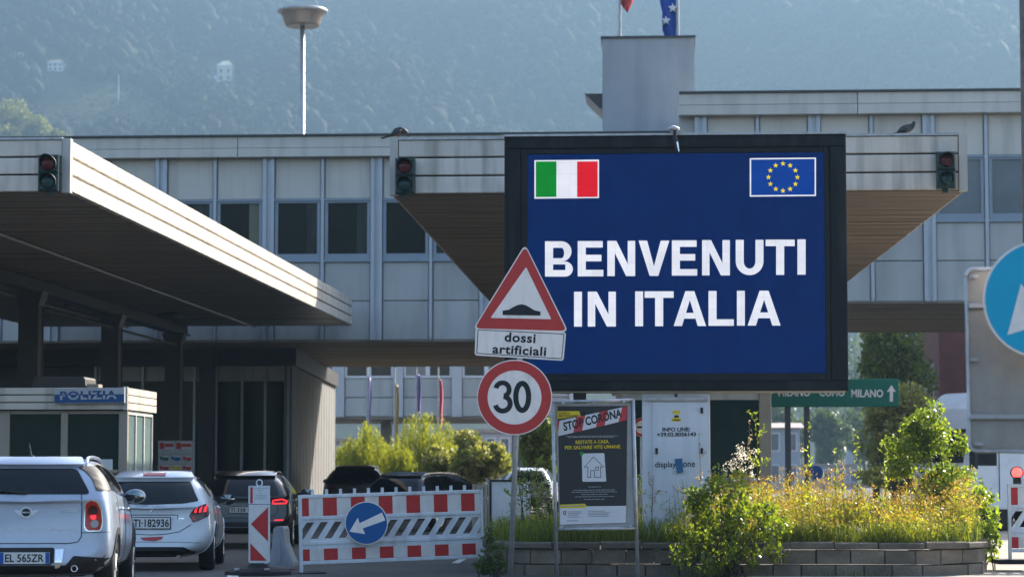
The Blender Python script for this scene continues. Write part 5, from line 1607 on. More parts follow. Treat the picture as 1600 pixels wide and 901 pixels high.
class Car:
    def __init__(s, name, label, cat, loc, rotz, st, W, H, body_m, wheels, wr=.33, group=None, off=None, lower_m=None):
        s.t = thing(name, label, cat, loc, (0, 0, R(rotz)), group)
        rings = []
        for (y, zb, zm, zbelt, zr, wl, wm, wb, wr_) in st:
            half = [(0, zb), (wl * .8, zb), (wl, zb + .13), (wm, zm), (wb, zbelt), ((wb + wr_) / 2 + .012, (zbelt + zr) / 2), (wr_, zr - min(.055, (zr - zbelt) * .35)), (wr_ * .62, zr - .008), (0, zr)]
            full = half + [(-x, z) for x, z in half[-2:0:-1]]
            k = max(0.0, 1 - y / .5)
            rings.append([(x, y + (off(z) * k if off else 0) + .10 * k * (abs(x) / (W / 2)) ** 3, z) for x, z in full])
        n = len(rings[0])
        vs = [p for r_ in rings for p in r_]
        fs = []
        for i in range(len(rings) - 1):
            for k in range(n):
                fs.append((i * n + k, i * n + (k + 1) % n, (i + 1) * n + (k + 1) % n, (i + 1) * n + k))
        b = (len(rings) - 1) * n
        # caps: quads between mirrored points
        for base, flip in ((0, True), (b, False)):
            q = [(base + 0, base + 1, base + n - 1)]
            for k in range(1, n // 2 - 1):
                q.append((base + k, base + k + 1, base + n - k - 1, base + n - k))
            q.append((base + n // 2 - 1, base + n // 2, base + n // 2 + 1))
            fs += [f if flip else f[::-1] for f in q]
        me = bpy.data.meshes.new('body'); me.from_pydata(vs, [], fs)
        o = bpy.data.objects.new('body', me); COL.objects.link(o)
        m1 = o.modifiers.new('s', 'SUBSURF'); m1.levels = m1.render_levels = 3
        cut = MB()
        for (yw,) in [(w_,) for w_ in wheels]:
            for sd in (-1, 1):
                cut.tube((sd * (W / 2 - .30), yw, wr), (sd * (W / 2 + .2), yw, wr), wr + .055, n=40)
        bm = bmesh.new(); bm.from_mesh(me); bmesh.ops.recalc_face_normals(bm, faces=bm.faces); bm.to_mesh(me); bm.free()
        dg = bpy.context.evaluated_depsgraph_get(); dg.update()
        ev = bpy.data.meshes.new_from_object(o.evaluated_get(dg))
        o.modifiers.clear(); o.data = ev
        mx = max(abs(v.co.x) for v in ev.vertices); mz = max(v.co.z for v in ev.vertices)
        for v in ev.vertices:
            v.co.x *= W / 2 / mx; v.co.z = v.co.z * H / mz
        s.W, s.H = W, H
        if wheels:
            co = solo('cutter', cut, None)
            bm = bmesh.new(); bm.from_mesh(co.data); bmesh.ops.recalc_face_normals(bm, faces=bm.faces); bm.to_mesh(co.data); bm.free()
            md = o.modifiers.new('b', 'BOOLEAN'); md.object = co; md.operation = 'DIFFERENCE'; md.solver = 'EXACT'
            dg = bpy.context.evaluated_depsgraph_get(); dg.update()
            ev2 = bpy.data.meshes.new_from_object(o.evaluated_get(dg))
            if len(ev2.vertices) > 500: o.data = ev2
            o.modifiers.clear(); bpy.data.objects.remove(co)
        o.data.materials.clear(); o.data.materials.append(body_m)
        for p in o.data.polygons: p.use_smooth = True
        try: o.data.set_sharp_from_angle(angle=R(42))
        except Exception: pass
        o.data.name = 'body'
        o.parent = s.t
        s.body = o
        s.bvh = BVHTree.FromPolygons([v.co.copy() for v in o.data.vertices], [tuple(p.vertices) for p in o.data.polygons])
        s.wheels(wheels, wr)
    def hit(s, u, v, side):
        if side == 'rear': o, d = Vector((u, -3, v)), Vector((0, 1, 0))
        elif side == 'front': o, d = Vector((u, 9, v)), Vector((0, -1, 0))
        elif side == 'right': o, d = Vector((3, u, v)), Vector((-1, 0, 0))
        elif side == 'left': o, d = Vector((-3, u, v)), Vector((1, 0, 0))
        else: o, d = Vector((u, v, 4)), Vector((0, 0, -1))
        h = s.bvh.ray_cast(o, d)
        if h[0] is None:
            q = Vector((u, 0, v)) if side == 'rear' else (Vector((u, 4, v)) if side == 'front' else (Vector((s.W / 2, u, v)) if side == 'right' else Vector((-s.W / 2, u, v))))
            h = s.bvh.find_nearest(q)
        nn = h[1]
        if nn.dot(d) > 0: nn = -nn
        return h[0], nn
    def patch(s, name, m, poly, side='rear', lift=.004, step=.05, parent=None, skirt=.012, smooth=True):
        """A piece that hugs the body: outline poly seen from one side, pressed on and lifted a little."""
        bm = bmesh.new()
        bm.faces.new([bm.verts.new((u, v, 0)) for u, v in poly])
        us, vs_ = [p[0] for p in poly], [p[1] for p in poly]
        x = math.floor(min(us) / step) * step + step
        while x < max(us):
            bmesh.ops.bisect_plane(bm, geom=bm.verts[:] + bm.edges[:] + bm.faces[:], plane_co=(x, 0, 0), plane_no=(1, 0, 0)); x += step
        x = math.floor(min(vs_) / step) * step + step
        while x < max(vs_):
            bmesh.ops.bisect_plane(bm, geom=bm.verts[:] + bm.edges[:] + bm.faces[:], plane_co=(0, x, 0), plane_no=(0, 1, 0)); x += step
        nrm = {}
        for v in bm.verts:
            p, nn = s.hit(v.co.x, v.co.y, side); nrm[v] = nn
        for v in bm.verts:
            p, nn = s.hit(v.co.x, v.co.y, side); v.co = p + nn * lift
        if skirt:
            be = [e for e in bm.edges if e.is_boundary]
            bv = {}
            for e in be:
                for v in e.verts:
                    if v not in bv: bv[v] = bm.verts.new(v.co - nrm[v] * skirt)
            for e in be:
                a, b = e.verts
                try: bm.faces.new((a, b, bv[b], bv[a]))
                except ValueError: pass
        bmesh.ops.recalc_face_normals(bm, faces=bm.faces)
        me = bpy.data.meshes.new(name); bm.to_mesh(me); bm.free()
        me.materials.append(m)
        if smooth:
            for p in me.polygons: p.use_smooth = True
            try: me.set_sharp_from_angle(angle=R(40))
            except Exception: pass
        return put(name, me, parent or s.t)
    def line(s, name, m, pts, wd, side='rear', lift=.0025, step=.04, parent=None):
        mb = MB()
        P_ = []
        for (u0, v0), (u1, v1) in zip(pts, pts[1:]):
            n = max(1, int(math.hypot(u1 - u0, v1 - v0) / step))
            for i in range(n): P_.append((u0 + (u1 - u0) * i / n, v0 + (v1 - v0) * i / n))
        P_.append(pts[-1])
        L_ = []
        for p in P_:
            q, nn = s.hit(p[0], p[1], side); L_.append(q + nn * lift)
        mb.path(L_, wd / 2, 5)
        return part(name, mb, m, parent or s.t, True, True)
    def text(s, txt, x0, x1, z0, z1, m, side='rear', bold=.02, lift=.012, name='lettering', spacing=1.0, parent=None):
        V, F = text_geo(txt, bold, spacing)
        mb = MB()
        vs = []
        for u, v in V:
            p, nn = s.hit(x0 + (x1 - x0) * u, z0 + (z1 - z0) * v, side); vs.append(p + nn * lift)
        mb.add(vs, F)
        return part(name, mb, m, parent or s.t, True)
    def flatplate(s, x0, x1, z0, z1, txt, lift=.02, blue=True, left_blue=True):
        y = min(s.hit(x0, z0, 'rear')[0].y, s.hit(x1, z1, 'rear')[0].y, s.hit((x0 + x1) / 2, (z0 + z1) / 2, 'rear')[0].y) - lift
        mb = MB(); mb.box((x0, y, z0), (x1, y + .012, z1)); pl = part('number_plate', mb, plate_m, s.t, True)
        mb = MB(); mb.box((x0 - .012, y + .004, z0 - .012), (x1 + .012, y + .03, z1 + .012)); part('plate_frame', mb, black_plastic, pl, True)
        e = .045 if blue else 0
        if blue:
            mb = MB(); mb.box((x0 + .002, y - .002, z0 + .002), (x0 + e, y - .0005, z1 - .002)); mb.box((x1 - e, y - .002, z0 + .002), (x1 - .002, y - .0005, z1 - .002)); part('blue_band', mb, plate_blue, pl, True)
        V, F = text_geo(txt, .02, 1.0)
        mb = MB(); a, b = x0 + e + .015, x1 - e - .015
        mb.add([(a + (b - a) * u, y - .002, z0 + .018 + (z1 - z0 - .036) * v) for u, v in V], F); part('lettering', mb, sign_black, pl, True)
        return pl
    def wheels(s, ys, r):
        tw = .21
        for yw in ys:
            for sd in (-1, 1):
                xo = sd * (s.W / 2 - .015)
                mb = MB()
                pr_ = [(r * .66, -tw), (r * .93, -tw), (r, -tw * .85), (r, -tw * .15), (r * .94, 0), (r * .68, .004), (r * .66, -.02)]
                mb.lathe([(a, xo + sd * h) for a, h in pr_], (0, yw, r), 'X', 32)
                whl = part('wheel', mb, rubber, s.t, True, True)
                mb = MB(); mb.lathe([(r * .67, xo - sd * .012), (r * .62, xo - sd * .03), (r * .60, xo - sd * .10), (.02, xo - sd * .11)], (0, yw, r), 'X', 28)
                for k in range(7):
                    a = 2 * math.pi * k / 7
                    c_, s_ = math.cos(a), math.sin(a)
                    p0 = Vector((xo - sd * .03, yw + c_ * r * .08, r + s_ * r * .08)); p1 = Vector((xo - sd * .02, yw + c_ * r * .63, r + s_ * r * .63))
                    mb.tube(p0, p1, .030, .022, 6)
                mb.tube((xo - sd * .06, yw, r), (xo - sd * .01, yw, r), .06, .05, 12)
                part('rim', mb, alloy, whl, True)
    def mirror(s, y, z, m, sides=(-1, 1), out=.19, dark=True):
        for sd in sides:
            p, nn = s.hit(y, z, 'right' if sd > 0 else 'left')
            c = Vector((sd * (s.W / 2 + out * .55), y, z + .04))
            mb = MB(); mb.path([p - Vector((sd * .03, 0, 0)), (p + c) / 2, c], [.035, .028, .03], 8)
            sh = part('mirror', mb, black_plastic, s.t, True, True)
            mb = MB(); n = 16
            mb.lathe([(.02, .09), (.07, .085), (.105, .05), (.118, 0), (.113, -.012)], c, 'Y', 20)
            mb.v = [(c.x + (x - c.x) * 1.05, yy, c.z + (zz_ - c.z) * .72) if True else (x, yy, zz_) for x, yy, zz_ in mb.v]
            part('mirror_shell', mb, m, sh, True, True)
            mb = MB(); mb.lathe([(.104, -.014), (.02, -.016)], c, 'Y', 20)
            mb.v = [(c.x + (x - c.x) * 1.05, yy, c.z + (zz_ - c.z) * .72) for x, yy, zz_ in mb.v]
            part('mirror_glass', mb, mat('mirror_glass', (.22, .27, .28), .06, metal=1.0, var=.02), sh, True, True)
    def arches(s, ys, r, m, w_=.06):
        for yw in ys:
            for side in ('right', 'left'):
                n = 22
                poly = [(yw + (r + .055 + .004) * math.cos(R(-14 + 208 * i / n)), r + (r + .059) * math.sin(R(-14 + 208 * i / n))) for i in range(n + 1)]
                poly += [(yw + (r + .055 + w_) * math.cos(R(194 - 208 * i / n)), r + (r + .055 + w_) * math.sin(R(194 - 208 * i / n))) for i in range(n + 1)]
                s.patch('arch_trim', m, poly, side, .012, .06, skirt=.03)
    def rails(s, x, y0, y1, m, h=.045):
        for sd in (-1, 1):
            P_ = []
            for i in range(9):
                y = y0 + (y1 - y0) * i / 8
                h_ = s.bvh.ray_cast(Vector((sd * x, y, 4)), Vector((0, 0, -1)))
                z = h_[0].z if h_[0] else s.H
                P_.append((sd * x, y, z + (h if 0 < i < 8 else 0)))
            mb = MB(); mb.path(P_, .019, 8); part('roof_rail', mb, m, s.t, True, True)
    def glasshouse(s, polys, side_m=car_glass):
        for p in polys:
            s.patch('side_window', side_m, p, 'right', .004); s.patch('side_window', side_m, p, 'left', .004)
    def side_detail(s, seams, handles, m):
        for side in ('right', 'left'):
            for ln in seams: s.line('door_gap', seam_m, ln, .007, side, .001)
            for (y, z) in handles:
                sg = 1 if side == 'right' else -1
                p, nn = s.hit(y, z, side); q, _ = s.hit(y + .17, z + .004, side)
                mb = MB(); mb.path([p, p + nn * .03, (p + q) / 2 + nn * .035, q + nn * .03, q], [.012, .014, .014, .014, .012], 8); part('door_handle', mb, m, s.t, True, True)
def rpoly(pts, r=.03, n=4): return rounded(pts, r, n)
def mir(pts): return pts + [(-x, z) for x, z in pts[::-1]]

# --- silver-blue tall small crossover, nearest
silver = paint('paint_ice_silver', (0.40, 0.46, 0.56), .25, .3)
st = [(0.00, .44, .62, 1.04, 1.09, .72, .80, .76, .68), (0.03, .38, .62, 1.09, 1.16, .80, .865, .81, .68), (0.10, .34, .62, 1.13, 1.31, .83, .89, .85, .67),
      (0.24, .30, .62, 1.15, 1.49, .84, .895, .865, .65), (0.42, .28, .62, 1.14, 1.56, .85, .895, .87, .64), (1.2, .26, .62, 1.11, 1.58, .85, .895, .875, .64),
      (2.2, .26, .62, 1.06, 1.56, .85, .895, .875, .63), (2.65, .26, .62, 1.04, 1.46, .85, .895, .875, .61), (3.05, .26, .62, 1.02, 1.16, .85, .895, .86, .63),
      (3.25, .27, .62, 1.0, 1.06, .84, .89, .84, .66), (3.8, .28, .6, .93, .97, .82, .88, .80, .62), (4.03, .32, .58, .80, .84, .76, .84, .74, .6), (4.10, .36, .56, .68, .72, .66, .74, .62, .5)]
X0 = (41 - 1034) / 151.0
mini = Car('parked_car', 'silver-blue compact car with EL 565ZR plate at the left edge', 'car', (gx(41, 25.0), 25.0, 0), 8.2, st, 1.79, 1.555, silver, (.76, 3.32), .335, 'cars waiting at the border',
           off=lambda z: -.05 if z < .66 else 0.0)
Z = lambda py: (742 + 1.35 * 151 - py) / 151.0
Xm = lambda px: (px - 41) / 151.0
mini.patch('rear_window', car_glass, rpoly(mir([(-.66, Z(771.5)), (-.50, Z(731))])[:2] + [(.50, Z(731)), (.66, Z(771.5))], .05), 'rear', .005)
mini.patch('spoiler', silver, rpoly([(-.57, Z(729.5)), (-.52, Z(719)), (.52, Z(719)), (.57, Z(729.5))], .02), 'rear', .05, skirt=.08)
for sd in (-1, 1):
    p_ = [(sd * Xm(133.5), Z(786)), (sd * Xm(140), Z(781)), (sd * Xm(150), Z(783)), (sd * Xm(157.5), Z(797)), (sd * Xm(159.5), Z(815)), (sd * Xm(157), Z(828)), (sd * Xm(137), Z(828.5)), (sd * Xm(133), Z(822))]
    mini.patch('tail_light_chrome', chrome, rpoly([(x * 1.0 + sd * (.012 if abs(x) > .68 else -.012), z + (.012 if z > .9 else -.012)) for x, z in p_], .03), 'rear', .006, .03, skirt=.03)
    tl_ = mini.patch('tail_light', tail_red, rpoly(p_, .025), 'rear', .014, .03, skirt=.03)
    for (cx_, cz_, r_, m_) in ((145, 797, .052, tail_dark), (148, 818, .042, mat('lens_clear', (.35, .33, .33), .1, var=.1)), (146, 807, .03, tail_lit)):
        mini.patch('lamp', m_, [(sd * Xm(cx_) + r_ * math.cos(2 * math.pi * k / 18), Z(cz_) + r_ * math.sin(2 * math.pi * k / 18)) for k in range(18)], 'rear', .019, .03, parent=tl_)
mini.line('tailgate_gap', seam_m, [(-.57, Z(771)), (-.575, Z(800)), (-.575, Z(838)), (-.54, Z(846)), (-.45, Z(848.5)), (.45, Z(848.5)), (.54, Z(846)), (.575, Z(838)), (.575, Z(800)), (.57, Z(771))], .010)
mini.line('bumper_gap', seam_m, [(-.86, Z(831)), (-.58, Z(832))], .007); mini.line('bumper_gap', seam_m, [(.58, Z(832)), (.86, Z(831))], .007)
mini.patch('lower_bumper', black_plastic, rpoly([(-.88, .33), (-.88, Z(872)), (-.50, Z(868)), (-.42, Z(883)), (.42, Z(883)), (.50, Z(868)), (.88, Z(872)), (.88, .33)], .02), 'rear', .008, .05, skirt=.03)
mini.patch('plate_recess', black_plastic, rpoly([(-.30, Z(890)), (-.30, Z(855)), (.30, Z(855)), (.30, Z(890))], .02), 'rear', .006)
mini.flatplate(-.26, .26, Z(880), Z(862), 'EL 565ZR', .022)
for sd in (-1, 1):
    mini.patch('bumper_insert', chrome, rpoly([(sd * .31, Z(888)), (sd * .31, Z(858)), (sd * .40, Z(857)), (sd * .385, Z(876)), (sd * .36, Z(885))], .012), 'rear', .012, .03)
mb = MB(); p, nn = mini.hit(.51, Z(888), 'rear'); mb.lathe([(.035, .05), (.036, -.05), (.028, -.052), (.026, .02)], p, 'Y', 20); part('exhaust', mb, chrome, mini.t, True, True)
# emblem: round badge between two wings
em = mini.patch('emblem', badge_silver, [(.062 * math.cos(2 * math.pi * k / 24), Z(800) + .058 * math.sin(2 * math.pi * k / 24)) for k in range(24)], 'rear', .014, .03)
for sd in (-1, 1):
    mini.patch('emblem_wing', badge_silver, [(sd * .055, Z(797)), (sd * .125, Z(796.2)), (sd * .118, Z(798.4)), (sd * .092, Z(801.5)), (sd * .075, Z(804)), (sd * .055, Z(805))], 'rear', .010, .03, parent=em)
mini.patch('emblem_face', sign_black, [(.046 * math.cos(2 * math.pi * k / 24), Z(800) + .042 * math.sin(2 * math.pi * k / 24)) for k in range(24)], 'rear', .018, .03, parent=em)
mini.text('MINI', -.036, .036, Z(801.2), Z(798.8), badge_silver, lift=.022, parent=em)
wd_ = .042
for k, ch in enumerate('COUNTRYMAN'):
    xc_ = -.47 + k * .104
    w2 = .012 if ch == 'I' else .021
    mini.text(ch, xc_ - w2, xc_ + w2, Z(828), Z(823), badge_silver, lift=.008, bold=.01)
mini.text('COOPER', .36, .49, Z(797), Z(793.2), badge_silver, lift=.008); mini.text('D', .50, .53, Z(799), Z(794), badge_silver, lift=.008)
mini.line('badge_bar', chrome, [(.36, Z(798.6)), (.49, Z(798.6))], .008)
for side in ('right', 'left'): mini.patch('quarter_pillar', black_plastic, rpoly([(.12, 1.19), (.27, 1.44), (.49, 1.45), (.415, 1.19)], .02), side, .012)
mini.glasshouse([rpoly([(.42, 1.20), (.50, 1.45), (.95, 1.47), (.98, 1.17)], .04), rpoly([(1.04, 1.16), (1.02, 1.47), (1.78, 1.485), (1.82, 1.12)], .03), rpoly([(1.88, 1.115), (1.86, 1.485), (2.36, 1.46), (2.86, 1.12), (2.84, 1.08)], .03)])
mini.side_detail([[(1.02, 1.14), (1.0, .95), (1.12, .60), (1.16, .36), (1.9, .34)], [(1.85, 1.1), (1.86, .36)], [(2.9, 1.05), (2.92, .36)]], [(1.12, .99), (1.98, .975)], chrome)
mini.arches((.76, 3.32), .335, black_plastic, .075)
for side in ('right', 'left'):
    mini.patch('sill_trim', black_plastic, rpoly([(1.16, .28), (1.16, .40), (2.90, .40), (2.90, .28)], .02), side, .012, .08, skirt=.03)
mini.mirror(2.78, 1.07, silver, out=.06)
mini.rails(.58, .35, 2.2, silver)
mini.patch('windscreen', car_glass, rpoly([(-.62, 1.12), (-.53, 1.47), (.53, 1.47), (.62, 1.12)], .05), 'front', .004)
for sd in (-1, 1): mini.patch('headlight', mat('headlight', (.5, .52, .55), .1, var=.1), [(sd * .60 + .12 * math.cos(2 * math.pi * k / 20), .80 + .10 * math.sin(2 * math.pi * k / 20)) for k in range(20)], 'front', .01)
mb = MB(); mb.path([(-.02, .62, 1.55), (-.02, .50, 1.64), (-.02, .40, 1.70)], [.012, .006, .003], 6); mb.lathe([(.03, 0), (.022, .025)], (-.02, .62, 1.545), n=10); part('aerial', mb, black_plastic, mini.t, True)
p0, n0 = mini.hit(0, Z(770), 'rear'); mb = MB(); mb.path([p0 + Vector((0, -.02, 0)), mini.hit(-.2, Z(767), 'rear')[0] + Vector((0, -.03, 0)), mini.hit(-.42, Z(764), 'rear')[0] + Vector((0, -.02, 0))], [.012, .01, .006], 6); part('rear_wiper', mb, black_plastic, mini.t, True)

# --- white hatchback
white = paint('paint_pearl_white', (0.58, 0.62, 0.66), .1, .3)
st = [(0.00, .34, .55, .90, .93, .66, .76, .72, .60), (0.03, .28, .55, .95, 1.0, .74, .83, .78, .62), (0.12, .24, .55, .99, 1.12, .78, .86, .815, .62),
      (0.30, .22, .56, 1.0, 1.33, .80, .87, .83, .58), (0.50, .20, .56, 1.0, 1.43, .81, .87, .84, .57), (1.1, .20, .56, .98, 1.475, .82, .87, .845, .57),
      (1.9, .20, .56, .94, 1.47, .82, .87, .845, .56), (2.3, .20, .56, .92, 1.38, .82, .87, .845, .55), (2.85, .20, .56, .91, 1.07, .82, .87, .83, .60),
      (3.05, .20, .56, .90, .97, .81, .865, .81, .62), (3.6, .22, .54, .80, .85, .79, .85, .76, .58), (3.87, .26, .5, .68, .72, .72, .80, .68, .5), (3.96, .3, .48, .58, .62, .62, .7, .58, .45)]
pg = Car('parked_car', 'white hatchback with TI 182936 plate behind the silver-blue car', 'car', (gx(237, 34.0), 34.0, 0), 7.2, st, 1.74, 1.40, white, (.68, 3.2), .31, 'cars waiting at the border', off=lambda z: -.05 if z < .60 else 0.0)
s_ = FPX / 34.0
Z = lambda py: (742 + 1.35 * s_ - py) / s_
Xp = lambda px: (px - 237) / s_
pg.patch('rear_window', car_glass, rpoly([(-.66, .99), (-.62, 1.06), (-.52, 1.265), (.52, 1.265), (.62, 1.06), (.66, .99), (.45, .955), (0, .94), (-.45, .955)], .03), 'rear', .005)
pg.patch('spoiler', white, rpoly([(-.55, 1.275), (-.48, 1.36), (.48, 1.36), (.55, 1.275)], .02), 'rear', .06, skirt=.09)
pg.patch('third_brake_light', tail_red, rpoly([(-.15, 1.292), (-.15, 1.325), (.17, 1.325), (.17, 1.292)], .01), 'rear', .072)
for sd in (-1, 1):
    p_ = [(sd * Xp(295.5), Z(805)), (sd * Xp(303), Z(794)), (sd * Xp(321), Z(786.5)), (sd * Xp(327), Z(795)), (sd * Xp(326), Z(806)), (sd * Xp(311), Z(813)), (sd * Xp(302), Z(815.5))]
    tl_ = pg.patch('tail_light', tail_dark, rpoly(p_, .015), 'rear', .010, .03, skirt=.03)
    for k in range(3):
        a = 303.5 + 7.2 * k
        pg.patch('light_claw', tail_lit, [(sd * Xp(a), Z(800.5 - k * .6)), (sd * Xp(a + 1.2), Z(795.5 - k * 1.6)), (sd * Xp(a + 5.5), Z(791.5 - k * 1.8)), (sd * Xp(a + 4.0), Z(797 - k * .8)), (sd * Xp(a + 4.2), Z(800 - k * .6))], 'rear', .016, .03, parent=tl_)
    pg.patch('lamp', tail_red, [(sd * Xp(299), Z(806)), (sd * Xp(304), Z(806)), (sd * Xp(308), Z(812)), (sd * Xp(303), Z(814))], 'rear', .016, .03, parent=tl_)
pg.line('tailgate_gap', seam_m, [(-.56, .66), (-.40, .56), (-.2, .525), (0, .515), (.2, .525), (.40, .56), (.56, .66)], .010)
pg.patch('plate_recess', white, rpoly([(-.36, .60), (-.36, .795), (.36, .795), (.36, .60)], .02), 'rear', -.004)
pg.line('recess_edge', seam_m, [(-.36, .60), (-.36, .795), (.37, .795), (.37, .74)], .012)
pg.flatplate(-.265, .265, Z(824.5), Z(808), 'TI·182936', .03, blue=False)
pg.patch('fog_light', tail_red, rpoly([(-.16, Z(839)), (.17, Z(837.5)), (.15, Z(842)), (.05, Z(844.5)), (-.10, Z(843.5))], .008), 'rear', .008, .03)
pg.patch('lower_bumper', black_plastic, rpoly([(-.66, .17), (-.60, .28), (-.46, .345), (.46, .345), (.60, .28), (.66, .17)], .02), 'rear', .010, .05, skirt=.03)
pg.line('bumper_crease', seam_m, [(-.7, .40), (-.4, .415), (.4, .415), (.7, .40)], .006)
p, nn = pg.hit(.01, .865, 'rear'); mb = MB(); mb.path([p + Vector((-.025, -.01, -.03)), p + Vector((.0, -.012, .0)), p + Vector((.02, -.012, .03)), p + Vector((.03, -.01, .018))], .008, 6); part('emblem', mb, chrome, pg.t, True)
pg.line('chrome_strip', chrome, [(-.22, .918), (.22, .918)], .012)
pg.text('208', .37, .46, .735, .755, chrome, lift=.006)
pg.glasshouse([rpoly([(.50, 1.06), (.62, 1.28), (1.22, 1.345), (1.28, .985)], .04), rpoly([(1.36, .98), (1.31, 1.35), (1.95, 1.335), (2.66, .97), (2.62, .94)], .03)])
pg.side_detail([[(1.32, .95), (1.34, .5), (1.2, .30), (2.4, .28)], [(2.68, .92), (2.62, .3)], [(.62, .94), (.9, .5)]], [(1.10, .89), (1.45, .87)], chrome)
pg.arches((.68, 3.2), .31, white, .03)
pg.mirror(2.48, .95, black_plastic, out=.13)
pg.patch('windscreen', car_glass, rpoly([(-.58, 1.02), (-.48, 1.33), (.48, 1.33), (.58, 1.02)], .05), 'front', .004)
for sd in (-1, 1): pg.patch('headlight', MATS['headlight'], rpoly([(sd * .45, .66), (sd * .52, .74), (sd * .72, .78), (sd * .70, .66)], .02), 'front', .01)
mb = MB(); mb.path([(.02, .75, 1.40), (.02, .62, 1.49)], [.008, .004], 6); part('aerial', mb, black_plastic, pg.t, True)
mb = MB(); P_ = [(-.05, .955), (-.28, .968), (-.50, .985)]; mb.path([pg.hit(a, b, 'rear')[0] + Vector((0, -.022, 0)) for a, b in P_], [.014, .010, .006], 6); part('rear_wiper', mb, black_plastic, pg.t, True)
mb = MB(); q = pg.hit(.38, .24, 'rear')[0]; mb.tube((.38, q.y - .03, .20), (.38, q.y + .1, .20), .032, n=14); part('exhaust', mb, chrome, pg.t, True)

# --- dark crossover
dark = paint('paint_black', (0.016, 0.017, 0.02), .2, .25)
st = [(0.00, .42, .62, .95, .98, .72, .82, .78, .66), (0.03, .36, .62, .99, 1.04, .80, .885, .84, .67), (0.12, .32, .62, 1.02, 1.16, .84, .905, .86, .66),
      (0.30, .29, .62, 1.04, 1.36, .85, .91, .87, .63), (0.50, .27, .62, 1.04, 1.47, .86, .91, .875, .61), (1.2, .26, .62, 1.02, 1.52, .86, .91, .88, .61),
      (2.2, .26, .62, .98, 1.51, .86, .91, .88, .60), (2.7, .26, .62, .97, 1.40, .86, .91, .88, .59), (3.3, .26, .62, .96, 1.10, .86, .91, .87, .63),
      (3.5, .27, .62, .95, 1.02, .85, .90, .85, .66), (4.1, .28, .6, .86, .91, .83, .89, .80, .62), (4.35, .32, .56, .74, .78, .76, .84, .72, .55), (4.43, .36, .54, .64, .68, .66, .74, .62, .5)]
def crossover(label, loc, rz, W, H, m, lit, group, plate=None, rails=True, stt=st):
    c = Car('parked_car', label, 'car', loc, rz, stt, W, H, m, (.82, stt[-1][0] - .88), .34, group, off=lambda z: -.05 if z < .66 else 0.0)
    k = H / 1.50
    q = lambda pts: [(x * W / 1.82, z * k) for x, z in pts]
    c.patch('rear_window', car_glass, rpoly(q([(-.68, 1.03), (-.54, 1.35), (.54, 1.35), (.68, 1.03)]), .05), 'rear', .005)
    c.patch('spoiler', m, rpoly(q([(-.57, 1.365), (-.50, 1.45), (.50, 1.45), (.57, 1.365)]), .02), 'rear', .06, skirt=.09)
    for sd in (-1, 1):
        p_ = q([(sd * .52, .845), (sd * .54, .955), (sd * .74, .985), (sd * .86, .93), (sd * .84, .86)])
        tl_ = c.patch('tail_light', tail_dark, rpoly(p_, .02), 'rear', .010, .03, skirt=.03)
        if lit:
            ln = q([(sd * .55, .875), (sd * .56, .935), (sd * .72, .96), (sd * .82, .92), (sd * .80, .88), (sd * .55, .872)])
            c.line('light_bar', tail_lit, ln, .028, 'rear', .014, parent=tl_)
        c.patch('reflector', tail_lit if lit else tail_red, rpoly(q([(sd * .58, .545), (sd * .58, .565), (sd * .76, .57), (sd * .76, .55)]), .005), 'rear', .01, .03)
    c.line('tailgate_gap', seam_m, q([(-.66, .98), (-.64, .7), (-.5, .60), (.5, .60), (.64, .7), (.66, .98)]), .010)
    c.patch('lower_bumper', black_plastic, rpoly(q([(-.88, .34), (-.88, .52), (.88, .52), (.88, .34)]), .03), 'rear', .008, .06, skirt=.03)
    if plate: c.flatplate(-.25, .25, .70 * k, .81 * k, plate, .025, blue=False)
    L_ = stt[-1][0]; f = L_ / 4.43
    c.glasshouse([rpoly([(.45, 1.10 * k), (.62, 1.34 * k), (1.05, 1.40 * k), (1.08, 1.06 * k)], .04), rpoly([(1.15, 1.06 * k), (1.12, 1.41 * k), (1.95 * f, 1.42 * k), (1.98 * f, 1.03 * k)], .03), rpoly([(2.04 * f, 1.03 * k), (2.02 * f, 1.42 * k), (2.5 * f, 1.38 * k), (3.1 * f, 1.03 * k), (3.06 * f, 1.0 * k)], .03)])
    c.side_detail([[(1.1, 1.03 * k), (1.12, .9 * k), (1.28, .5), (1.3, .38), (2.0 * f, .36)], [(2.0 * f, 1.0 * k), (2.0 * f, .38)], [(3.1 * f, .98 * k), (3.06 * f, .38)]], [(1.22, .93 * k), (2.12 * f, .92 * k)], chrome)
    c.arches((.82, L_ - .88), .34, black_plastic, .06)
    c.mirror(2.95 * f, 1.02 * k, m, out=.2)
    if rails: c.rails(.56 * W / 1.82, .45, 2.4 * f, chrome)
    c.patch('windscreen', car_glass, rpoly(q([(-.64, 1.08), (-.52, 1.40), (.52, 1.40), (.64, 1.08)]), .05), 'front', .004)
    for sd in (-1, 1): c.patch('headlight', MATS['headlight'], rpoly(q([(sd * .48, .70), (sd * .52, .80), (sd * .78, .84), (sd * .76, .72)]), .02), 'front', .01)
    return c
bc = crossover('black crossover with lit red tail lights behind the chevron beacon', (gx(380, 44.5), 44.5, 0), 5.0, 1.80, 1.43, dark, True, 'cars waiting at the border', 'TI 338 136')
suv = crossover('tall black off-roader beyond the barrier beside the concrete end wall', (gx(553, 74.0), 74.0, 0), 3.0, 1.95, 1.66, dark, False, 'black cars beyond the barrier')
wag = crossover('low black estate car turned to the right beyond the barrier', (gx(612, 58.5), 58.5, 0), -24, 1.84, 1.43, dark, False, 'black cars beyond the barrier', rails=True)
sil = crossover('small white car mostly hidden behind the sign pole and weeds', (gx(822, 86), 86.0, 0), -4, 1.80, 1.62, white, False, 'cars beyond the planter', rails=False)

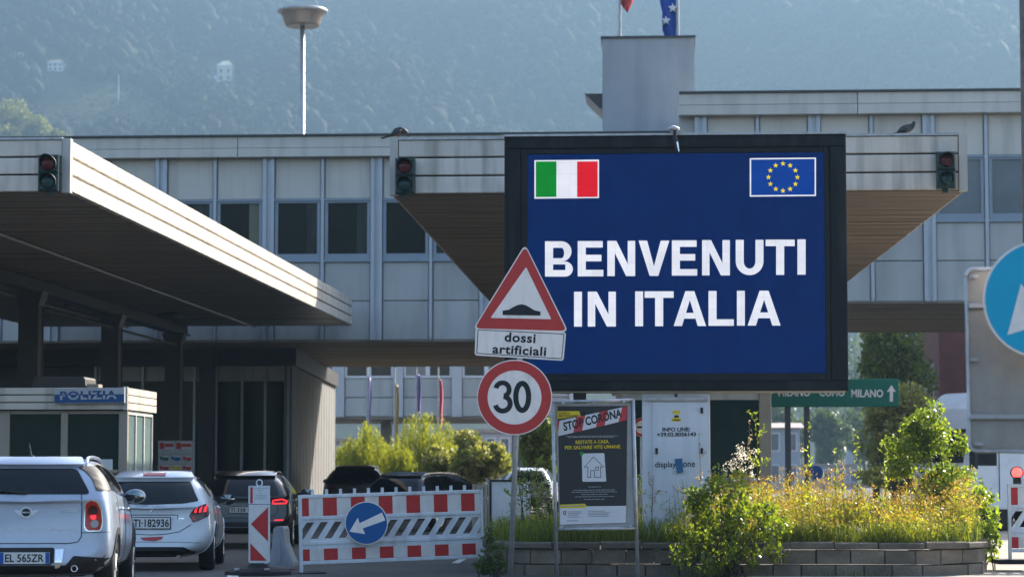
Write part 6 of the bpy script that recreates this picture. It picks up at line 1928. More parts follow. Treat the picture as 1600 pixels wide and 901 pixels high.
# --- white lorry
t = thing('lorry', 'white lorry coming through the right gap behind the bush', 'truck', (gx(1466, 60), 60, 0), (0, 0, R(-58)), None)
def lp(name, prof, x0, x1, m, par=None, smooth=False):
    mb = MB(); mb.prism([(x0, y, z) for y, z in prof], (x1 - x0, 0, 0)); return part(name, mb, m, par or t, True)
cabm = paint('paint_lorry_white', (.82, .83, .84), 0, .3)
# local frame: the lorry drives towards -y, cab front at y = 0
cab_prof = [(0, .55), (0, 1.75), (.22, 2.75), (.55, 3.55), (1.1, 3.95), (2.2, 4.0), (2.2, .55)]
mb = MB()
W2 = 1.22
n = len(cab_prof)
ins = .10
vs = [(-W2, y, z) for y, z in cab_prof] + [(W2, y, z) for y, z in cab_prof]
mb.add(vs, [tuple(range(n)), tuple(range(2 * n - 1, n - 1, -1))] + [((i + 1) % n, i, n + i, n + (i + 1) % n) for i in range(n)])
cb = part('cab', mb, cabm, t, True)
md = cb.modifiers.new('bevel', 'BEVEL'); md.width = .14; md.segments = 4; md.limit_method = 'ANGLE'
mb = MB(); e = .012
mb.prism([(-1.08, -e + .03, 1.82), (1.08, -e + .03, 1.82), (1.05, .19, 2.70), (-1.05, .19, 2.70)], (0, .03, 0)); part('windscreen', mb, car_glass, t, True)
for sd in (-1, 1):
    mb = MB(); xs_ = sd * (W2 + .006)
    q = [(xs_, .22, 1.85), (xs_, 1.12, 1.85), (xs_, 1.12, 2.65), (xs_, .42, 2.65)]
    mb.prism(q if sd > 0 else q[::-1], (-sd * .02, 0, 0)); part('side_window', mb, car_glass, t, True)
    mb = MB(); mb.path([(sd * (W2 + .01), 1.2, .9), (sd * (W2 + .01), 1.2, 2.72), (sd * (W2 + .01), .3, 2.72)], .012, 5); part('door_gap', mb, seam_m, t, True)
    mb = MB(); mb.bevbox((sd * (W2 + .32) - .12, -.05, 1.75), (sd * (W2 + .32) + .12, .08, 2.55), .03); mb.path([(sd * W2, .2, 2.6), (sd * (W2 + .3), .02, 2.6)], .03, 6); part('mirror', mb, black_plastic, t, True)
    mb = MB(); mb.bevbox((sd * .78 - .25, -.05, .75), (sd * .78 + .25, .05, .98), .02); part('headlight', mb, MATS['headlight'], t, True)
mb = MB(); mb.bevbox((-1.15, -.07, .35), (1.15, .2, .72), .04); part('bumper', mb, cabm, t, True)
mb = MB()
for k in range(5): mb.box((-.7, -.03, 1.0 + .13 * k), (.7, .02, 1.09 + .13 * k))
part('grille', mb, black_plastic, t, True)
mb = MB(); mb.bevbox((-.95, .05, 2.78), (.95, .45, 2.88), .03); part('sun_visor', mb, black_plastic, t, True)
mb = MB(); mb.box((-1.25, 2.9, 1.15), (1.25, 14, 3.95)); tr = part('trailer', mb, mat('trailer_side', (.55, .56, .57), .5, var=.06), t, True)
mb = MB(); mb.box((-.5, 1.6, .6), (.5, 13.5, 1.0)); part('chassis', mb, steel_dark, t, True)
for y in (1.25, 4.2, 10.5, 11.9):
    for sd in (-1, 1):
        mb = MB(); mb.lathe([(.3, sd * 1.2), (.50, sd * 1.2), (.52, sd * 1.14), (.52, sd * .94), (.48, sd * .9)], (0, y, .52), 'X', 24); part('wheel', mb, rubber, t, True, True)
bpy.data.objects['lorry'].scale = (.86, .86, .86)
# ================================================================== right gap: signs, buildings, far things
Yg_ = 60.0
a, b = at(1203, 592, Yg_), at(1405, 635, Yg_)
t = thing('motorway_sign', 'green motorway sign reading MILANO COMO MILANO with an up arrow', 'road sign', ((a.x + b.x) / 2, Yg_, 0))
mb = MB(); mb.bevbox((a.x, Yg_, b.z), (b.x, Yg_ + .08, a.z), .015); part('panel', mb, sign_green, t)
mb = MB()
for x0_, x1_ in ((1216, 1264), (1280, 1318), (1331, 1380)):
    pass
for wd_, x0_, x1_, y0_ in (('MILANO', 1216, 1266, 606.5), ('COMO', 1280, 1320, 606.5), ('MILANO', 1330, 1380, 608)):
    mb = MB(); text_px(mb, wd_, Yg_, (x0_, y0_), (x1_, y0_), (x0_, y0_ + 12.3), .03, .006); part('lettering', mb, sign_white, t)

mb = MB(); flat(mb, [(1392.8, 601), (1400, 612), (1395.4, 611), (1395.4, 627), (1390.2, 627), (1390.2, 611), (1385.6, 612)], Yg_, .002, .006); part('arrow', mb, sign_white, t)
for px in (1232, 1262):
    x = gx(px, Yg_); mb = MB(); mb.box((x - .07, Yg_ + .09, 0), (x + .07, Yg_ + .22, a.z)); part('post', mb, mat('post_dark', (.10, .10, .11), .5), t)
mb = MB(); flat(mb, circ(1275, 738, 11), 58.0, .02); 
t = thing('round_sign', 'small blue round sign low among the flowers under the green sign', 'road sign', (gx(1275, 58), 58.0, 0))
part('plate', mb, sign_blue, t); mb = MB(); x = gx(1275, 58); mb.tube((x, 58.05, 0), (x, 58.05, 1.5), .03, n=8); part('post', mb, galv, t)

def plain_house(name, label, px0, px1, py0, Y, wallm, roofm, depth=10, rows=2, cols=3, gable=True, cat='house', group=None):
    a, b = at(px0, py0, Y), at(px1, py0, Y)
    t = thing(name, label, cat, ((a.x + b.x) / 2, Y, 0), group=group)
    mb = MB(); mb.box((a.x, Y, 0), (b.x, Y + depth, a.z)); part('wall', mb, wallm, t)
    wd = b.x - a.x
    if gable:
        e = .4
        mb = MB(); mb.add([(a.x - e, Y - e, a.z + .01), (b.x + e, Y - e, a.z + .01), (b.x + e, Y + depth + e, a.z + .01), (a.x - e, Y + depth + e, a.z + .01), (a.x - e, Y + depth / 2, a.z + wd * .18), (b.x + e, Y + depth / 2, a.z + wd * .18)],
                          [(0, 1, 5, 4), (1, 2, 5), (2, 3, 4, 5), (3, 0, 4), (3, 2, 1, 0)]); part('roof', mb, roofm, t)
    else:
        mb = MB(); mb.box((a.x - .15, Y - .15, a.z + .01), (b.x + .15, Y + depth + .15, a.z + .25)); part('roof', mb, roofm, t)
    for r_ in range(rows):
        for c_ in range(cols):
            cx = a.x + wd * (c_ + .5) / cols; cz = a.z * (r_ + .55) / rows
            w2, h2 = wd / cols * .26, a.z / rows * .26
            fm = MB(); fm.box((cx - w2 - .08, Y - .05, cz - h2 - .08), (cx + w2 + .08, Y - .002, cz - h2)); wf = None
            fm.box((cx - w2 - .08, Y - .05, cz - h2), (cx - w2, Y - .002, cz + h2 + .08)); fm.box((cx + w2, Y - .05, cz - h2), (cx + w2 + .08, Y - .002, cz + h2 + .08)); fm.box((cx - w2, Y - .05, cz + h2), (cx + w2, Y - .002, cz + h2 + .08))
            wf = part('window', fm, white_paint, t)
            pm = MB(); pm.box((cx - w2, Y - .03, cz - h2), (cx + w2, Y - .003, cz + h2)); part('pane', pm, glass_r, wf)
    return t
plain_house('pale_house', 'pale grey house beyond the posts of the green sign', 1196, 1250, 668, 210, far_wall_hazed, roof_tile, cols=2, rows=2)
plain_house('tower_block', 'hazy pale tower block far behind the green sign', 1322, 1340, 515, 620, far_wall_hazed, roof_tile, cols=2, rows=7, gable=False, cat='building')
plain_house('low_building', 'low pale building far under the green sign', 1262, 1345, 728, 240, far_wall_hazed, roof_tile, cols=4, rows=1, gable=False, cat='building')
plain_house('low_building', 'low lilac-grey building behind the willow seen under the far office', 690, 800, 676, 165, mat('lilac_wall', (.42, .42, .48), .8), roof_tile, cols=5, rows=2, gable=False, cat='building')
plain_house('low_building', 'low white building left of the willow beyond the end wall', 500, 612, 690, 170, far_wall_hazed, roof_tile, cols=5, rows=2, gable=False, cat='building')
plain_house('brown_building', 'dark brown hall far behind the poster stand', 800, 1010, 660, 120, mat('brown_wall', (.10, .075, .06), .8), roof_tile, cols=6, rows=1, gable=False, cat='building')
# brick block on the right
Yk1, Yk2 = 100.0, 108.5
xk = gx(1470, Yk1); zk2 = 11.0
t = thing('brick_building', 'dark red brick building with tall windows behind the lorry', 'building', (xk, Yk1, 0))
mb = MB(); mb.box((xk, Yk1, 0), (xk + 22, Yk2, zk2)); part('wall', mb, brick_m, t)
mb = MB(); mb.box((xk - .2, Yk1 - .2, zk2 + .002), (xk + 22.2, Yk2 + .2, zk2 + .3)); part('roof', mb, concrete_m, t)
for k in range(3):
    y = Yk1 + 1.6 + 2.5 * k
    fm = MB(); fm.box((xk - .06, y - .12, 1.9), (xk - .002, y, 6.0)); fm.box((xk - .06, y + 1.3, 1.9), (xk - .002, y + 1.42, 6.0)); fm.box((xk - .06, y, 5.85), (xk - .002, y + 1.3, 6.0)); fm.box((xk - .10, y, 1.85), (xk - .002, y + 1.3, 2.0))
    wf = part('window', fm, concrete_m, t); pm = MB(); pm.box((xk - .03, y, 2.0), (xk - .003, y + 1.3, 5.85)); part('pane', pm, glass_m, wf)
crs = MB()
for k in range(140):
    z = .08 * k
    crs.box((xk + .002, Yk1 - .006, z + .006), (xk + 21.99, Yk1 - .001, z + .074))
tag(part('brick_courses', crs, brick_m, t), kind='stuff')
# limp banners on poles before the far office
bcol = [mat('banner_lilac', (.42, .38, .55), .7), mat('banner_yellow', (.50, .36, .10), .7), mat('banner_purple', (.22, .16, .38), .7), mat('banner_red', (.55, .12, .15), .7)]
for k, (px, pt_, pb_, lb) in enumerate(((574, 588, 668, 'limp lilac and white banner on a pole left of the willow'), (617, 600, 700, 'limp yellow banner on a pole at the left of the willow crown'), (651, 584, 660, 'limp purple banner on a pole above the willow crown'), (685, 592, 668, 'limp red and white banner on a pole right of the willow top'))):
    Y = 116
    p = at(px, 574, Y)
    t = limp_flag('banner', lb, p.x, Y, gz(pt_, Y), gz(pb_, Y), .17, bcol[k], 1, k, group='limp banners beyond the bridge')
    mb = MB(); mb.tube((p.x, Y, 0), (p.x, Y, p.z), .05, .04, 8); mb.lathe([(.02, 0), (.13, .08), (.13, .18), (.02, .26)], (p.x, Y, p.z), n=10)
    q = tag(part('banner_pole', mb, galv, None), ['slim pole carrying the lilac banner', 'slim pole carrying the yellow banner', 'slim pole carrying the purple banner', 'slim pole carrying the red banner'][k], 'flagpole', 'poles of the limp banners')

# ================================================================== trees beyond
willow_m = leafmat('willow_leaves', [(0.08, 0.11, 0.015), (0.15, 0.18, 0.03), (0.24, 0.25, 0.05)], (1.1, 1.0, 0.30), 0.5, 2.2)
def willow(label, px, py_top, wpx, Y, seed, nstr=420):
    rng = np.random.default_rng(seed)
    s = Y / FPX
    c = at(px, py_top, Y)
    r = wpx * s / 2; H = c.z
    t = thing('willow_tree', label, 'tree', (c.x, Y, 0), group='weeping willows beyond the bridge')
    mb = MB(); mb.path([(c.x, Y, 0), (c.x + .1, Y, H * .3), (c.x - .05, Y, H * .5)], [.16, .12, .06], 8)
    for k in range(7):
        a = k * .9; mb.path([(c.x, Y, H * .4), (c.x + .3 * r * math.cos(a), Y + .3 * r * math.sin(a), H * .62), (c.x + .55 * r * math.cos(a), Y + .55 * r * math.sin(a), H * .55)], [.06, .04, .015], 5)
    part('trunk', mb, trunk_m, t, smooth=True)
    C, D = [], []
    hangs = [(rng.uniform(0, 2 * math.pi), math.sqrt(rng.uniform(0, 1)) * r, rng.uniform(.70, 1.0), rng.uniform(.35, .9)) for _ in range(70)]
    for k in range(nstr):
        a, q, hh, lf_ = hangs[k % 70]
        a += rng.normal() * .07 / max(q / r, .15); q = max(0.02, q + rng.normal() * .09 * r)
        top = H * (1 - .45 * (q / r) ** 1.4) * hh * rng.uniform(.93, 1.0)
        ln = lf_ * rng.uniform(.5, 1.1) * top
        n = int(ln / .05)
        tt = np.linspace(0, 1, n)
        sway = rng.normal(size=2) * .12
        P_ = np.stack([c.x + q * math.cos(a) + tt * sway[0] + rng.normal(size=n) * .05, Y + q * math.sin(a) + tt * sway[1] + rng.normal(size=n) * .05, top - tt * ln], 1)
        C.append(P_)
    C = np.concatenate(C); C = C[C[:, 2] > .1]
    V, F = leaf_quads(C - np.array((c.x, Y, 0)), np.full(len(C), .17), .17, rng=rng, droop=4.0)
    tag(put('crown', np_mesh('crown', V, F, willow_m), t), kind='stuff')
    return t
willow('taller weeping willow with yellow-green drooping twigs', 664, 626, 134, 104, 1, 900)
willow('lower weeping willow just right of the grey end wall', 570, 650, 116, 100, 2, 700)
willow('small weeping willow low between the other two willows', 622, 668, 70, 98, 3, 360)
shrub_m = leafmat('shrub_leaves', [(0.09, 0.11, 0.025), (0.16, 0.17, 0.05), (0.30, 0.28, 0.12)], (0.9, 0.9, 0.4), 0.4)
def blob_tree(name, label, px, py, rx_px, ry_px, Y, m, n, leaf, seed, cat='tree', group=None, nb=18):
    s = Y / FPX; c = at(px, py, Y)
    return tree(name, label, (c.x, Y, 0), c.z + ry_px * s, (c.x, Y, c.z), (rx_px * s, rx_px * s, ry_px * s), m, nb, n, leaf, group, seed, cat=cat)
blob_tree('bush', 'round olive bush right of the willow behind the speed sign', 748, 720, 56, 50, 98, shrub_m, 9000, .20, 4, 'bush')
blob_tree('bush', 'olive bush filling the gap between the willow and the round bush', 690, 735, 40, 42, 99, shrub_m, 4000, .20, 14, 'bush')
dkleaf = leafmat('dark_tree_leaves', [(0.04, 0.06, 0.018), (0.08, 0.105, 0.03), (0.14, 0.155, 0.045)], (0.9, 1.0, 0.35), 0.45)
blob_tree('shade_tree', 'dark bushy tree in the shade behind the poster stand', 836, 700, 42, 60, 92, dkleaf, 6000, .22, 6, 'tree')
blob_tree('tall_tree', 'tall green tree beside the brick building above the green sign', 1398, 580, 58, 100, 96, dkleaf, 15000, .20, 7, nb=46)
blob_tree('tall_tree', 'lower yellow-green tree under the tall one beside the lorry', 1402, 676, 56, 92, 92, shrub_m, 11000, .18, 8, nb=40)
blob_tree('bush', 'low green bush under the trees left of the lorry', 1395, 745, 60, 26, 88, shrub_m, 5000, .18, 19, 'bush')
blob_tree('tall_tree', 'slim pale tree top left of the tall green one', 1366, 528, 22, 24, 97, shrub_m, 2600, .2, 18)
hzleaf = leafmat('far_tree_leaves', [(0.05, 0.075, 0.03), (0.09, 0.12, 0.04)], (0.8, 0.9, 0.4), 0.3)
for i, (px, py, rx_, ry_, Y, lb) in enumerate(((1300, 680, 44, 50, 330, 'hazy round tree far under the middle of the green sign'), (1352, 684, 40, 52, 340, 'hazy round tree far under the arrow of the green sign'), (1226, 678, 44, 60, 350, 'hazy tree far behind the pale grey house'),
                                                   (1335, 600, 46, 90, 520, 'hazy tall tree far behind the green sign'), (1275, 600, 50, 80, 530, 'hazy tall tree far behind the billboard corner'))):
    blob_tree('far_tree', lb, px, py, rx_, ry_, Y, hzleaf, 3500, .7, 40 + i, group='hazy trees far beyond the border')
# guard rail strip in the distance
mb = MB(); p0, p1 = at(1230, 738, 120), at(1460, 738, 120); mb.bevbox((p0.x, 120, .75), (p1.x, 120.08, 1.05), .03)
for k in range(9):
    x = p0.x + (p1.x - p0.x) * k / 8; mb.box((x - .05, 120.081, 0), (x + .05, 120.18, 1.0))
solo('guard_rail', mb, galv, 'pale guard rail far along the road in the right gap', 'guard rail')

# ================================================================== weeds in the planter
BX0, BX1, BY0, BY1 = -2.25, 4.5, 33.1, 37.4
gr = np.random.default_rng(21)
def in_bed(P, m=.12):
    x, y = P[:, 0], P[:, 1]
    ok = (x > PX0 + m) & (x < PX1 - m) & (y > PY0 + m) & (y < PY1)
    rA, rB = .9 , 1.5
    cA = (x < PX0 + rA) & (y < PY0 + rA) & (np.hypot(x - PX0 - rA, y - PY0 - rA) > rA - m)
    cB = (x > PX1 - rB) & (y < PY0 + rB) & (np.hypot(x - PX1 + rB, y - PY0 - rB) > rB - m)
    return ok & ~cA & ~cB
def blades(P, h, wd, lean, rng, m, name):
    n = len(P)
    a = rng.uniform(0, 2 * math.pi, n); d = np.stack([np.cos(a), np.sin(a), np.zeros(n)], 1)
    w_ = np.stack([-np.sin(a + rng.normal(size=n)), np.cos(a + rng.normal(size=n)), np.zeros(n)], 1) * wd[:, None] / 2
    l_ = (lean * h * rng.uniform(.2, 1.2, n))[:, None]
    up = np.array((0, 0, 1.0))
    p0 = P; p1 = P + up * (h * .5)[:, None] + d * l_ * .25; p2 = P + up * (h * .85)[:, None] + d * l_ * .65; p3 = P + up * (h * rng.uniform(.85, 1.0, n))[:, None] + d * l_ * 1.15
    V = np.stack([p0 - w_, p0 + w_, p1 - w_ * .85, p1 + w_ * .85, p2 - w_ * .55, p2 + w_ * .55, p3 - w_ * .08, p3 + w_ * .08], 1).reshape(-1, 3)
    b = np.arange(n)[:, None] * 8
    F = np.concatenate([b + np.array([[0, 1, 3, 2]]), b + np.array([[2, 3, 5, 4]]), b + np.array([[4, 5, 7, 6]])], 0)
    return np_mesh(name, V, F, m)
grass_m = leafmat('grass_blades', [(0.05, 0.085, 0.015), (0.10, 0.13, 0.025), (0.20, 0.20, 0.05)], (1.1, 1.15, .4), .45)
n = 26000
P = np.stack([gr.uniform(BX0 - .2, BX1 + .15, n), gr.uniform(BY0, BY1, n) ** 1.0, np.full(n, .40)], 1)
P = P[in_bed(P, .06)]
h = gr.uniform(.14, .40, len(P)) * np.where(P[:, 0] < .4, 1.1, .95)
tag(put('grass', blades(P, h, gr.uniform(.006, .013, len(P)), .5, gr, grass_m, 'grass')), kind='stuff')
# tufts leaning out over the coping
n = 1500
P = np.stack([gr.uniform(PX0 + .8, PX1 - 1.2, n), gr.uniform(PY0 + .22, PY0 + .36, n), np.full(n, .44)], 1)
P = P[(np.sin(P[:, 0] * 4.3 + .7) + np.sin(P[:, 0] * 9.1) * .6 + gr.normal(size=n) * .5) > .1]
tag(put('coping_grass', blades(P, gr.uniform(.12, .3, len(P)), np.full(len(P), .009), 1.1, gr, grass_m, 'coping_grass')), kind='stuff')
# golden flowering weeds: stems, narrow leaves and loose flower heads
weed_m = leafmat('weed_leaves', [(0.11, 0.15, 0.02), (0.22, 0.24, 0.035), (0.30, 0.27, 0.06)], (1.15, 1.1, .35), .5, 2.2)
flower_m = leafmat('weed_flowers', [(0.34, 0.22, 0.03), (0.44, 0.32, 0.06), (0.30, 0.17, 0.05), (.40, .36, .10)], (1.0, .9, .5), .45, 1.4)
stem_m = leafmat('weed_stems', [(0.12, 0.10, 0.03), (0.20, 0.16, 0.06)], (1, 1, .5), .3)
n = 2500
P = np.stack([gr.uniform(.1, BX1, n), gr.uniform(BY0 + .05, BY1 - .2, n), np.full(n, .40)], 1); P = P[in_bed(P, .1)]
den = .5 + .5 * np.sin(P[:, 0] * 5.3 + 1.3 * P[:, 1]) * np.sin(P[:, 0] * 2.1 - P[:, 1] * 2.9 + 1)
P = P[gr.uniform(size=len(P)) < .5 + .5 * den]
n2 = 120
P2 = np.stack([gr.uniform(BX0, .3, n2), gr.uniform(BY0 + .7, BY1 - .2, n2), np.full(n2, .40)], 1); P2 = P2[in_bed(P2, .1)]
P = np.concatenate([P, P2])
H_ = gr.uniform(.42, .90, len(P)) * np.where(P[:, 1] < BY0 + .5, .70, 1.0) * (.86 + .20 * np.sin(P[:, 0] * 2.3 + P[:, 1]) + .14 * np.sin(P[:, 0] * 6.1 + P[:, 1] * 3.7))
lean = gr.normal(size=(len(P), 2)) * .10
tops = P + np.concatenate([lean * 1.0, H_[:, None]], 1)
# stems as thin three-sided blades
sv, sf, k0 = [], [], 0
tag(put('weed_stalks', blades(P, H_ * 1.05, np.full(len(P), .009), .15, gr, stem_m, 'weed_stalks')), kind='stuff')
C = []
for k in range(16):
    f = gr.uniform(.12, .95, len(P))[:, None]
    q = P * (1 - f) + tops * f + gr.normal(size=P.shape) * np.array((.035, .035, .012)); C.append(q)
C = np.concatenate(C)
V, F = leaf_quads(C, gr.uniform(.035, .095, len(C)), .30, rng=gr)
tag(put('weed_foliage', np_mesh('weed_foliage', V, F, weed_m)), kind='stuff')
sel = tops[(P[:, 0] > .5) | (gr.uniform(size=len(P)) < .15)]
hd = .5 + .5 * np.sin(sel[:, 0] * 4.1 + 2) * np.cos(sel[:, 0] * 1.7 - sel[:, 1] * 3)
sel = sel[gr.uniform(size=len(sel)) < .25 + .75 * hd]
C = np.concatenate([sel + gr.normal(size=sel.shape) * np.array((.05, .05, .022)) for k in range(20)])
V, F = leaf_quads(C, gr.uniform(.016, .034, len(C)), .8, rng=gr)
tag(put('weed_flowers', np_mesh('weed_flowers', V, F, flower_m)), kind='stuff')

# tall single stalks that stand out above the flowers
stalk_leaf = leafmat('stalk_leaves', [(0.10, 0.14, 0.03), (0.20, 0.24, 0.06)], (1.1, 1.1, .4), .5)
dry_leaf = leafmat('dry_leaves', [(0.22, 0.18, 0.11), (0.40, 0.34, 0.24)], (1, .95, .8), .4)
def stalk(label, px, py, Y, m, leaf=.075, nl=46, lean=0.0, spread=.06, seed=1, dense_top=False, branches=0):
    rng = np.random.default_rng(seed)
    c = at(px, py, Y); x0 = c.x - lean; z0 = .40
    t = thing('tall_weed', label, 'weed', (x0, Y, z0), group='tall weeds standing out of the planter')
    k = 9
    P_ = [(x0 + lean * (i / k) ** 1.5 + rng.normal() * .006, Y + rng.normal() * .006, z0 + (c.z - z0) * i / k) for i in range(k + 1)]
    mb = MB(); mb.path(P_, [.007 * (1 - .6 * i / k) for i in range(k + 1)], 5)
    A_ = np.array(P_)
    ends = []
    for b in range(branches):
        i = rng.integers(4, k); s0 = A_[i]; e = s0 + np.array((rng.normal() * .10, rng.normal() * .08, rng.uniform(.06, .2)))
        mb.path([s0, (s0 + e) / 2 + (0, 0, -.01), e], [.004, .003, .002], 4); ends.append((s0, e))
    part('stem', mb, stem_m, t)
    f = np.sort(rng.uniform(.25, 1, nl)) * k
    i = np.clip(f.astype(int), 0, k - 1); u = (f - i)[:, None]
    C = A_[i] * (1 - u) + A_[i + 1] * u
    C = C + rng.normal(size=C.shape) * np.array((spread, spread, .015)) * (1.15 - f / k)[:, None]
    for s0, e in ends:
        v = rng.uniform(.3, 1.05, 14)[:, None]; C = np.concatenate([C, s0 * (1 - v) + e * v + rng.normal(size=(14, 3)) * .018])
    V, F = leaf_quads(C - np.array((x0, Y, z0)), np.full(len(C), leaf) , .34, rng=rng)
    tag(put('leaf_cluster', np_mesh('leaf_cluster', V, F, m), t), kind='stuff')
for i, (px, py, Y, m, ln, br, lb) in enumerate((
    (1263, 660, 34.3, stalk_leaf, .03, 0, 'tall leafy weed stalk in front of the left post of the green sign'),
    (1252, 690, 34.6, dry_leaf, 0, 2, 'thin dry stalk beside the tall leafy one below the green sign'),
    (1338, 668, 34.2, stalk_leaf, -.02, 0, 'tallest leafy spike right of the billboard edge'),
    (1305, 700, 34.0, stalk_leaf, 0, 0, 'shorter leafy spike between the two tall ones'),
    (1318, 712, 34.4, dry_leaf, .02, 1, 'thin bare stalk left of the tallest spike'),
    (1384, 704, 34.0, stalk_leaf, .03, 1, 'bushy green spike left of the big right bush'),
    (1181, 640, 34.9, stalk_leaf, -.03, 5, 'wispy tall weed in front of the beige booth post'),
    (1170, 655, 34.5, dry_leaf, .03, 6, 'wispy dry weed before the green booth glass'),
    (1092, 676, 33.7, dry_leaf, -.02, 5, 'thin dry weed standing before the cabinet'),
    (1020, 742, 33.6, dry_leaf, .02, 5, 'brown seeding weed beside the right leg of the poster stand'),
    (1066, 748, 33.5, dry_leaf, -.03, 6, 'brown bushy weed before the lower cabinet'),
    (806, 690, 33.8, stalk_leaf, .02, 4, 'dark weed just right of the sign pole'),
    (838, 715, 34.0, stalk_leaf, -.02, 5, 'dark weed between the sign pole and the poster'),
    (850, 735, 33.7, dry_leaf, .03, 5, 'dry weed close to the left leg of the poster stand'),
    (1010, 700, 35.0, stalk_leaf, .02, 4, 'weed between the poster and the cabinet edge'))):
    stalk(lb, px, py, Y, m, .075 if m is stalk_leaf else .04, 60 if br < 2 else 40, ln, .05, 60 + i, branches=br)
# pale fluffy seed plant
rng = np.random.default_rng(9)
c = at(1160, 716, 34.2)
t = thing('seed_plant', 'pale fluffy seeding plant left of the beige booth post', 'weed', (c.x, 34.2, .4))
mb = MB(); tips = []
for k in range(16):
    e = (c.x + rng.normal() * .14, 34.2 + rng.normal() * .1, c.z + rng.uniform(-.22, .14)); mb.path([(c.x + rng.normal() * .03, 34.2, .4), (c.x + (e[0] - c.x) * .5, 34.2, .4 + (e[2] - .4) * .6), e], [.005, .004, .002], 4); tips.append(e)
part('stem', mb, stem_m, t)
C = np.concatenate([np.array(e) + rng.normal(size=(26, 3)) * np.array((.03, .03, .04)) for e in tips])
V, F = leaf_quads(C - np.array((c.x, 34.2, .4)), np.full(len(C), .030), .5, rng=rng)
tag(put('seed_head', np_mesh('seed_head', V, F, leafmat('seed_fluff', [(.45, .42, .34), (.65, .6, .5)], (1, 1, 1), .4)), t), kind='stuff')

# leafy shrubs
def leafy(name, label, blobs, n, leaf, m, base, seed, stems=10, aspect=.75, cat='shrub', group=None, strag=0):
    rng = np.random.default_rng(seed)
    t = thing(name, label, cat, base, group=group)
    mb = MB(); bl = list(blobs)
    for k in range(stems):
        b = bl[rng.integers(len(bl))]
        e = np.array(b[:3]) + rng.normal(size=3) * np.array(b[3:]) * .5
        s0 = np.array(base) + (rng.normal() * .10, rng.normal() * .08, 0)
        m_ = (s0 + e) / 2 + (rng.normal() * .05, rng.normal() * .05, .06)
        mb.path([s0, m_, e], [.010, .007, .003], 5)
    part('stem', mb, trunk_m, t)
    C = clump_points(bl, n, .25, rng)
    if strag:
        B = np.array(bl); q = rng.integers(len(B), size=strag); d = rng.normal(size=(strag, 3)); d /= np.linalg.norm(d, axis=1)[:, None]
        for f in (1.05, 1.15, 1.25, 1.35): C = np.concatenate([C, B[q, :3] + d * B[q, 3:] * f + rng.normal(size=(strag, 3)) * .015])
    C = C[C[:, 2] > .03]
    V, F = leaf_quads(C - np.array(base), np.full(len(C), leaf), aspect, rng=rng)
    tag(put('foliage', np_mesh('foliage', V, F, m), t), kind='stuff')
    return t
poplar = leafmat('glossy_leaves', [(0.045, 0.075, 0.015), (0.09, 0.12, 0.02), (0.13, 0.15, 0.025)], (1.3, 1.3, .3), .5, 2.4, .28, .6)
def px_cloud(ells, n, r0, r1, Y, seed, dy=1.0):
    rr = random.Random(seed); out = []
    while len(out) < n:
        cx, cy, a, b = rr.choice(ells); t_ = rr.uniform(0, 6.283); q = math.sqrt(rr.random())
        r = rr.uniform(r0, r1); d_ = px_blob(cx + a * q * math.cos(t_), cy + b * q * math.sin(t_), r, r * rr.uniform(.7, 1.3), Y, dy)
        out.append((d_[0], d_[1] + rr.uniform(-.35, .35) * dy, *d_[2:]))
    return out
def px_blob(px, py, rx_, ry_, Y, dy=1.0):
    s = Y / FPX; c = at(px, py, Y); return (c.x, Y, c.z, rx_ * s, rx_ * s * dy, ry_ * s)
Yc_ = 32.6
leafy('leafy_shrub', 'bright leafy sapling bush hanging over the middle of the planter wall',
      px_cloud([(1145, 815, 58, 40), (1105, 800, 40, 50), (1185, 830, 48, 44), (1140, 868, 84, 28), (1130, 770, 44, 34), (1145, 830, 70, 50)], 95, 8, 20, Yc_, 5, .8),
      4200, .064, poplar, (at(1145, 900, Yc_).x, 32.7, 0.0), 31, 26, strag=60)
bushl = leafmat('bush_leaves', [(0.05, 0.085, 0.02), (0.10, 0.14, 0.025), (0.20, 0.24, 0.05)], (1.2, 1.2, .35), .45, 2.4, .35, .5)
Yb_ = 36.2
leafy('leafy_shrub', 'big green bush at the right end of the planter before the lorry',
      px_cloud([(1445, 700, 48, 50), (1480, 735, 48, 50), (1412, 708, 26, 44), (1450, 664, 26, 24), (1500, 772, 44, 38), (1525, 800, 40, 40)], 70, 8, 20, Yb_, 6, 1.2),
      7500, .060, bushl, (at(1480, 800, Yb_).x, Yb_, .4), 32, 26, strag=150)
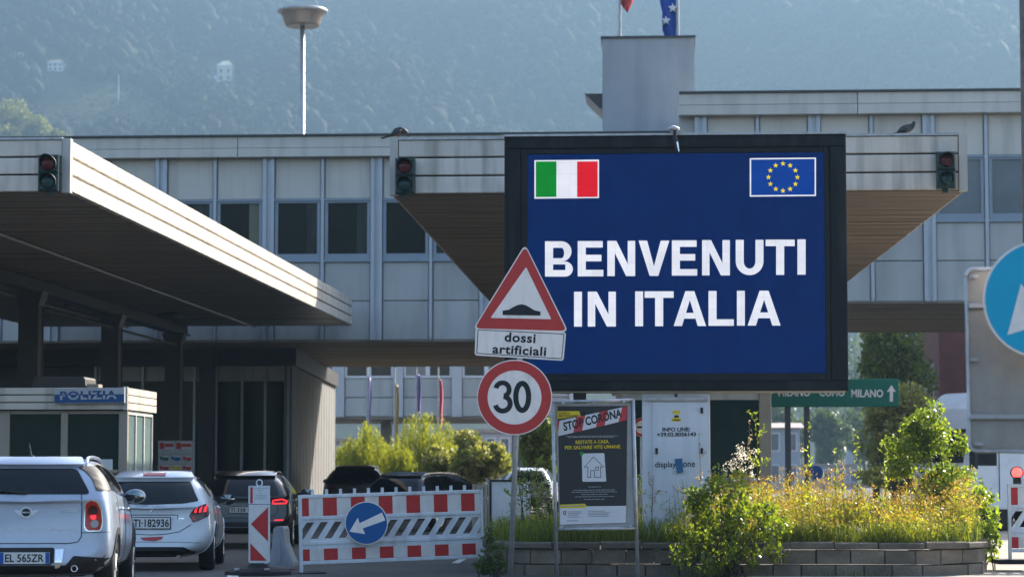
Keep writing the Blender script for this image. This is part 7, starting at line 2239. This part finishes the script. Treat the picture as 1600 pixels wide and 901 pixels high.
leafy('leafy_shrub', 'loose low shrub spilling past the right end of the planter wall',
      [px_blob(1545, 850, 20, 26, 35.2), px_blob(1552, 820, 14, 26, 35.2), px_blob(1535, 780, 18, 24, 35.4)],
      420, .085, bushl, (at(1547, 880, 35.2).x, 35.2, 0.0), 33, 8, strag=14)
dkweed = leafmat('dark_weed_leaves', [(0.03, 0.055, 0.015), (0.06, 0.09, 0.025), (0.10, 0.13, 0.04)], (1, 1.1, .4), .35)
leafy('leafy_shrub', 'dark weedy shrub at the left corner of the planter by the barrier',
      [px_blob(768, 868, 20, 26, 32.3, .7), px_blob(765, 835, 10, 22, 32.3, .8), px_blob(776, 885, 26, 14, 32.3, .7), px_blob(755, 885, 18, 14, 32.3, .7)],
      900, .07, dkweed, (at(770, 897, 32.3).x, 32.3, 0.0), 34, 10, aspect=.4, strag=12)
leafy('leafy_shrub', 'dark leafy weeds between the sign pole and the poster stand',
      [px_blob(835, 770, 30, 40, 34.5, .8), px_blob(815, 730, 12, 40, 34.5, .8), px_blob(850, 800, 22, 30, 34.5, .8)],
      700, .06, dkweed, (at(835, 840, 34.5).x, 34.5, .4), 35, 8, aspect=.4, strag=14)
# little weeds at the foot of the wall and litter
n = 700
P = np.stack([gr.uniform(PX0, PX1 + .2, n), np.full(n, PY0 - .06) + gr.normal(size=n) * .05, np.zeros(n)], 1)
P = P[(np.sin(P[:, 0] * 3.1) + gr.normal(size=n) * .5) > .55]; P = P[(P[:, 0] > PX0 + .9) & (P[:, 0] < PX1 - 1.4)]
tag(put('wall_foot_grass', blades(P, gr.uniform(.04, .16, len(P)), np.full(len(P), .008), .6, gr, grass_m, 'wall_foot_grass')), kind='stuff')

# ================================================================== air
mb = MB(); mb.box((-960, -790, -1.0), (960, 2050, 432))
hz = bpy.data.materials.new('haze'); hz.use_nodes = True
nn_ = hz.node_tree.nodes; nn_.remove(nn_['Principled BSDF'])
pv = nn_.new('ShaderNodeVolumePrincipled')
pv.inputs['Color'].default_value = (0.115, 0.185, 0.262, 1)
pv.inputs['Density'].default_value = 0.00066
pv.inputs['Anisotropy'].default_value = 0.42
hz.node_tree.links.new(pv.outputs['Volume'], nn_['Material Output'].inputs['Volume'])
solo('haze', mb, hz, kind='stuff')
